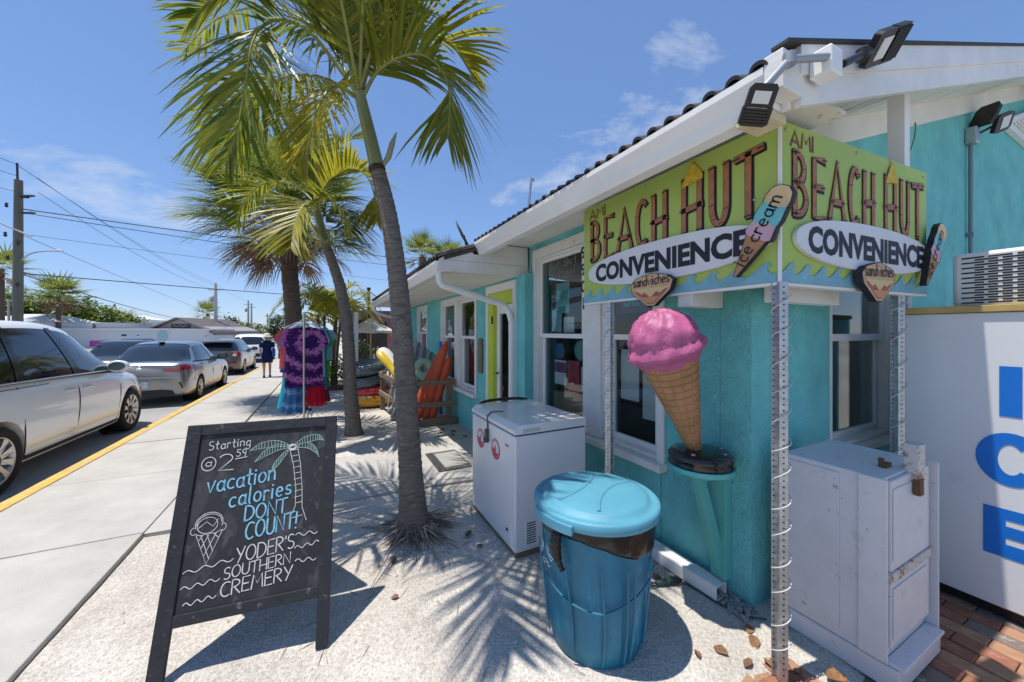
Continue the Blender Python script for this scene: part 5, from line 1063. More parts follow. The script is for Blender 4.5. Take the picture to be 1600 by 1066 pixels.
# leafy trees and shrubs
TREE = mat('tree_leaf', (.11, .17, .022), .55, tint=(.22, .27, .04), trans=.25, var=(.7, .3)); TREED = mat('tree_leaf_dark', (.045, .085, .022), .55, tint=(.10, .15, .04), trans=.2, var=(.7, .3))
def leafy(name, label, cat, base, crown_c, rad, nclump, nleaf, ls, rng, mt, trunk=.2, group=None):
    root = thing(name, label, cat, base, 0, group); mb = MB(); cc = Vector(crown_c)
    for k in range(nclump):
        d = Vector((rng.gauss(0, 1), rng.gauss(0, 1), rng.gauss(0, 1))).normalized(); q = rng.uniform(.35, 1)**.6
        c = cc+Vector((d.x*rad[0], d.y*rad[1], d.z*rad[2]))*q; cr = rng.uniform(.16, .30)*min(rad); tn = rng.random()
        for i in range(nleaf):
            p = c+Vector((rng.gauss(0, cr), rng.gauss(0, cr), rng.gauss(0, cr*.75))); a = Vector((rng.uniform(-1, 1), rng.uniform(-1, 1), rng.uniform(-.5, .5))).normalized(); b_ = a.cross(Vector((rng.uniform(-.5, .5), rng.uniform(-.5, .5), 1))).normalized(); s = ls*rng.uniform(.6, 1.3)
            mb.add([p-a*s, p-b_*s*.45, p+a*s, p+b_*s*.45], [(0, 1, 2, 3)], 0, min(1, max(0, tn*.7+rng.uniform(-.2, .4))))
    if trunk:
        tb = MB(); tb.tube([(0, 0, -.1), (.05, 0, cc.z*.4), (cc.x*.6, cc.y*.6, cc.z*.75)], [trunk, trunk*.8, trunk*.55], 9)
        for k in range(5):
            a = k*1.3; tb.tube([(cc.x*.5, cc.y*.5, cc.z*.6), (cc.x+rad[0]*.55*math.cos(a), cc.y+rad[1]*.55*math.sin(a), cc.z+.25*rad[2])], [trunk*.45, trunk*.15], 6)
        obj('trunk', tb, BARKD, root)
    obj('crown', mb, mt, root, fix=False)
    return root
G1 = 'green trees across the street'
leafy('leafy_tree', 'leftmost bright green tree behind the utility pole', 'tree', (-34.5, 66, -.13), (0, 0, 3.9), (4.2, 3, 2.7), 90, 44, .30, fr_, TREE, .3, G1)
leafy('leafy_tree', 'broad green tree right of the utility pole, behind the fan palm', 'tree', (-29.5, 64, -.13), (0, 0, 3.9), (4.2, 3, 2.4), 96, 44, .30, fr_, TREE, .3, G1)
leafy('leafy_tree', 'lower green tree sloping down towards the white three storey house', 'tree', (-25.2, 64, -.13), (0, 0, 2.8), (3.4, 3, 1.8), 76, 40, .28, fr_, TREE, .25, G1)
leafy('leafy_tree', 'low green tree just in front of the white three storey house', 'tree', (-22.4, 62.5, -.13), (0, 0, 1.9), (2.4, 2, 1.1), 50, 36, .25, fr_, TREE, .2, G1)
leafy('leafy_tree', 'dark round tree down the street beside the farther utility poles', 'tree', (-16.9, 86, -.13), (0, 0, 2.6), (2.0, 2, 1.8), 40, 30, .30, fr_, TREED, .2, 'trees down the street')
leafy('leafy_tree', 'olive green bushy tree beyond the white car', 'tree', (-13.6, 84, -.13), (0, 0, 1.8), (3.0, 2, 1.5), 46, 30, .28, fr_, TREE, .2, 'trees down the street')
leafy('leafy_tree', 'tall hazy dark tree behind the clothes rack', 'tree', (-6.6, 72, -.13), (0, 0, 2.9), (2.6, 2, 2.1), 60, 30, .28, fr_, TREED, .3, 'trees down the street')
leafy('leafy_tree', 'low hedge like tree between the farther utility poles', 'tree', (-9.6, 80, -.13), (0, 0, 1.2), (2.4, 2, 1.0), 40, 30, .26, fr_, TREE, .15, 'trees down the street')
leafy('shrub', 'dark green shrub under the golden clumping palm', 'shrub', (.55, 12.6, 0), (0, 0, .75), (.75, .5, .65), 40, 26, .07, fr_, TREED, .05)
leafy('shrub', 'bright leafy shrub beside the pavement behind the clothes rack', 'shrub', (.18, 11.2, 0), (0, 0, .45), (.4, .35, .42), 26, 22, .06, fr_, TREE, .04)
# ============================================================ vehicles
TYRE = mat('tyre_rubber', (.014, .014, .014), .85, bump=(50, .3)); ALLOY = mat('alloy', (.55, .55, .56), .3, .8); ALLOYD = mat('alloy_dark', (.05, .05, .055), .4, .6)
CGLASS = mat('tinted_car_glass', (.012, .016, .018), .04, spec=.6, coat=.4); TRIM = mat('black_car_trim', (.012, .012, .013), .5); CHROME = mat('chrome', (.7, .7, .7), .12, 1.); TAIL = mat('tail_lamp', (.32, .010, .018), .15, coat=.5); PLATE = mat('licence_plate', (.50, .60, .62), .5, var=(18, .4)); AMBER = mat('amber_marker', (.60, .14, .02), .3)
def paint(n, c, met=.0, r=.28): return mat(n, c, r, met, coat=.8, var=(.6, .03))
def lerp_keys(keys, y):
    """smooth interpolation of station rows (y, a, b, ...)"""
    if y <= keys[0][0]: return keys[0][1:]
    if y >= keys[-1][0]: return keys[-1][1:]
    for i in range(len(keys)-1):
        if keys[i][0] <= y <= keys[i+1][0]:
            t = (y-keys[i][0])/(keys[i+1][0]-keys[i][0]); p0, p1, p2, p3 = keys[max(0, i-1)], keys[i], keys[i+1], keys[min(len(keys)-1, i+2)]
            out = []
            for k in range(1, len(p1)):
                m1 = (p2[k]-p0[k])/max(.05, p2[0]-p0[0])*(p2[0]-p1[0]); m2 = (p3[k]-p1[k])/max(.05, p3[0]-p1[0])*(p2[0]-p1[0])
                out.append((2*t**3-3*t*t+1)*p1[k]+(t**3-2*t*t+t)*m1+(-2*t**3+3*t*t)*p2[k]+(t**3-t*t)*m2)
            return out
def car(label, loc, rotz, sp, group, cat='car'):
    root = thing(sp['name'], label, cat, loc, rotz, group); S = sp['scale']; pm = sp['paint']
    body_k = sp['body']; gh = sp['gh']
    def half(y):
        zb, zt, w, cr = lerp_keys(body_k, y)
        h = zt-zb
        return [(0, zb), (.80*w, zb), (.94*w, zb+.03), (.975*w, zb+.12*h), (.99*w, zb+.28*h), (1.0*w, zb+.5*h), (.995*w, zb+.66*h), (.985*w, zb+.76*h), (.965*w, zb+.88*h), (.925*w, zb+.965*h), (.85*w, zt), (.5*w, zt+cr*.75), (0, zt+cr)]
    y0, y1 = body_k[0][0], body_k[-1][0]; N = 56; ys = [y0+(y1-y0)*(.5-.5*math.cos(PI*i/N)) if False else y0+(y1-y0)*i/N for i in range(N+1)]
    ys = sorted(set([y0, y0+.02, y0+.05, y1-.02, y1-.05]+ys)); mb = MB(); vs = []; n = 24
    for y in ys:
        hp = half(y); ring = hp+[(-x, z) for x, z in hp[-2:0:-1]]; vs += [(x, y, z) for x, z in ring]
    fs = [(i*n+k, i*n+(k+1) % n, (i+1)*n+(k+1) % n, (i+1)*n+k) for i in range(len(ys)-1) for k in range(n)]
    mb.add(vs, fs, 0, None, True); mb.add(vs[:n], [tuple(range(n))[::-1]], 0, None, True); mb.add(vs[-n:], [tuple(range(n))], 0, None, True)
    body = obj('body', mb, pm, root, weld=True)
    # wheel arches
    wr = sp['wr']; cut = MB()
    for yy in sp['axles']:
        for sg in (-1, 1):
            cut.lathe([(wr+.045, 0), (wr+.045, .34)], 28, Matrix.Translation((sg*(sp['w']+.05), yy, wr)) @ Matrix.Rotation(R(-90*sg), 4, 'Y'))
    cme = mesh_of(cut, 'cut'); bm = bmesh.new(); bm.from_mesh(cme); bmesh.ops.remove_doubles(bm, verts=bm.verts, dist=1e-5); bmesh.ops.recalc_face_normals(bm, faces=bm.faces); bm.to_mesh(cme); bm.free()
    co = bpy.data.objects.new('cut', cme); COL.objects.link(co); co.parent = root
    md = body.modifiers.new('arches', 'BOOLEAN'); md.operation = 'DIFFERENCE'; md.object = co; md.solver = 'EXACT'
    bpy.context.view_layer.update(); dg = bpy.context.evaluated_depsgraph_get(); nm = bpy.data.meshes.new_from_object(body.evaluated_get(dg)); body.modifiers.clear(); body.data = nm; bpy.data.objects.remove(co)
    for p in nm.polygons: p.use_smooth = True
    md = body.modifiers.new('edges', 'EDGE_SPLIT'); md.split_angle = R(38)
    for yy in sp['axles']:
        for sg in (-1, 1):
            mb = MB(); mb.lathe([(0, .0), (wr+.04, .0), (wr+.04, .03)], 24, Matrix.Translation((sg*(sp['w']-.30), yy, wr)) @ Matrix.Rotation(R(90*sg), 4, 'Y')); obj('wheel_well', mb, TRIM, root)
            W = Matrix.Translation((sg*(sp['w']-.015), yy, wr)) @ Matrix.Rotation(R(90*sg), 4, 'Y')
            wl = MB(); wl.lathe([(wr*.66, -.005), (wr*.70, .002), (wr*.80, .012), (wr*.93, .006), (wr*.985, -.02), (wr, -.05), (wr, -.15), (wr*.95, -.2), (wr*.66, -.2)], 40, W, cap=False); wl = obj('tyre', wl, TYRE, root)
            rm = MB(); rm.lathe([(wr*.60, -.10), (wr*.655, -.005), (wr*.68, .002), (wr*.69, -.004)], 36, W, cap=False); rm = obj('rim', rm, ALLOY, wl)
            dk = MB(); dk.lathe([(0, -.10), (wr*.66, -.10)], 24, W); obj('brake_disc', dk, ALLOYD, wl)
            for k in range(10 if sp['detail'] else 7):
                a = 2*PI*k/(10 if sp['detail'] else 7); sk = MB(); A = Matrix.Rotation(a, 4, 'Z')
                sk.add([W @ A @ Vector(p) for p in ((wr*.14, -.022, -.022), (wr*.14, .022, -.022), (wr*.45, .038, -.004), (wr*.64, .045, -.004), (wr*.66, .0, -.004), (wr*.64, -.030, -.004), (wr*.45, -.02, -.004))], [(0, 1, 2, 3, 4, 5, 6)]); obj('spoke', sk, ALLOY, rm, fix=False)
            hb = MB(); hb.lathe([(wr*.19, -.03), (wr*.18, -.006), (wr*.1, .0), (0, .0)], 16, W); obj('hub', hb, ALLOYD if sp['detail'] else ALLOY, rm)
    # glasshouse
    ga, gb = gh[0][0], gh[-1][0]
    def gsec(y, off=0.):
        zb, zr, wb_, wr_ = lerp_keys(gh, y); zr = max(zr, zb+.004); h = zr-zb; e = min(.07, h*.45); P = []
        for s in (0, .2, .4, .6, .8, 1.0): P.append((wb_+(wr_-wb_)*s**1.35+off, zb+(h-e)*s))
        P += [(wr_-.03+off*.8, zr-e*.42+off*.6), (wr_-.09, zr-e*.08+off), (wr_*.5, zr+.012+off), (0, zr+.018+off)]
        return P
    NG = 40; gy = [ga+(gb-ga)*i/NG for i in range(NG+1)]; vs = []; fs = []
    for y in gy:
        hp = gsec(y); ring = hp+[(-x, z) for x, z in hp[-2::-1]]; vs += [(x, y, z) for x, z in ring]
    m = 19
    fs = [(i*m+k, i*m+k+1, (i+1)*m+k+1, (i+1)*m+k) for i in range(NG) for k in range(m-1)]
    mb = MB(); mb.add(vs, fs, 0, None, True); obj('windows', mb, CGLASS, root)
    r0, r1 = sp['roof']; mb = MB(); vs = []; NR = 16
    for i in range(NR+1):
        y = r0+(r1-r0)*i/NR; hp = gsec(y, .008)[5:]; hp[0] = (hp[0][0], hp[0][1]-.012); ring = hp+[(-x, z) for x, z in hp[-2::-1]]; vs += [(x, y, z) for x, z in ring]
    k_ = len(ring); mb.add(vs, [(i*k_+k, i*k_+k+1, (i+1)*k_+k+1, (i+1)*k_+k) for i in range(NR) for k in range(k_-1)], 0, None, True); obj('roof', mb, sp.get('roofmat', pm), root)
    for (yb, yt, w0, w1, mt) in sp['pillars']:
        for sg in (-1, 1):
            mb = MB(); vs = []
            for i in range(9):
                s = i/8; yc = yb+(yt-yb)*s; ww = (w0+(w1-w0)*s)/2
                for yy in (yc-ww, yc+ww):
                    hp = gsec(max(ga, min(gb, yy)), .007); j = s*5.2; q = int(j); f = j-q; a_ = hp[q]; b_ = hp[q+1]; vs.append((sg*(a_[0]+(b_[0]-a_[0])*f), yy, a_[1]+(b_[1]-a_[1])*f))
            mb.add(vs, [(2*i, 2*i+1, 2*i+3, 2*i+2) for i in range(8)], 0, None, True); obj('pillar', mb, MATS['gloss_black'] if mt else pm, root, fix=False)
    for sg in (-1, 1):
        p = []
        for i in range(20):
            y = sp['belt'][0]+(sp['belt'][1]-sp['belt'][0])*i/19; a_ = gsec(y, .010)[0]; p.append((sg*a_[0], y, a_[1]+.006))
        mb = MB(); mb.tube(p, .009, 5); obj('belt_moulding', mb, sp.get('beltmat', TRIM), root)
    # body surface strips: seams, handles, lamps
    def bpt(y, f, sg, off=0.):
        hp = half(y); j = f*(len(hp)-1); q = min(int(j), len(hp)-2); t = j-q; x = hp[q][0]+(hp[q+1][0]-hp[q][0])*t; z = hp[q][1]+(hp[q+1][1]-hp[q][1])*t
        return Vector((sg*(x+off), y, z))
    for sg in (-1, 1):
        for ln in sp['seams']:
            mb = MB(); p = [bpt(y, f, sg, .003) for y, f in ln]; p = smooth_path(p, 6); mb.tube(p, .005, 4); obj('door_seam', mb, TRIM, root)
        for (y, f) in sp['handles']:
            mb = MB(); a_, b_ = bpt(y-.09, f, sg, .018), bpt(y+.09, f, sg, .018); mb.tube([bpt(y-.10, f, sg, .0), a_, b_, bpt(y+.10, f, sg, .0)], .013, 6); obj('door_handle', mb, sp.get('handlemat', pm), root)
        y, z, = sp['mirror']; xb = sp['w']*.90
        mb = MB(); mb.lathe([(0, -.06), (.07, -.055), (.095, -.02), (.10, .03), (.09, .05), (.075, .052)], 18, Matrix.Translation((sg*(xb+.13), y, z)) @ Matrix.Rotation(R(90), 4, 'X') @ Matrix.Scale(1.35, 4, (1, 0, 0)) @ Matrix.Scale(.92, 4, (0, 1, 0)))
        mr = obj('mirror', mb, sp.get('mirrormat', pm), root)
        mb = MB(); mb.prism([(.070*math.cos(2*PI*k/18), .070*math.sin(2*PI*k/18)) for k in range(18)], Matrix.Translation((sg*(xb+.13), y, z)) @ Matrix.Rotation(R(90), 4, 'X') @ Matrix.Scale(1.35, 4, (1, 0, 0)) @ Matrix.Scale(.92, 4, (0, 1, 0)) @ Matrix.Translation((0, 0, .053)), .004); obj('mirror_glass', mb, mat('mirror_glass', (.16, .24, .22), .15, .3), mr)
        mb = MB(); mb.bar((sg*(xb-.06), y, z-.06), (sg*(xb+.08), y, z-.03), .05, .03); obj('mirror_arm', mb, TRIM, mr)
    def rearplate(name, pts, mt, off=.004, par=None):     # flat pieces let into the rear end; pts are (x, z)
        mb = MB(); M = Matrix(((1, 0, 0, 0), (0, 0, -1, y0-.001), (0, 1, 0, 0), (0, 0, 0, 1))); mb.prism(pts, M, off); return obj(name, mb, mt, par or root)
    def wrap(name, ya, yb, fa, fb, mt, off=.006, sides=(-1, 1)):
        for sg in sides:
            mb = MB(); vs = []
            for i in range(7):
                for k in range(6): y = ya+(yb-ya)*i/6; f = fa+(fb-fa)*k/5; vs.append(bpt(y, f, sg, off))
            mb.add(vs, [(i*6+k, i*6+k+1, (i+1)*6+k+1, (i+1)*6+k) for i in range(6) for k in range(5)], 0, None, True); obj(name, mb, mt, root)
    sp['extra'](root, rearplate, wrap, bpt, gsec, y0, y1)
    root.scale = (S, S, S)
    return root
# --- minivan
def van_extra(root, rp, wrap, bpt, gsec, y0, y1):
    wrap('sill_trim', -.95, 1.05, .19, .245, TRIM, .004); wrap('marker_lamp', 1.90, 1.98, .38, .52, AMBER, .004); wrap('tail_lamp', y0+.03, y0+.32, .55, .78, TAIL, .008)
    wrap('head_lamp', 1.92, 2.2, .60, .76, CHROME, .006)
    rp('licence_plate', [(-.16, .75), (.16, .75), (.16, .9), (-.16, .9)], PLATE)
    mb = MB(); p = [bpt(y, .70, 1, -.001) for y in [-2.0+.1*k for k in range(16)]]; mb.tube(p, .005, 4); obj('slider_rail', mb, TRIM, root)
VANP = paint('van_white', (.86, .855, .84), 0, .22)
VAN = dict(name='minivan', scale=1., paint=VANP, w=.985, wr=.355, axles=(-1.33, 1.49), detail=True,
  body=[(-2.43, .42, 1.06, .84, .0), (-2.36, .30, 1.10, .93, .0), (-2.0, .22, 1.13, .975, .0), (-1.0, .20, 1.13, .985, .0), (0., .20, 1.11, .985, .0), (.8, .20, 1.07, .985, .02), (1.3, .21, 1.02, .98, .05), (1.8, .22, .94, .955, .07), (2.08, .25, .82, .88, .07), (2.25, .32, .66, .70, .03)],
  gh=[(-2.40, 1.06, 1.08, .88, .74), (-2.25, 1.10, 1.50, .93, .72), (-2.0, 1.12, 1.70, .955, .73), (-1.3, 1.12, 1.77, .965, .745), (-.6, 1.11, 1.79, .965, .75), (-.1, 1.10, 1.77, .965, .745), (.25, 1.09, 1.71, .965, .735), (.65, 1.08, 1.54, .955, .715), (1.05, 1.06, 1.32, .925, .70), (1.45, 1.01, 1.10, .87, .73), (1.65, .97, .99, .82, .8)],
  roof=(-2.05, .34), pillars=((-2.12, -2.0, .20, .22, 1), (-1.02, -.92, .12, .08, 1), (.0, -.16, .15, .10, 1), (1.48, .36, .10, .10, 0)), belt=(-2.1, 1.3), beltmat=CHROME,
  seams=(((-.02, .22), (-.0, .4), (.02, .6), (.03, .8)), ((-1.0, .70), (-.98, .80)), ((1.02, .24), (1.10, .5), (1.12, .78)), ((-.95, .24), (-.98, .4), (-1.0, .7))), handles=((-.16, .60), (.22, .60)), mirror=(.92, 1.13), extra=van_extra)
car('white minivan parked nearest the camera at the yellow kerb', (-3.93, 6.93, -.12), 0, VAN, 'cars parked along the kerb', 'van')
# --- saloon
def saloon_extra(root, rp, wrap, bpt, gsec, y0, y1):
    wrap('tail_lamp', y0+.015, y0+.30, .60, .73, TAIL, .007)
    for sg in (-1, 1): rp('tail_lamp', [(sg*.40, .82), (sg*.70, .80), (sg*.72, .92), (sg*.42, .90)], TAIL, .016)
    rp('licence_plate', [(-.18, .46), (.16, .46), (.16, .60), (-.18, .60)], PLATE, .014)
    rp('lower_diffuser', [(-.62, .26), (.62, .26), (.58, .37), (.40, .40), (-.40, .40), (-.58, .37)], TRIM, .012)
    rp('bumper_line', [(-.70, .665), (.70, .665), (.70, .70), (-.70, .70)], CHROME if False else MATS['silver_paint'], .018)
    mb = MB(); mb.lathe([(.055, 0), (.055, .008), (.04, .012), (0, .012)], 16, Matrix.Translation((0, y0, .90)) @ Matrix.Rotation(R(90), 4, 'X')); obj('emblem', mb, CHROME, root)
    for sg in (-1, 1):
        mb = MB(); mb.bar((sg*.74, y0+.035, .42), (sg*.70, y0-.012, .56), .03, .02, (1, 0, 0)); obj('bumper_slot', mb, TRIM, root)
    mb = MB(); mb.box(-.05, -1.02, 1.445, .05, -.86, 1.475); obj('antenna', mb, TRIM, root, bevel=.01)
SILV = paint('silver_paint', (.30, .31, .325), .75, .3)
SAL_B = [(-2.19, .30, .96, .70, .02), (-2.12, .24, 1.00, .80, .03), (-1.9, .21, 1.015, .85, .03), (-1.3, .19, 1.0, .86, .02), (-.4, .18, .97, .862, .0), (.5, .18, .94, .86, .0), (1.0, .19, .90, .855, .04), (1.6, .2, .84, .84, .06), (2.0, .22, .74, .77, .06), (2.17, .28, .60, .60, .03)]
SAL_G = [(-1.86, 1.0, 1.015, .74, .60), (-1.55, 1.0, 1.16, .765, .59), (-1.2, .99, 1.33, .785, .575), (-.85, .98, 1.425, .80, .57), (-.3, .96, 1.455, .81, .575), (.15, .95, 1.42, .81, .57), (.6, .93, 1.22, .80, .57), (.95, .92, 1.03, .77, .62), (1.15, .90, .91, .74, .66)]
SALOON = dict(name='saloon_car', scale=.96, paint=SILV, w=.862, wr=.31, axles=(-1.24, 1.25), detail=True, body=SAL_B, gh=SAL_G, roof=(-.95, .20), pillars=((-1.62, -1.02, .30, .16, 0), (-.12, -.18, .08, .07, 1), (1.02, .20, .10, .09, 0)), belt=(-1.5, 1.0),
  seams=(((-.15, .22), (-.13, .5), (-.12, .8)), ((-1.02, .5), (-1.1, .7), (-1.15, .8)), ((.78, .22), (.82, .5), (.85, .8))), handles=((-.30, .66), (-1.0+.1, .67)), mirror=(.72, 1.0), mirrormat=TRIM, extra=saloon_extra)
car('silver grey saloon parked behind the white minivan, rear plate showing', (-3.62, 12.72, -.12), 0, SALOON, 'cars parked along the kerb')
# --- hatchback, tailgate glass high
def hatch_extra(root, rp, wrap, bpt, gsec, y0, y1):
    wrap('tail_lamp', y0+.015, y0+.34, .60, .80, TAIL, .008)
    rp('licence_plate', [(-.16, .42), (.16, .42), (.16, .54), (-.16, .54)], PLATE, .012)
    for sg in (-1, 1):
        rp('reflector', [(sg*.42, .50), (sg*.66, .51), (sg*.66, .56), (sg*.42, .55)], TAIL, .012)
        rp('tail_lamp', [(sg*.56, .80), (sg*.70, .78), (sg*.70, .95), (sg*.60, .95)], TAIL, .014)
    rp('lower_diffuser', [(-.6, .27), (.6, .27), (.56, .36), (-.56, .36)], TRIM, .012)
    mb = MB(); mb.box(-.5, y0+.10, 1.385, .5, y0+.42, 1.41); obj('spoiler', mb, root and MATS['bronze_grey_paint'], root, bevel=.01)
BRZ = paint('bronze_grey_paint', (.17, .155, .14), .7, .3)
HAT_B = [(-2.0, .30, .98, .72, .02), (-1.93, .24, 1.0, .81, .02), (-1.7, .21, 1.01, .845, .02), (-1.0, .19, .99, .85, .0), (0, .18, .96, .852, .0), (.6, .18, .93, .85, .0), (1.1, .19, .88, .845, .04), (1.6, .2, .82, .82, .06), (1.9, .23, .72, .75, .05), (2.05, .29, .60, .58, .03)]
HAT_G = [(-1.95, .99, 1.02, .72, .60), (-1.75, 1.0, 1.24, .76, .58), (-1.45, .99, 1.40, .78, .575), (-.9, .97, 1.45, .795, .575), (-.2, .955, 1.46, .80, .575), (.25, .94, 1.41, .80, .57), (.65, .93, 1.22, .79, .57), (1.0, .915, 1.02, .76, .62), (1.2, .90, .91, .72, .66)]
HATCH = dict(name='hatchback_car', scale=.92, paint=BRZ, w=.852, wr=.31, axles=(-1.22, 1.25), detail=False, body=HAT_B, gh=HAT_G, roof=(-1.55, .28), pillars=((-1.72, -1.4, .30, .18, 0), (-.15, -.2, .08, .07, 1), (1.05, .28, .10, .09, 0)), belt=(-1.6, 1.0),
  seams=(((-.15, .22), (-.13, .5), (-.12, .8)), ((.78, .22), (.82, .5), (.85, .8))), handles=((-.3, .66),), mirror=(.78, 1.0), extra=hatch_extra, mirrormat=TRIM)
car('bronze grey hatchback with tall red tail lamps, parked in front of the saloon', (-3.72, 18.9, -.12), 0, HATCH, 'cars parked along the kerb')
# --- sport utility cars
def suv_extra(root, rp, wrap, bpt, gsec, y0, y1):
    wrap('tail_lamp', y0+.015, y0+.25, .62, .85, TAIL, .008); wrap('sill_trim', -1.0, 1.1, .19, .25, TRIM, .004)
    rp('licence_plate', [(-.16, .78), (.16, .78), (.16, .90), (-.16, .90)], PLATE, .012); rp('bumper', [(-.74, .36), (.74, .36), (.74, .56), (-.74, .56)], TRIM, .02)
SUV_B = [(-2.2, .40, 1.04, .78, .0), (-2.13, .30, 1.07, .88, .0), (-1.8, .26, 1.09, .92, .0), (-1, .25, 1.08, .93, .0), (0, .25, 1.06, .93, .0), (.8, .25, 1.03, .92, .02), (1.3, .26, 1.0, .91, .05), (1.8, .28, .94, .88, .05), (2.1, .32, .80, .80, .03), (2.2, .38, .66, .66, .02)]
SUV_G = [(-2.15, 1.05, 1.08, .80, .70), (-2.0, 1.06, 1.36, .85, .68), (-1.75, 1.07, 1.58, .88, .68), (-1.2, 1.07, 1.67, .89, .69), (-.4, 1.06, 1.68, .89, .69), (.1, 1.05, 1.62, .885, .68), (.6, 1.03, 1.38, .87, .67), (1.0, 1.02, 1.12, .84, .70), (1.2, 1.0, 1.01, .80, .74)]
def SUV(p, s): return dict(name='sport_utility_car', scale=s, paint=p, w=.93, wr=.35, axles=(-1.3, 1.35), detail=False, body=SUV_B, gh=SUV_G, roof=(-1.85, .18), pillars=((-1.92, -1.7, .26, .2, 0), (-1.0, -.98, .1, .08, 1), (-.05, -.1, .09, .07, 1), (1.05, .18, .10, .09, 0)), belt=(-1.8, 1.0), seams=(((-.1, .22), (-.08, .5), (-.06, .8)),), handles=((-.25, .66),), mirror=(.78, 1.1), extra=suv_extra)
car('white sport utility car farthest along the kerb', (-3.75, 25.3, -.12), 0, SUV(VANP, .9), 'cars parked along the kerb')
car('dark grey sport utility car on the far side, behind the minivan windscreen', (-6.75, 18.3, -.12), PI, SUV(paint('dark_grey_paint', (.05, .05, .055), .5, .3), .79), 'cars on the far side of the street')
car('black car on the far side, its roof showing above the saloon', (-9.6, 27.5, -.12), PI, SUV(paint('black_paint', (.012, .012, .014), .2, .3), .76), 'cars on the far side of the street')

# ============================================================ utility poles, wires
TH = math.atan(288/570); FWD = Vector((math.sin(TH), math.cos(TH), 0)); RGT = Vector((math.cos(TH), -math.sin(TH), 0))
def at(l, d, z=0): v = FWD*d+RGT*l; return Vector((v.x, v.y, z))
PWOOD = mat('treated_pole_wood', (.155, .15, .115), .9, bump=(30, .4), var=(5, .3), stretch=(1, 1, .12)); PGREY = mat('concrete_pole', (.42, .42, .41), .8)
INSU = mat('insulator', (.03, .03, .032), .4)
p0 = at(-20.35, 15, -.13)
up_ = thing('utility_pole', 'thick greenish wooden utility pole at the left behind the minivan', 'utility pole', tuple(p0), -TH, 'utility poles')
mb = MB(); mb.tube([(0, 0, 0), (.04, 0, 4), (.06, 0, 7.9)], [.16, .145, .12], 14); obj('shaft', mb, PWOOD, up_)
mb = MB(); mb.tube([(.02, 0, 7.85), (.0, 0, 8.6)], .035, 8); obj('top_pin', mb, INSU, up_)
for z, x0, x1 in ((7.25, .25, .72), (6.55, .20, .75), (7.2, .15, .4)):
    mb = MB(); mb.lathe([(.02, 0), (.05, .06), (.035, .12), (.055, .18), (.035, .24), (.055, .3), (.03, x1-x0)], 8, Matrix.Translation((x0, 0, z)) @ Matrix.Rotation(R(90), 4, 'Y')); obj('insulator', mb, INSU, up_)
for z, x in ((5.55, -.35), (5.2, .18), (4.6, -.25), (3.5, .15), (6.75, -.3)):
    mb = MB(); mb.lathe([(.03, 0), (.06, .06), (.03, .12), (.06, .16), (.02, .2)], 8, Matrix.Translation((x, -.1, z))); obj('insulator', mb, INSU, up_)
mb = MB(); mb.bar((-1.0, -.12, 6.3), (.75, -.12, 5.55), .06, .05); obj('guy_bar', mb, PGREY, up_)
mb = MB(); mb.tube(smooth_path([(.1, 0, 4.55), (.6, -.05, 4.85), (1.2, -.1, 4.95), (1.75, -.15, 4.95)], 5), .025, 7); la = obj('lamp_arm', mb, GALV, up_)
mb = MB(); mb.lathe([(.02, 0), (.07, .05), (.085, .25), (.03, .38)], 10, Matrix.Translation((1.7, -.15, 4.96)) @ Matrix.Rotation(R(90), 4, 'Y') @ Matrix.Scale(.6, 4, (1, 0, 0))); obj('lamp_head', mb, mat('lamp_grey', (.55, .55, .54), .5), la)
mb = MB(); mb.tube([(-.12, -.16, .2), (-.12, -.16, 3.0)], .04, 7); obj('conduit', mb, PGREY, up_)
def far_pole(label, l, d, zt, r, bits, mt=PGREY):
    o = thing('utility_pole', label, 'utility pole', tuple(at(l, d, -.13)), -TH, 'utility poles'); mb = MB(); mb.tube([(0, 0, 0), (0, 0, zt+.13)], [r, r*.6], 9); obj('shaft', mb, mt, o)
    mb = MB(); mb.bar((-r*4, 0, zt-.7), (r*4, 0, zt-.7), .1, .1); obj('crossarm', mb, mt, o)
    if bits:
        mb = MB(); mb.lathe([(0, 0), (r*.9, .02), (r*.9, .8), (0, .85)], 10, Matrix.Translation((-r*2.0, 0, zt-2.2))); obj('transformer', mb, PGREY, o)
    return o
L_ = lambda u, d: (u-800)/570*d
far_pole('grey utility pole standing beside the grey gabled building', L_(337, 45), 45, 7.5, .24, True)
far_pole('distant utility pole, left of the close pair down the street', L_(388, 75), 75, 7.9, .24, True); far_pole('distant utility pole, right of the close pair down the street', L_(393, 76), 76, 7.4, .22, False); far_pole('farthest thin utility pole down the street', L_(418, 90), 90, 6.0, .2, False)
WIREM = mat('wire_black', (.02, .02, .022), .6)
def wire(label, a, b, sag, r=.014, mid=None):
    a, b = Vector(a), Vector(b); p = []
    for k in range(21):
        t = k/20; q = a.lerp(b, t); q.z -= sag*4*t*(1-t); p.append(q)
    mb = MB(); o0 = p[0].copy(); mb.tube([q-o0 for q in p], r*.75, 5); o = obj('power_line', mb, WIREM, None, tuple(o0)); tag(o, label, 'cable', 'overhead power lines'); return o
def dz(u, v, d): return at(L_(u, d), d, 1.55+(518-v)/570*d)
wire('topmost power line from the wooden pole tip to the grey pole', dz(24, 256, 15), dz(337, 443, 45), .5)
wire('power line just under the topmost, from the upper insulator to the grey pole', dz(58, 278, 15), dz(336, 446, 45), .5)
wire('power line from the lower insulator of the wooden pole to the grey pole', dz(60, 301, 15), dz(335, 452, 45), .6)
wire('thick bundled power line running from the wooden pole behind the palms', dz(36, 327, 15), dz(760, 418, 34), .15, .03)
wire('power line just below the thick bundle, running behind the palms', dz(38, 333, 15), dz(760, 430, 34), .25, .02)
wire('faint high line from the wooden pole running behind the fan palm', dz(36, 366, 15), dz(780, 455, 40), .2, .012)
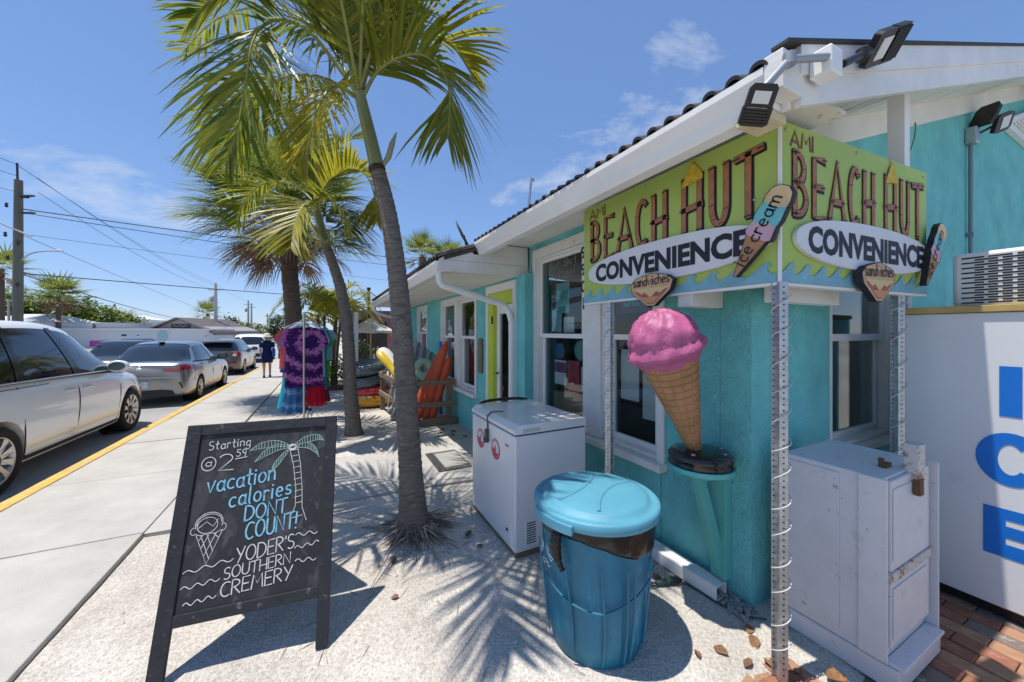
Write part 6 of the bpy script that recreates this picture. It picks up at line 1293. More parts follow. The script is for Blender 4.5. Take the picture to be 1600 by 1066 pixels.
wire('black telephone line sagging from the wooden pole towards the shop roofs', dz(30, 427, 15), dz(760, 478, 45), .2, .028)
wire('thick service line falling from the wooden pole to the grey gabled building', dz(32, 428, 15), dz(278, 498, 41), .15, .03)
wire('thin line from the wooden pole down to the distant poles', dz(36, 368, 15), dz(390, 508, 74), .4, .014)
wire('line leaving the wooden pole top towards the left edge', dz(24, 256, 15), dz(-90, 205, 11), .05)
wire('line leaving the wooden pole insulators towards the left edge', dz(26, 275, 15), dz(-90, 228, 11), .05)
wire('line leaving the wooden pole crossbar towards the left edge', dz(26, 300, 15), dz(-90, 262, 11), .05)
wire('line running on from the grey pole to the distant poles', dz(337, 444, 45), dz(388, 471, 75), .3)

# ============================================================ houses across the street
def house(label, uc, d, cat='building', name='building', group='buildings across the street'):
    o = thing(name, label, cat, tuple(at(L_(uc, d), d, -.13)), -TH, group); k = d/570.
    def X(u): return (u-uc)*k
    def Z(v): return 1.55+.13+(518-v)*k
    return o, X, Z
HW = mat('far_white_wall', (.66, .66, .65), .8, var=(.4, .05)); HG = mat('far_grey_wall', (.27, .255, .26), .8); HT = mat('far_tan_wall', (.58, .50, .36), .8); HR = mat('far_roof_red', (.27, .10, .095), .7); HRG = mat('far_roof_dark', (.10, .085, .085), .8); HM = mat('far_roof_metal', (.72, .73, .74), .4); HWIN = mat('far_window', (.03, .035, .04), .2); MAG = mat('magenta_sign', (.50, .06, .30), .5)
o, X, Z = house('low flat white building with a magenta sign strip', 180, 36)
mb = MB(); mb.box(X(88), 0, 0, X(268), 8, Z(515.5)); obj('wall', mb, HW, o); mb = MB(); mb.box(X(86), -.15, Z(515.4), X(270), 8.1, Z(513.5)); obj('roof', mb, HM, o)
mb = MB(); mb.box(X(141), -.06, Z(541.5), X(183), -.005, Z(532.5)); sg_ = obj('sign', mb, MAG, o)
for u0, u1, v0, v1 in ((189, 200, 527, 521), (213, 219, 526.5, 522), (189, 200, 538, 533), (213, 219, 538, 533)):
    mb = MB(); mb.box(X(u0), -.04, Z(v0), X(u1), -.005, Z(v1)); w_ = obj('window', mb, WHITE, o); mb = MB(); mb.box(X(u0)+.08, -.05, Z(v0)+.08, X(u1)-.08, -.041, Z(v1)-.08); obj('pane', mb, HWIN, w_)
mb = MB(); c_ = (X(254), Z(526)); pts = [(c_[0]+.5*math.cos(R(a)), c_[1]+.72*math.sin(R(a))) for a in range(-30, 211, 15)]+[(c_[0]-.12, c_[1]-.5), (c_[0]+.12, c_[1]-.5)]; mb.prism(pts, Matrix(((1, 0, 0, 0), (0, 0, -1, -.004), (0, 1, 0, 0), (0, 0, 0, 1))), .03); obj('shell_mural', mb, mat('mural_teal', (.38, .56, .57), .6), o)
o, X, Z = house('grey flat roofed building above the minivan bonnet line', 110, 40)
mb = MB(); mb.box(X(60), 0, 0, X(150), 6, Z(507)); obj('wall', mb, mat('far_pale_grey', (.50, .51, .52), .8), o); mb = MB(); mb.box(X(58), -.3, Z(507), X(151), 6.2, Z(503.5)); obj('roof', mb, mat('far_roof_grey', (.42, .43, .45), .7), o)
o, X, Z = house('grey gabled building with a burgundy skirt roof and dark sign', 288, 41)
M_ = Matrix(((1, 0, 0, 0), (0, 0, -1, 7), (0, 1, 0, 0), (0, 0, 0, 1)))
mb = MB(); mb.box(X(247), 0, 0, X(332), 7, Z(524)); obj('wall', mb, HT, o)
mb = MB(); mb.prism([(X(243), Z(523.9)), (X(336), Z(523.9)), (X(336), Z(517)), (X(281), Z(498)), (X(243), Z(512.5))], M_, 6.9); obj('gable', mb, HG, o)
mb = MB()
for a_, b_ in (((240, 513.2), (281, 497)), ((281, 497), (339, 520.2))): mb.bar((X(a_[0]), 3.2, Z(a_[1])), (X(b_[0]), 3.2, Z(b_[1])), 7.4, .12, (0, 0, 1))
obj('roof', mb, HRG, o)
mb = MB(); mb.add([(X(246), -1.0, Z(525.5)), (X(334), -1.0, Z(525.5)), (X(331), -.01, Z(518)), (X(248), -.01, Z(518))], [(0, 1, 2, 3)]); mb.box(X(246), -1.0, Z(526), X(334), -.95, Z(525.4)); obj('skirt_roof', mb, HR, o)
mb = MB(); mb.box(X(266.5), .04, Z(513), X(297), .095, Z(506.5)); sg2 = obj('sign', mb, mat('dark_sign', (.045, .04, .042), .6), o)
mb = MB(); mb.ribbon([(X(270)+k*.13, Z(509.8)+.09*math.sin(k*1.3)) for k in range(13)], .05, Matrix(((1, 0, 0, 0), (0, 0, -1, .04), (0, 1, 0, 0), (0, 0, 0, 1))), .006); obj('sign_scroll', mb, mat('sign_tan', (.35, .30, .24), .7), sg2, fix=False)
for u0, u1, v0, v1 in ((258, 266, 541, 533), (300, 312, 545, 532)):
    mb = MB(); mb.box(X(u0), -.05, Z(v0), X(u1), -.005, Z(v1)); w_ = obj('window', mb, WHITE, o); mb = MB(); mb.box(X(u0)+.08, -.06, Z(v0)+.08, X(u1)-.08, -.051, Z(v1)-.08); obj('pane', mb, HWIN, w_)
mb = MB(); mb.tube([(X(326), -1.05, 0), (X(326), -1.05, Z(525))], .06, 6); obj('downspout', mb, mat('far_brown', (.12, .06, .05), .7), o)
o, X, Z = house('building with a white metal roof behind the grey gabled one', 336, 47)
mb = MB(); mb.box(X(305), 0, 0, X(350), 6, Z(519)); obj('wall', mb, HW, o); mb = MB(); mb.add([(X(303), -.3, Z(518)), (X(352), -.3, Z(518)), (X(346), 3, Z(506)), (X(303), 3, Z(506))], [(0, 1, 2, 3)]); mb.add([(X(352), -.3, Z(518)), (X(352), 6.3, Z(518)), (X(346), 3, Z(506))], [(0, 1, 2)]); obj('roof', mb, HM, o, fix=False)
o, X, Z = house('white three storey house with roof terrace above the green trees', 180, 70)
mb = MB(); mb.box(X(142), 0, 0, X(178), 6, Z(497)); mb.box(X(178.2), .5, 0, X(218), 6, Z(500)); obj('wall', mb, mat('far_cream', (.60, .58, .50), .8), o)
mb = MB(); mb.add([(X(176), .2, Z(499)), (X(216), .2, Z(499)), (X(216), 6, Z(499)), (X(176), 6, Z(499)), (X(180), 3, Z(491)), (X(190), 3, Z(491))], [(0, 1, 5, 4), (1, 2, 5), (2, 3, 4, 5), (3, 0, 4)]); obj('roof', mb, HM, o, fix=False)
mb = MB()
for k in range(14): mb.box(X(142)+k*.33, -.02, Z(497), X(142)+k*.33+.05, .03, Z(491.5))
mb.box(X(142), -.03, Z(491.5), X(178), .04, Z(490.7)); obj('railing', mb, mat('rail_grey', (.35, .38, .42), .6), o)
for u0, u1, v0, v1 in ((184, 189, 508, 502), (205, 211, 509, 503), (150, 160, 512, 503), (164, 172, 512, 503)):
    mb = MB(); mb.box(X(u0), (.44 if u0 > 178 else -.06), Z(v0), X(u1), (.49 if u0 > 178 else -.005), Z(v1)); obj('window', mb, HWIN, o)
mb = MB(); mb.box(X(218.3), 1, 0, X(224), 5, Z(503.5)); mb.box(X(217), .8, Z(510), X(226), 1.0, Z(508.8)); obj('side_block', mb, HW, o)
o, X, Z = house('pale hip roofed house at the left edge behind the minivan roof', 25, 34)
mb = MB(); mb.box(X(-40), 0, 0, X(48), 5, Z(502)); obj('wall', mb, HW, o); mb = MB(); mb.add([(X(-45), -.4, Z(502.5)), (X(56), -.4, Z(502.5)), (X(56), 5.4, Z(502.5)), (X(-45), 5.4, Z(502.5)), (X(-20), 2.5, Z(489)), (X(36), 2.5, Z(489))], [(0, 1, 5, 4), (1, 2, 5), (2, 3, 4, 5), (3, 0, 4)]); obj('roof', mb, mat('far_roof_pale', (.55, .56, .57), .6), o, fix=False)
for uc, vt, lab in ((345.5, 496.5, 'small white pyramid roofed turret, left of two'), (363, 501.5, 'small white pyramid roofed turret, right of two')):
    o, X, Z = house(lab, uc, 68, 'turret', 'turret', 'turrets down the street')
    mb = MB(); mb.box(X(uc-4), 0, 0, X(uc+4), .95, Z(vt+9)); obj('wall', mb, mat('far_beige', (.50, .42, .36), .8), o)
    a_ = X(uc-5.5); b_ = X(uc+5.5); mb = MB(); mb.add([(a_, -.15, Z(vt+9)), (b_, -.15, Z(vt+9)), (b_, 1.1, Z(vt+9)), (a_, 1.1, Z(vt+9)), (0, .5, Z(vt))], [(0, 1, 4), (1, 2, 4), (2, 3, 4), (3, 0, 4)]); obj('roof', mb, HM, o, fix=False)
o, X, Z = house('low tan shop with dark red roof and awnings beyond the grey pole', 358, 60)
mb = MB(); mb.box(X(343), 0, 0, X(370), 5, Z(519)); obj('wall', mb, HT, o); mb = MB(); mb.add([(X(341), -.4, Z(520)), (X(371), -.4, Z(520)), (X(366), 2.5, Z(514)), (X(343), 2.5, Z(514))], [(0, 1, 2, 3)]); obj('roof', mb, HR, o, fix=False)
mb = MB(); mb.add([(X(343.5), -1.2, Z(530.5)), (X(353), -1.2, Z(530.5)), (X(353), -.01, Z(526)), (X(343.5), -.01, Z(526))], [(0, 1, 2, 3)]); mb.add([(X(357), -1.2, Z(531)), (X(366), -1.2, Z(531)), (X(366), -.01, Z(526)), (X(357), -.01, Z(526))], [(0, 1, 2, 3)]); obj('awning', mb, HRG, o, fix=False)
# ============================================================ clothes rack with tie-dye shirts
def tie_dye(name, c1, c2, c3, scale=9., centre=(.08, 0, -.22)):
    m = bpy.data.materials.new(name); m.use_nodes = True; MATS[name] = m
    nt = m.node_tree; b = nt.nodes['Principled BSDF']; lk = nt.links.new; b.inputs['Roughness'].default_value = .9; b.inputs['Specular IOR Level'].default_value = .1
    tc = nt.nodes.new('ShaderNodeTexCoord'); mp = nt.nodes.new('ShaderNodeMapping'); mp.inputs['Location'].default_value = tuple(-c for c in centre); lk(tc.outputs['Object'], mp.inputs[0])
    n = nt.nodes.new('ShaderNodeTexNoise'); n.inputs['Scale'].default_value = 34; n.inputs['Detail'].default_value = 2; lk(mp.outputs[0], n.inputs['Vector'])
    ln = nt.nodes.new('ShaderNodeVectorMath'); ln.operation = 'LENGTH'; lk(mp.outputs[0], ln.inputs[0])
    ma = nt.nodes.new('ShaderNodeMath'); ma.operation = 'MULTIPLY_ADD'; ma.inputs[1].default_value = .20; lk(n.outputs[0], ma.inputs[0]); lk(ln.outputs['Value'], ma.inputs[2])
    sn = nt.nodes.new('ShaderNodeMath'); sn.operation = 'MULTIPLY'; sn.inputs[1].default_value = scale*3.2; lk(ma.outputs[0], sn.inputs[0])
    s2 = nt.nodes.new('ShaderNodeMath'); s2.operation = 'SINE'; lk(sn.outputs[0], s2.inputs[0])
    r = nt.nodes.new('ShaderNodeValToRGB'); cr = r.color_ramp; cr.elements[0].position = .0; cr.elements[0].color = (*c1, 1); cr.elements[1].position = 1.; cr.elements[1].color = (*c3, 1); e = cr.elements.new(.60); e.color = (*c1, 1); e = cr.elements.new(.72); e.color = (*c2, 1); e = cr.elements.new(.94); e.color = (*c2, 1)
    mr = nt.nodes.new('ShaderNodeMapRange'); mr.inputs[1].default_value = -1; mr.inputs[2].default_value = 1; lk(s2.outputs[0], mr.inputs[0]); lk(mr.outputs[0], r.inputs[0]); lk(r.outputs[0], b.inputs['Base Color'])
    return m
rk = thing('clothes_rack', 'chrome garment rack on the pavement edge holding hanging shirts', 'rack', (-.29, 5.75, 0))
POLE = mat('rack_pole', (.52, .49, .46), .3, .7)
mb = MB(); mb.tube([(0, 0, .05), (0, 0, 1.78)], .014, 10); mb.tube([(0, 0, 1.78), (0, 0, 1.80)], .02, 8); obj('upright', mb, POLE, rk)
mb = MB(); mb.tube([(0, 1.05, .05), (0, 1.05, 1.76)], .014, 10); obj('upright', mb, POLE, rk)
mb = MB(); mb.tube([(0, 0, 1.72), (0, 1.05, 1.72)], .012, 8); obj('rail', mb, POLE, rk)
mb = MB(); mb.tube([(0, .02, .92), (0, 1.05, .92)], .012, 8); obj('rail', mb, POLE, rk)
for yy in (0, 1.05):
    mb = MB(); mb.bar((-.3, yy, .03), (.3, yy, .03), .04, .05); obj('foot', mb, POLE, rk)
def shirt_mesh(w, h, sl, rng, neck=.075, hem=.0, longs=False):
    """front and back sheet of a hanging tee with folds; origin at the shoulder line, hanging down"""
    mb = MB(); nu, nv = 26, 18; P1 = rng.uniform(0, 6); P2 = rng.uniform(0, 6); amp = rng.uniform(.010, .02)
    def outline(t):                       # half width at height fraction t (0 top .. 1 hem)
        if t < .16: return w*.5+sl*(.25+.75*(t/.16))
        if t < .30: return w*.5+sl*(1-.15*(t-.16)/.14) if t < .27 else w*.5+.02
        return w*.5*(1.0+.06*(t-.3))
    for side in (1, -1):
        vs = []
        for j in range(nv+1):
            t = j/nv; ow = outline(t)
            for i in range(nu+1):
                u = 2*i/nu-1; x = u*ow; drop = .075*(abs(x)/(w*.5+sl))**1.3 if t < .3 else .075*(abs(x)/(w*.5+sl))**1.3*(1-(t-.3)/.7)
                z = -h*t-drop*(1 if t < .3 else 1)
                if t < .08 and abs(x) < neck: z -= (.035 if side > 0 else .012)*(1-(x/neck)**2)
                bul = .045*(1-u*u)*(.35+.65*min(1, t*2))
                y = -side*(bul*.6)-amp*1.5*math.sin(x*24+P1+t*2)*t-amp*.8*math.sin(x*51+P2)*t
                vs.append((x, y, z))
        mb.add(vs, [(j*(nu+1)+i, j*(nu+1)+i+1, (j+1)*(nu+1)+i+1, (j+1)*(nu+1)+i) for j in range(nv) for i in range(nu)], 0, None, True)
    return mb
sr = random.Random(17)
def fabric(n, c): return mat(n, c, .9, var=(6, .15), bump=(12, .15), spec=.1)
shirts = [
 ('purple and pink tie-dye shirt hanging frontmost on the clothes rack', tie_dye('dye_purple', (.035, .012, .085), (.30, .075, .24), (.30, .16, .36), 10.), 0., .06, .84, .52),
 ('coral red shirt with dark print peeking out at the left of the rack', fabric('cloth_coral', (.52, .10, .12)), -.085, .30, .60, .52),
 ('pale blue grey shirt peeking over the frontmost tie-dye shirt', fabric('cloth_pale_blue', (.30, .42, .55)), .015, .14, .72, .54),
 ('teal green shirt behind the tie-dye shirt, showing at its right edge', fabric('cloth_teal', (.02, .22, .22)), .045, .22, .92, .54),
 ('light blue shirt showing at the right side of the rack', fabric('cloth_sky', (.28, .50, .58)), .115, .42, .50, .54),
 ('lime green shirt hanging low at the right back of the rack', fabric('cloth_lime', (.17, .52, .05)), .105, .62, .78, .50),
 ('grey shirt hanging low at the left back of the rack', fabric('cloth_grey', (.32, .32, .33)), -.07, .52, .95, .52),
 ('royal blue shirt at the left of the rack under the coral one', fabric('cloth_royal', (.02, .10, .42)), -.075, .40, .66, .54),
 ('magenta pink shirt deep in the rack at the right', fabric('cloth_magenta', (.42, .05, .20)), .05, .74, .62, .52),
 ('navy shirt at the far end of the rack', fabric('cloth_navy', (.02, .03, .10)), .02, .9, .8, .5)]
HANG = mat('hanger_plastic', (.50, .55, .62), .4)
for lab, mt, dx, dy, h, w in shirts:
    t = thing('shirt', lab, 'shirt', (-.29+dx, 5.75+dy, 1.62), sr.uniform(-.12, .12), 'shirts on the clothes rack')
    obj('cloth', shirt_mesh(w*.86, h, .075, sr), mt, t, fix=False)
    mb = MB(); mb.tube([(-.18, 0, -.03), (-.09, 0, .025), (0, 0, .06), (.09, 0, .025), (.18, 0, -.03)], .007, 6); mb.tube([(0, 0, .06), (-dx*.6, 0, .10), (-dx, 0, .115)], .004, 5); obj('hanger', mb, HANG, t)
for lab, mt, dx, dy, w, h in (('red tie-dye skirt on the lower right of the clothes rack', tie_dye('dye_red', (.34, .008, .025), (.40, .03, .05), (.55, .40, .42), 7, (0, 0, -.2)), .14, .15, .26, .40),
  ('denim blue pleated skirt on the lower left of the clothes rack', tie_dye('dye_denim', (.025, .08, .20), (.05, .13, .26), (.12, .22, .36), 11, (0, 0, .1)), -.10, .17, .34, .46),
  ('turquoise skirt at the lower left edge of the clothes rack', fabric('cloth_turquoise', (.02, .36, .45)), -.17, .32, .30, .42), ('plum skirt showing behind the red one on the rack', fabric('cloth_plum', (.16, .03, .10)), .17, .34, .28, .38)):
    t = thing('skirt', lab, 'skirt', (-.29+dx, 5.75+dy, .89), 0, 'skirts on the lower rail'); mb = MB(); n = 60; vs = []
    for j in range(7):
        for k in range(n):
            a = 2*PI*k/n; f = j/6; rr = 1+.10*f*math.sin(a*11)+.04*f*math.sin(a*23+1); vs.append((w*.5*(.7+.36*f)*rr*math.cos(a), (.05+.05*f)*rr*math.sin(a), -h*f+.012*math.sin(a*7)*f))
    mb.add(vs, [(j*n+k, j*n+(k+1) % n, (j+1)*n+(k+1) % n, (j+1)*n+k) for j in range(6) for k in range(n)], 0, None, True); obj('cloth', mb, mt, t, fix=False)
    mb = MB(); mb.bar((-w*.35, 0, .0), (w*.35, 0, .0), .012, .02); obj('hanger', mb, HANG, t)
# ============================================================ beach toys by the far wall
fence = thing('timber_corral', 'low weathered timber rail corral holding beach floats beside the wall', 'fence', (1.10, 6.05, 0))
def fb(name, a, b_, w, h, up=(0, 0, 1)):
    mb = MB(); o0 = Vector((1.10, 6.05, 0)); mb.bar(Vector(a)-o0, Vector(b_)-o0, w, h, up); obj(name, mb, WOODW, fence, bevel=.004)
for p in ((1.12, 6.05), (1.83, 5.98), (.98, 7.65)): fb('post', (*p, 0), (*p, .76), .085, .085)
for z in (.70, .34): fb('rail', (1.04, 6.00, z), (1.92, 5.93, z), .038, .085); fb('rail', (1.06, 6.02, z), (.93, 7.72, z), .038, .09)
fb('rail', (1.1, 5.99, .06), (1.95, 5.92, .06), .05, .11)
ORG = mat('orange_foam', (.62, .095, .03), .6, bump=(30, .15), var=(5, .15)); 
for i, (b_, t_, lab) in enumerate((((1.22, 6.16, .05), (1.80, 6.42, 1.16), 'orange beach float leaning in the timber corral, leftmost'), ((1.32, 6.14, .05), (1.86, 6.36, 1.30), 'orange beach float leaning in the timber corral, second from left'), ((1.44, 6.12, .05), (1.88, 6.28, 1.38), 'orange beach float leaning against the window casing, tallest'), ((1.55, 6.10, .05), (1.90, 6.18, 1.10), 'orange beach float leaning in the timber corral, rightmost'))):
    a, c_ = Vector(b_), Vector(t_); mb = MB(); mb.tube([(c_-a)*f for f in (0, .03, .1, .3, .6, .85, .96, 1)], [.03, .055, .07, .072, .07, .062, .045, .015], 12); o = obj('beach_float', mb, ORG, None, tuple(a)); tag(o, lab, 'float', 'orange floats in the corral')
mb = MB(); mb.tube([(0, 0, 0), (.02, .01, .6), (.0, 0, 1.32)], .034, 12); tag(obj('pool_noodle', mb, mat('noodle_blue', (.08, .24, .55), .7), None, (1.83, 6.52, .05)), 'upright blue pool noodle beside the orange floats', 'pool noodle')
# striped folded lounge mats behind
mt_ = thing('lounge_mat', 'grey and white striped folded beach mat leaning behind the corral', 'mat', (1.62, 7.2, 0)); GREYF = fabric('mat_grey', (.20, .24, .26)); PALEF = fabric('mat_pale', (.42, .47, .48))
for k in range(9):
    mb = MB(); x0 = -.28+.062*k; mb.bar((x0, -.25+.0*k, .5-.01*k), (x0+.22, .1, 1.38-.05*k), .058, .05, (0, 1, 0)); obj('stripe', mb, GREYF if k % 2 else PALEF, mt_, bevel=.01)
def torus(mb, c, R_, r_, sq=1., n=36, m=12, mi=0, tilt=None, minor=None):
    vs = []; M = Matrix.Translation(c) @ (tilt or Matrix.Identity(4))
    for i in range(n):
        for k in range(m):
            a = 2*PI*i/n; b_ = 2*PI*k/m; vs.append(M @ Vector(((R_+r_*math.cos(b_))*math.cos(a), (R_+r_*math.cos(b_))*math.sin(a), r_*sq*math.sin(b_))))
    mb.add(vs, [(i*m+k, ((i+1) % n)*m+k, ((i+1) % n)*m+(k+1) % m, i*m+(k+1) % m) for i in range(n) for k in range(m)], mi, None, True); return mb
def tread(name):
    m = bpy.data.materials.new(name); m.use_nodes = True; MATS[name] = m; nt = m.node_tree; b = nt.nodes['Principled BSDF']; lk = nt.links.new; b.inputs['Roughness'].default_value = .35
    tc = nt.nodes.new('ShaderNodeTexCoord'); ch = nt.nodes.new('ShaderNodeTexBrick'); ch.inputs['Scale'].default_value = 11; ch.inputs['Color1'].default_value = (.30, .36, .40, 1); ch.inputs['Color2'].default_value = (.16, .22, .26, 1); ch.inputs['Mortar'].default_value = (.02, .028, .032, 1); ch.inputs['Mortar Size'].default_value = .09; ch.inputs['Brick Width'].default_value = .7; ch.inputs['Row Height'].default_value = .42
    sx = nt.nodes.new('ShaderNodeSeparateXYZ'); lk(tc.outputs['Object'], sx.inputs[0]); at_ = nt.nodes.new('ShaderNodeMath'); at_.operation = 'ARCTAN2'; lk(sx.outputs[1], at_.inputs[0]); lk(sx.outputs[0], at_.inputs[1]); ml = nt.nodes.new('ShaderNodeMath'); ml.operation = 'MULTIPLY'; ml.inputs[1].default_value = .45; lk(at_.outputs[0], ml.inputs[0])
    cb = nt.nodes.new('ShaderNodeCombineXYZ'); lk(ml.outputs[0], cb.inputs[0]); lk(sx.outputs[2], cb.inputs[1]); lk(cb.outputs[0], ch.inputs['Vector']); lk(ch.outputs[0], b.inputs['Base Color']); return m
TRD = tread('tread_print')
for z, lab, tl in ((.78, 'upper grey tread patterned swim ring on the pile of inflatables', -8), (.52, 'lower dark tread patterned swim ring on the pile of inflatables', -8)):
    mb = torus(MB(), (0, 0, 0), .30, .13, .95); tag(obj('swim_ring', mb, TRD, None, (.72, 8.35, z), (R(4), R(tl), 0)), lab, 'swim ring', 'patterned swim rings')
mb = torus(MB(), (0, 0, 0), .28, .15, .62); tag(obj('swim_ring', mb, mat('vinyl_red', (.55, .04, .05), .3, coat=.3), None, (.80, 8.3, .32), (0, R(-5), 0)), 'plain red swim ring under the patterned ones', 'swim ring')
yr = thing('swim_ring', 'yellow and orange printed swim ring at the bottom of the pile', 'swim ring', (.78, 8.25, .12)); mb = torus(MB(), (0, 0, 0), .30, .15, .8); obj('ring', mb, mat('vinyl_orange', (.66, .30, .02), .3, coat=.3), yr)
mb = MB(); torus(mb, (0, 0, .07), .29, .13, .5); obj('printed_top', mb, mat('vinyl_print', (.68, .48, .12), .35, rust=[(9, .56, (.50, .05, .03)), (13, .60, (.10, .06, .03))]), yr)
# lounger float leaning over the fence
fl_ = thing('lounger_float', 'long yellow and white inflatable lounger leaning over the timber corral', 'float', (1.12, 7.3, .62))
A = Vector((-.18, .25, .60)); B = Vector((.20, -.25, .0)); dv = (B-A)
mb = MB(); Q = dv.to_track_quat('Z', 'X').to_matrix().to_4x4(); M = Matrix.Translation(A) @ Q; Ln = dv.length; vs = []; n = 20
pf = [(0, .02), (.03, .10), (.12, .15), (.3, .155), (.5, .13), (.6, .12), (.75, .135), (.9, .12), (.97, .07), (1, .01)]
for f, r_ in pf:
    for k in range(n): a = 2*PI*k/n; vs.append(M @ Vector((r_*.55*math.cos(a), r_*math.sin(a), f*Ln)))
mb.add(vs, [(i*n+k, i*n+(k+1) % n, (i+1)*n+(k+1) % n, (i+1)*n+k) for i in range(len(pf)-1) for k in range(n)], 0, None, True); obj('white_side', mb, mat('vinyl_white', (.68, .68, .64), .3, coat=.3, rust=(5, .66, (.10, .13, .35))), fl_)
mb = MB(); mb.v = []; vs2 = [Vector(v)+Vector((-.035, -.045, -.035)) for v in vs]; mb.add(vs2, [(i*n+k, i*n+(k+1) % n, (i+1)*n+(k+1) % n, (i+1)*n+k) for i in range(len(pf)-1) for k in range(n)], 0, None, True); obj('yellow_side', mb, mat('vinyl_yellow', (.66, .45, .03), .3, coat=.3, rust=(6, .68, (.55, .10, .03))), fl_)
# green inflatable and bundled nets
mb = MB(); torus(mb, (0, 0, .12), .13, .07, 1, 24, 10, 0, Matrix.Rotation(R(70), 4, 'X')); mb.lathe([(0, -.05), (.06, -.03), (.075, .03), (0, .09)], 12, Matrix.Translation((.16, -.02, .0))); mb.lathe([(0, -.04), (.07, 0), (.04, .06), (0, .08)], 12, Matrix.Translation((-.15, .0, -.02))); tag(obj('inflatable_toy', mb, mat('vinyl_mint', (.30, .50, .36), .35, rust=(8, .6, (.55, .60, .55))), None, (1.52, 6.45, .76)), 'pale green inflatable toy above the corral rail beside the tree trunk', 'float')
mb = MB(); nr_ = random.Random(4)
for k in range(26):
    x = nr_.uniform(-.12, .12); y = nr_.uniform(-.1, .35); mb.tube(smooth_path([(x, y, .62+nr_.uniform(-.1, .05)), (x+nr_.uniform(-.05, .05), y+nr_.uniform(-.05, .05), .35), (x*1.4+nr_.uniform(-.1, .1), y+nr_.uniform(-.1, .1), nr_.uniform(.06, .2))], 4), [nr_.uniform(.02, .035)]*9, 7, tint=nr_.random())
tag(obj('net_bundle', mb, mat('net_grey', (.28, .28, .25), .8, tint=(.46, .44, .38), var=(40, .4)), None, (1.12, 6.55, 0)), 'bundle of greyish rolled nets hanging inside the corral side', 'net bundle')
# ============================================================ cafe behind
cafe = thing('cafe_building', 'mauve stucco building behind the picket fence and umbrella', 'building', (.75, 15.2, 0)); MAUVE = stucco_material('mauve_stucco', (.30, .16, .19))
mb = MB(); mb.box(0, 0, -.1, 5.6, .25, 2.28); mb.box(0, .25, -.1, .25, 5, 2.28); obj('wall', mb, MAUVE, cafe); mb = MB(); mb.box(-.1, -.1, 2.28, 5.7, 5.1, 2.36); obj('roof', mb, mat('mauve_cap', (.20, .11, .13), .8), cafe)
mb = MB(); mb.box(.62, -.03, .0, 1.35, -.004, 1.9); dw = obj('doorway', mb, DARKIN, cafe)
for k in range(5):
    mb = MB(); mb.box(.18+.11*k, -.09, 0, .25+.11*k, -.035, 2.0+.1*(k % 2)); obj('timber_slat', mb, mat('dark_timber', (.035, .022, .016), .8), cafe)
mb = MB(); mb.lathe([(.32, 0), (.32, .04), (.27, .05), (.0, .05)], 22, Matrix.Translation((2.15, -.03, 1.25)) @ Matrix.Rotation(R(90), 4, 'X')); obj('round_sign', mb, DARKIN, cafe)
for x, z, lab in ((1.23, 2.95, 'tall dark string light post above the mauve building'), (.25, 2.5, 'short dark string light post above the mauve building')):
    mb = MB(); mb.tube([(0, 0, 0), (0, 0, z)], .045, 8); mb.tube([(0, 0, z), (0, 0, z+.07)], .065, 8); tag(obj('light_post', mb, DARKIN, None, (x, 13.1 if z > 2.8 else 13.6, 0)), lab, 'post')
mb = MB()
for a, b_, sg_ in (((1.23, 13.1, 2.9), (.25, 13.6, 2.48), .16), ((1.23, 13.1, 2.9), (2.6, 12.9, 2.3), .12)):
    p = []
    for k in range(15):
        t = k/14; q = Vector(a).lerp(Vector(b_), t); q.z -= sg_*4*t*(1-t); p.append(q)
    mb.tube(p, .016, 5)
tag(obj('string_lights', mb, DARKIN), 'dark drooping string light cable between the two posts', 'cable')
def umbrella(label, x, y, zt, r, mt, n=8):
    o = thing('umbrella', label, 'umbrella', (x, y, 0)); mb = MB(); mb.tube([(0, 0, 0), (0, 0, zt)], .022, 8); obj('pole', mb, mat('umbrella_pole', (.50, .34, .14), .5), o)
    vs = [(0, 0, zt)]; fs = []
    for j, (f, dzz) in enumerate(((.5, .22), (1, .40), (1.0, .47))):
        for k in range(n*4):
            a = 2*PI*k/(n*4); sc_ = f*(1-.05*abs(math.sin(a*n/2))); vs.append((r*sc_*math.cos(a), r*sc_*math.sin(a), zt-dzz+(.02*abs(math.sin(a*n/2)) if j else 0)))
    m = n*4; fs = [(0, 1+k, 1+(k+1) % m) for k in range(m)]+[(1+j*m+k, 1+(j+1)*m+k, 1+(j+1)*m+(k+1) % m, 1+j*m+(k+1) % m) for j in range(2) for k in range(m)]
    mb = MB(); mb.add(vs, fs); obj('canopy', mb, mt, o, fix=False)
    for k in range(n):
        a = 2*PI*k/n; mb = MB(); mb.tube([(0, 0, zt-.02), (r*math.cos(a), r*math.sin(a), zt-.41)], .008, 4); obj('rib', mb, MATS['umbrella_pole'], o)
umbrella('white market umbrella in front of the mauve building', 1.15, 11.7, 1.96, .72, mat('canvas_white', (.74, .70, .62), .8, trans=.3)); umbrella('red umbrella half hidden by the shop corner', 2.35, 12.3, 1.82, .55, mat('canvas_red', (.50, .03, .03), .8, trans=.25))
pk = thing('picket_fence', 'white picket fence section behind the inflatable lounger', 'fence', (1.0, 9.35, 0))
for k in range(9):
    mb = MB(); h = 1.02+.06*math.sin(k*1.3)+(.12 if k in (1, 4, 7) else 0); M = frame_m((.085*k, -.035*k, 0), (.92, -.38, 0), (0, 0, 1)); mb.prism([(-.028, 0), (.028, 0), (.028, h-.06), (.0, h), (-.028, h-.06)], M, .018); obj('picket', mb, WHITE, pk)
for z in (.3, .8):
    mb = MB(); mb.bar((-.05, .04, z), (.75, -.27, z), .03, .07); obj('rail', mb, WHITE, pk)
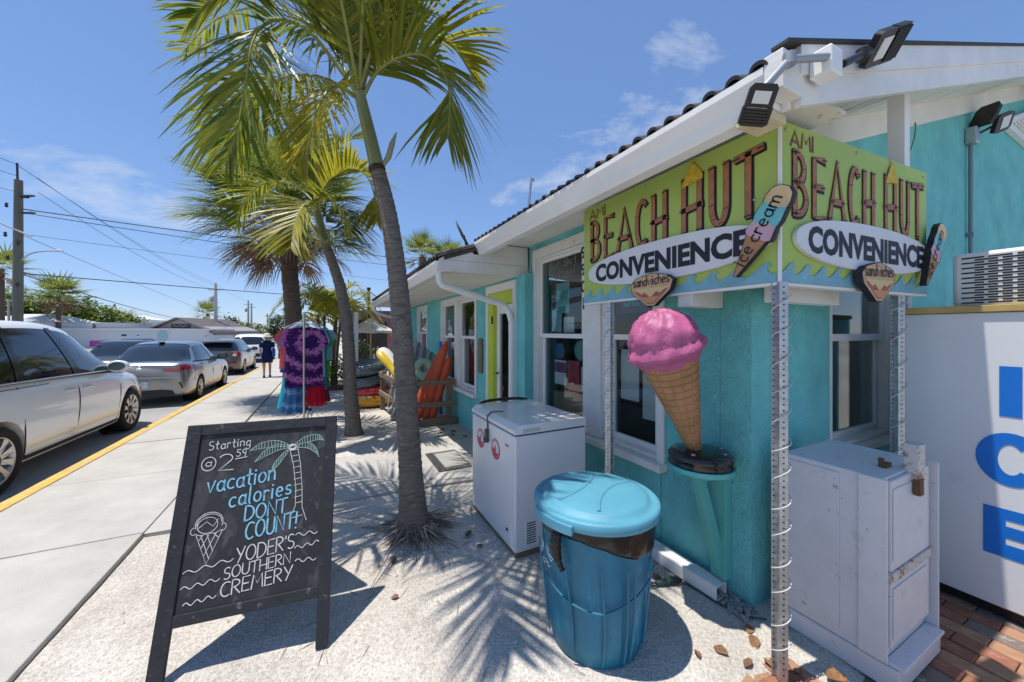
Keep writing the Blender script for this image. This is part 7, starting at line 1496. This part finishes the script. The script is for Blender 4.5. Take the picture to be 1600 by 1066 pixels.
mb = MB(); mb.bar((0, 0, 0), (0, 0, 2.05), .1, .1); tag(obj('white_post', mb, WHITE, None, (.66, 10.3, 0)), 'plain white post beside the second slender palm trunk', 'post')
mb = MB(); mb.box(-.6, 0, 0, .6, .2, .12); tag(obj('planter_edge', mb, mat('brown_edging', (.14, .07, .05), .9, var=(8, .3)), None, (.35, 10.6, 0), (0, 0, R(-8))), 'low brown planter edging in front of the shrubs', 'edging')
# ============================================================ people walking away on the pavement
SKIN = mat('skin', (.48, .27, .19), .55)
def person(label, loc, rotz, h, top, bottom, hat, bag=None, stride=.1):
    o = thing('person', label, 'person', loc, rotz); k = h/1.7
    V = [(0, 0, .92), (0, .01, 1.08), (0, .0, 1.25), (0, 0, 1.40), (0, .01, 1.47), (0, .015, 1.56), (0, .01, 1.66),
         (.09, stride*.2, .88), (.10, stride, .50), (.10, stride*1.0-.05, .09), (.10, stride+.12, .03), (-.09, 0, .88), (-.10, -stride*.4, .50), (-.10, -stride*1.2, .10), (-.10, -stride*1.2+.14, .03),
         (.17, 0, 1.38), (.22, -.03, 1.12), (.21, .08, .90), (.205, .12, .82), (-.17, 0, 1.38), (-.22, .02, 1.12), (-.20, .12, .92), (-.195, .17, .84)]
    E = [(0, 1), (1, 2), (2, 3), (3, 4), (4, 5), (5, 6), (0, 7), (7, 8), (8, 9), (9, 10), (0, 11), (11, 12), (12, 13), (13, 14), (3, 15), (15, 16), (16, 17), (17, 18), (3, 19), (19, 20), (20, 21), (21, 22)]
    Rr = [.13, .12, .13, .10, .05, .088, .07, .085, .058, .038, .035, .085, .058, .038, .035, .055, .038, .03, .032, .055, .038, .03, .032]
    me = bpy.data.meshes.new('body'); me.from_pydata([tuple(c*k for c in v) for v in V], E, []); me.materials.append(SKIN); b = bpy.data.objects.new('body', me); COL.objects.link(b); b.parent = o
    md = b.modifiers.new('skin', 'SKIN'); md.use_smooth_shade = True
    for i, r_ in enumerate(Rr): me.skin_vertices[0].data[i].radius = (r_*k, r_*k)
    me.skin_vertices[0].data[0].use_root = True
    md = b.modifiers.new('sub', 'SUBSURF'); md.levels = 1; md.render_levels = 1
    mb = MB(); mb.lathe([(r_*k, z*k) for r_, z in ((.16, .86), (.165, .95), (.15, 1.08), (.165, 1.25), (.185, 1.36), (.15, 1.43), (.06, 1.47))], 20, Matrix.Scale(.72, 4, (0, 1, 0))); obj('top', mb, top, o)
    for sg in (-1, 1):
        mb = MB(); mb.tube([(sg*.15*k, 0, 1.38*k), (sg*.22*k, -.01, 1.2*k)], [.075*k, .07*k], 10); obj('sleeve', mb, top, o)
    mb = MB(); mb.lathe([(r_*k, z*k) for r_, z in ((.20, .58), (.195, .75), (.175, .9), (.16, .99))], 20, Matrix.Scale(.75, 4, (0, 1, 0))); obj('skirt', mb, bottom, o)
    mb = MB(); mb.lathe([(r_*k, z*k) for r_, z in ((.19, 1.615), (.11, 1.635), (.105, 1.70), (.08, 1.745), (0, 1.755))], 20); obj('hat', mb, hat, o)
    mb = MB(); mb.lathe([(0, 1.5*k), (.085*k, 1.53*k), (.10*k, 1.6*k), (.1*k, 1.65*k)], 14, Matrix.Translation((0, -.02, 0))); obj('hair', mb, mat('hair_grey', (.30, .25, .20), .8), o)
    for sg, yy in ((1, stride), (-1, -stride*1.2)):
        mb = MB(); mb.box((sg*.10-.045)*k, (yy-.10)*k, 0, (sg*.10+.045)*k, (yy+.16)*k, .06*k); obj('shoe', mb, TRIM, o, bevel=.02)
    if bag:
        mb = MB(); mb.box(.16*k, -.14*k, .80*k, .28*k, .14*k, 1.15*k); obj('bag', mb, bag, o, bevel=.04)
    return o
NAVY = fabric('dress_navy', (.012, .02, .075)); 
person('person in navy top and shorts with a pale sun hat walking along the pavement', (-1.80, 14.5, .03), R(8), 1.42, NAVY, NAVY, mat('straw_pale', (.66, .60, .50), .9), fabric('bag_blue', (.03, .12, .42)))
person('person in blue with a white hat walking beyond the clothes rack', (-1.50, 16.2, .03), R(-10), 1.45, fabric('shirt_blue2', (.04, .12, .36)), fabric('shorts_navy', (.02, .03, .08)), mat('hat_white', (.70, .68, .64), .9), None, -.08)
# ============================================================ small things on the ground
dm = thing('door_mat', 'grey ribbed rubber door mat on the concrete walk beside the freezer', 'door mat', (1.27, 4.21, .02)); mb = MB(); mb.box(-.19, -.32, 0, .19, .32, .012); obj('base', mb, mat('mat_rubber', (.10, .10, .098), .85, bump=(90, .5)), dm, bevel=.004)
mb = MB(); mb.box(-.10, -.25, .0125, .17, .24, .017); obj('inset', mb, mat('mat_inset', (.33, .32, .30), .9, bump=(120, .4)), dm)
for k in range(22):
    mb = MB(); mb.box(-.185, -.31+.0285*k, .0125, -.108, -.296+.0285*k, .018); obj('rib', mb, MATS['mat_rubber'], dm)
GCORD = mat('cord_green', (.03, .07, .055), .5)
ec = thing('extension_cord', 'dark green extension cord with a black plug on the shell gravel', 'cord', (1.80, 1.62, 0)); o0 = Vector((1.80, 1.62, 0))
mb = MB()
for pth in ([(1.50, 1.70, .008), (1.62, 1.62, .008), (1.76, 1.58, .012), (1.86, 1.56, .015)], [(1.60, 1.86, .01), (1.68, 1.78, .03), (1.72, 1.66, .012), (1.80, 1.585, .012)], [(1.92, 1.54, .02), (1.97, 1.44, .008), (1.98, 1.33, .008), (2.02, 1.2, .008), (2.10, 1.13, .008)]): mb.tube([p-o0 for p in smooth_path(pth, 6)], .005, 6)
obj('cable', mb, GCORD, ec); mb = MB(); mb.tube([Vector(p)-o0 for p in ((1.78, 1.585, .02), (1.84, 1.565, .022), (1.87, 1.557, .024))], [.012, .018, .016], 8); obj('socket', mb, GCORD, ec); mb = MB(); mb.tube([Vector(p)-o0 for p in ((1.87, 1.557, .024), (1.92, 1.543, .024), (1.94, 1.53, .02))], [.021, .022, .010], 8); obj('plug', mb, BLACKP, ec)
# dry leaves
DL = mat('dry_leaf_brown', (.30, .145, .06), .75, var=(30, .5), tint=(.15, .075, .04), rust=(40, .64, (.10, .055, .03))); lr = random.Random(8)
def dry_leaf(x, y, s, z=None, par=None):
    mb = MB(); n = 7; vs = []; c1 = lr.uniform(.2, .8); c2 = lr.uniform(-.3, .9)
    for i in range(n):
        t = i/(n-1); w = .30*math.sin(PI*(t*.92+.04))**.8*(1+lr.uniform(-.15, .15))
        for sg in (-1, 0, 1): vs.append((s*(t-.5), s*sg*w, s*(c1*abs(sg)*w+c2*(t-.5)**2+.03)))
    mb.add(vs, [(i*3+k, i*3+k+1, (i+1)*3+k+1, (i+1)*3+k) for i in range(n-1) for k in range(2)], 0, lr.random(), True)
    o = obj('dry_leaf', mb, DL, None, (x, y, (z if z is not None else sand_z(x, y))+.004), (lr.uniform(-.3, .3), lr.uniform(-.3, .3), lr.uniform(0, 6.28)), fix=False)
    return o
LG = 'dry leaves on the sand'
for x, y, s in ((1.93, .93, .10), (1.86, .98, .085), (1.83, .84, .11), (2.02, .80, .10), (1.75, 1.02, .06), (1.70, 1.12, .07), (1.90, 1.08, .085), (1.96, 1.14, .07), (1.58, 1.16, .05), (1.79, 1.70, .06), (1.84, 1.64, .08), (1.87, 1.76, .06), (.96, 2.62, .085), (.40, 2.55, .06), (1.02, 4.5, .06), (1.66, 5.25, .10), (1.72, 5.42, .09), (1.55, 5.5, .08), (1.80, 5.1, .09), (1.62, 5.62, .08), (1.46, 5.3, .07), (.98, 2.45, .05), (.35, 2.2, .045)):
    tag(dry_leaf(x, y, s), 'curled brown dry leaf lying on the ground near the shop', 'leaf', LG)
mb = MB()
for k in range(160):
    if k < 70: x, y = lr.uniform(.1, 1.1), lr.uniform(2.2, 3.3)
    elif k < 110: x, y = lr.uniform(1.4, 2.1), lr.uniform(5.0, 5.9)
    else: x, y = lr.uniform(-.9, 1.9), lr.uniform(1.0, 3.0)
    a = lr.uniform(0, PI); l = lr.uniform(.01, .05); z = sand_z(x, y)+.003; mb.tube([(x-l*math.cos(a), y-l*math.sin(a), z), (x, y, z+lr.uniform(0, .008)), (x+l*math.cos(a), y+l*math.sin(a), z)], [.0008, .0018, .0006], 4, tint=lr.random())
o = obj('twig_litter', mb, mat('twig', (.16, .11, .07), .9, tint=(.34, .25, .16))); tag(o, 'thin dry twigs and leaf scraps littering the sand', 'litter', kind='stuff')
mb = MB()
for k in range(150):
    x = lr.uniform(1.99, 2.12); y = lr.uniform(1.18, 1.5); s = lr.uniform(.008, .018); M = Matrix.Translation((x, y, s*.4)) @ Euler((lr.random()*6, lr.random()*6, lr.random()*6)).to_matrix().to_4x4(); mb.box(-s, -s*.7, -s*.5, s, s*.7, s*.5, 0, M)
o = obj('corner_gravel', mb, mat('gravel_grey', (.33, .32, .31), .9, var=(30, .4))); tag(o, 'grey gravel heaped at the foot of the wall corner', 'gravel', kind='stuff')
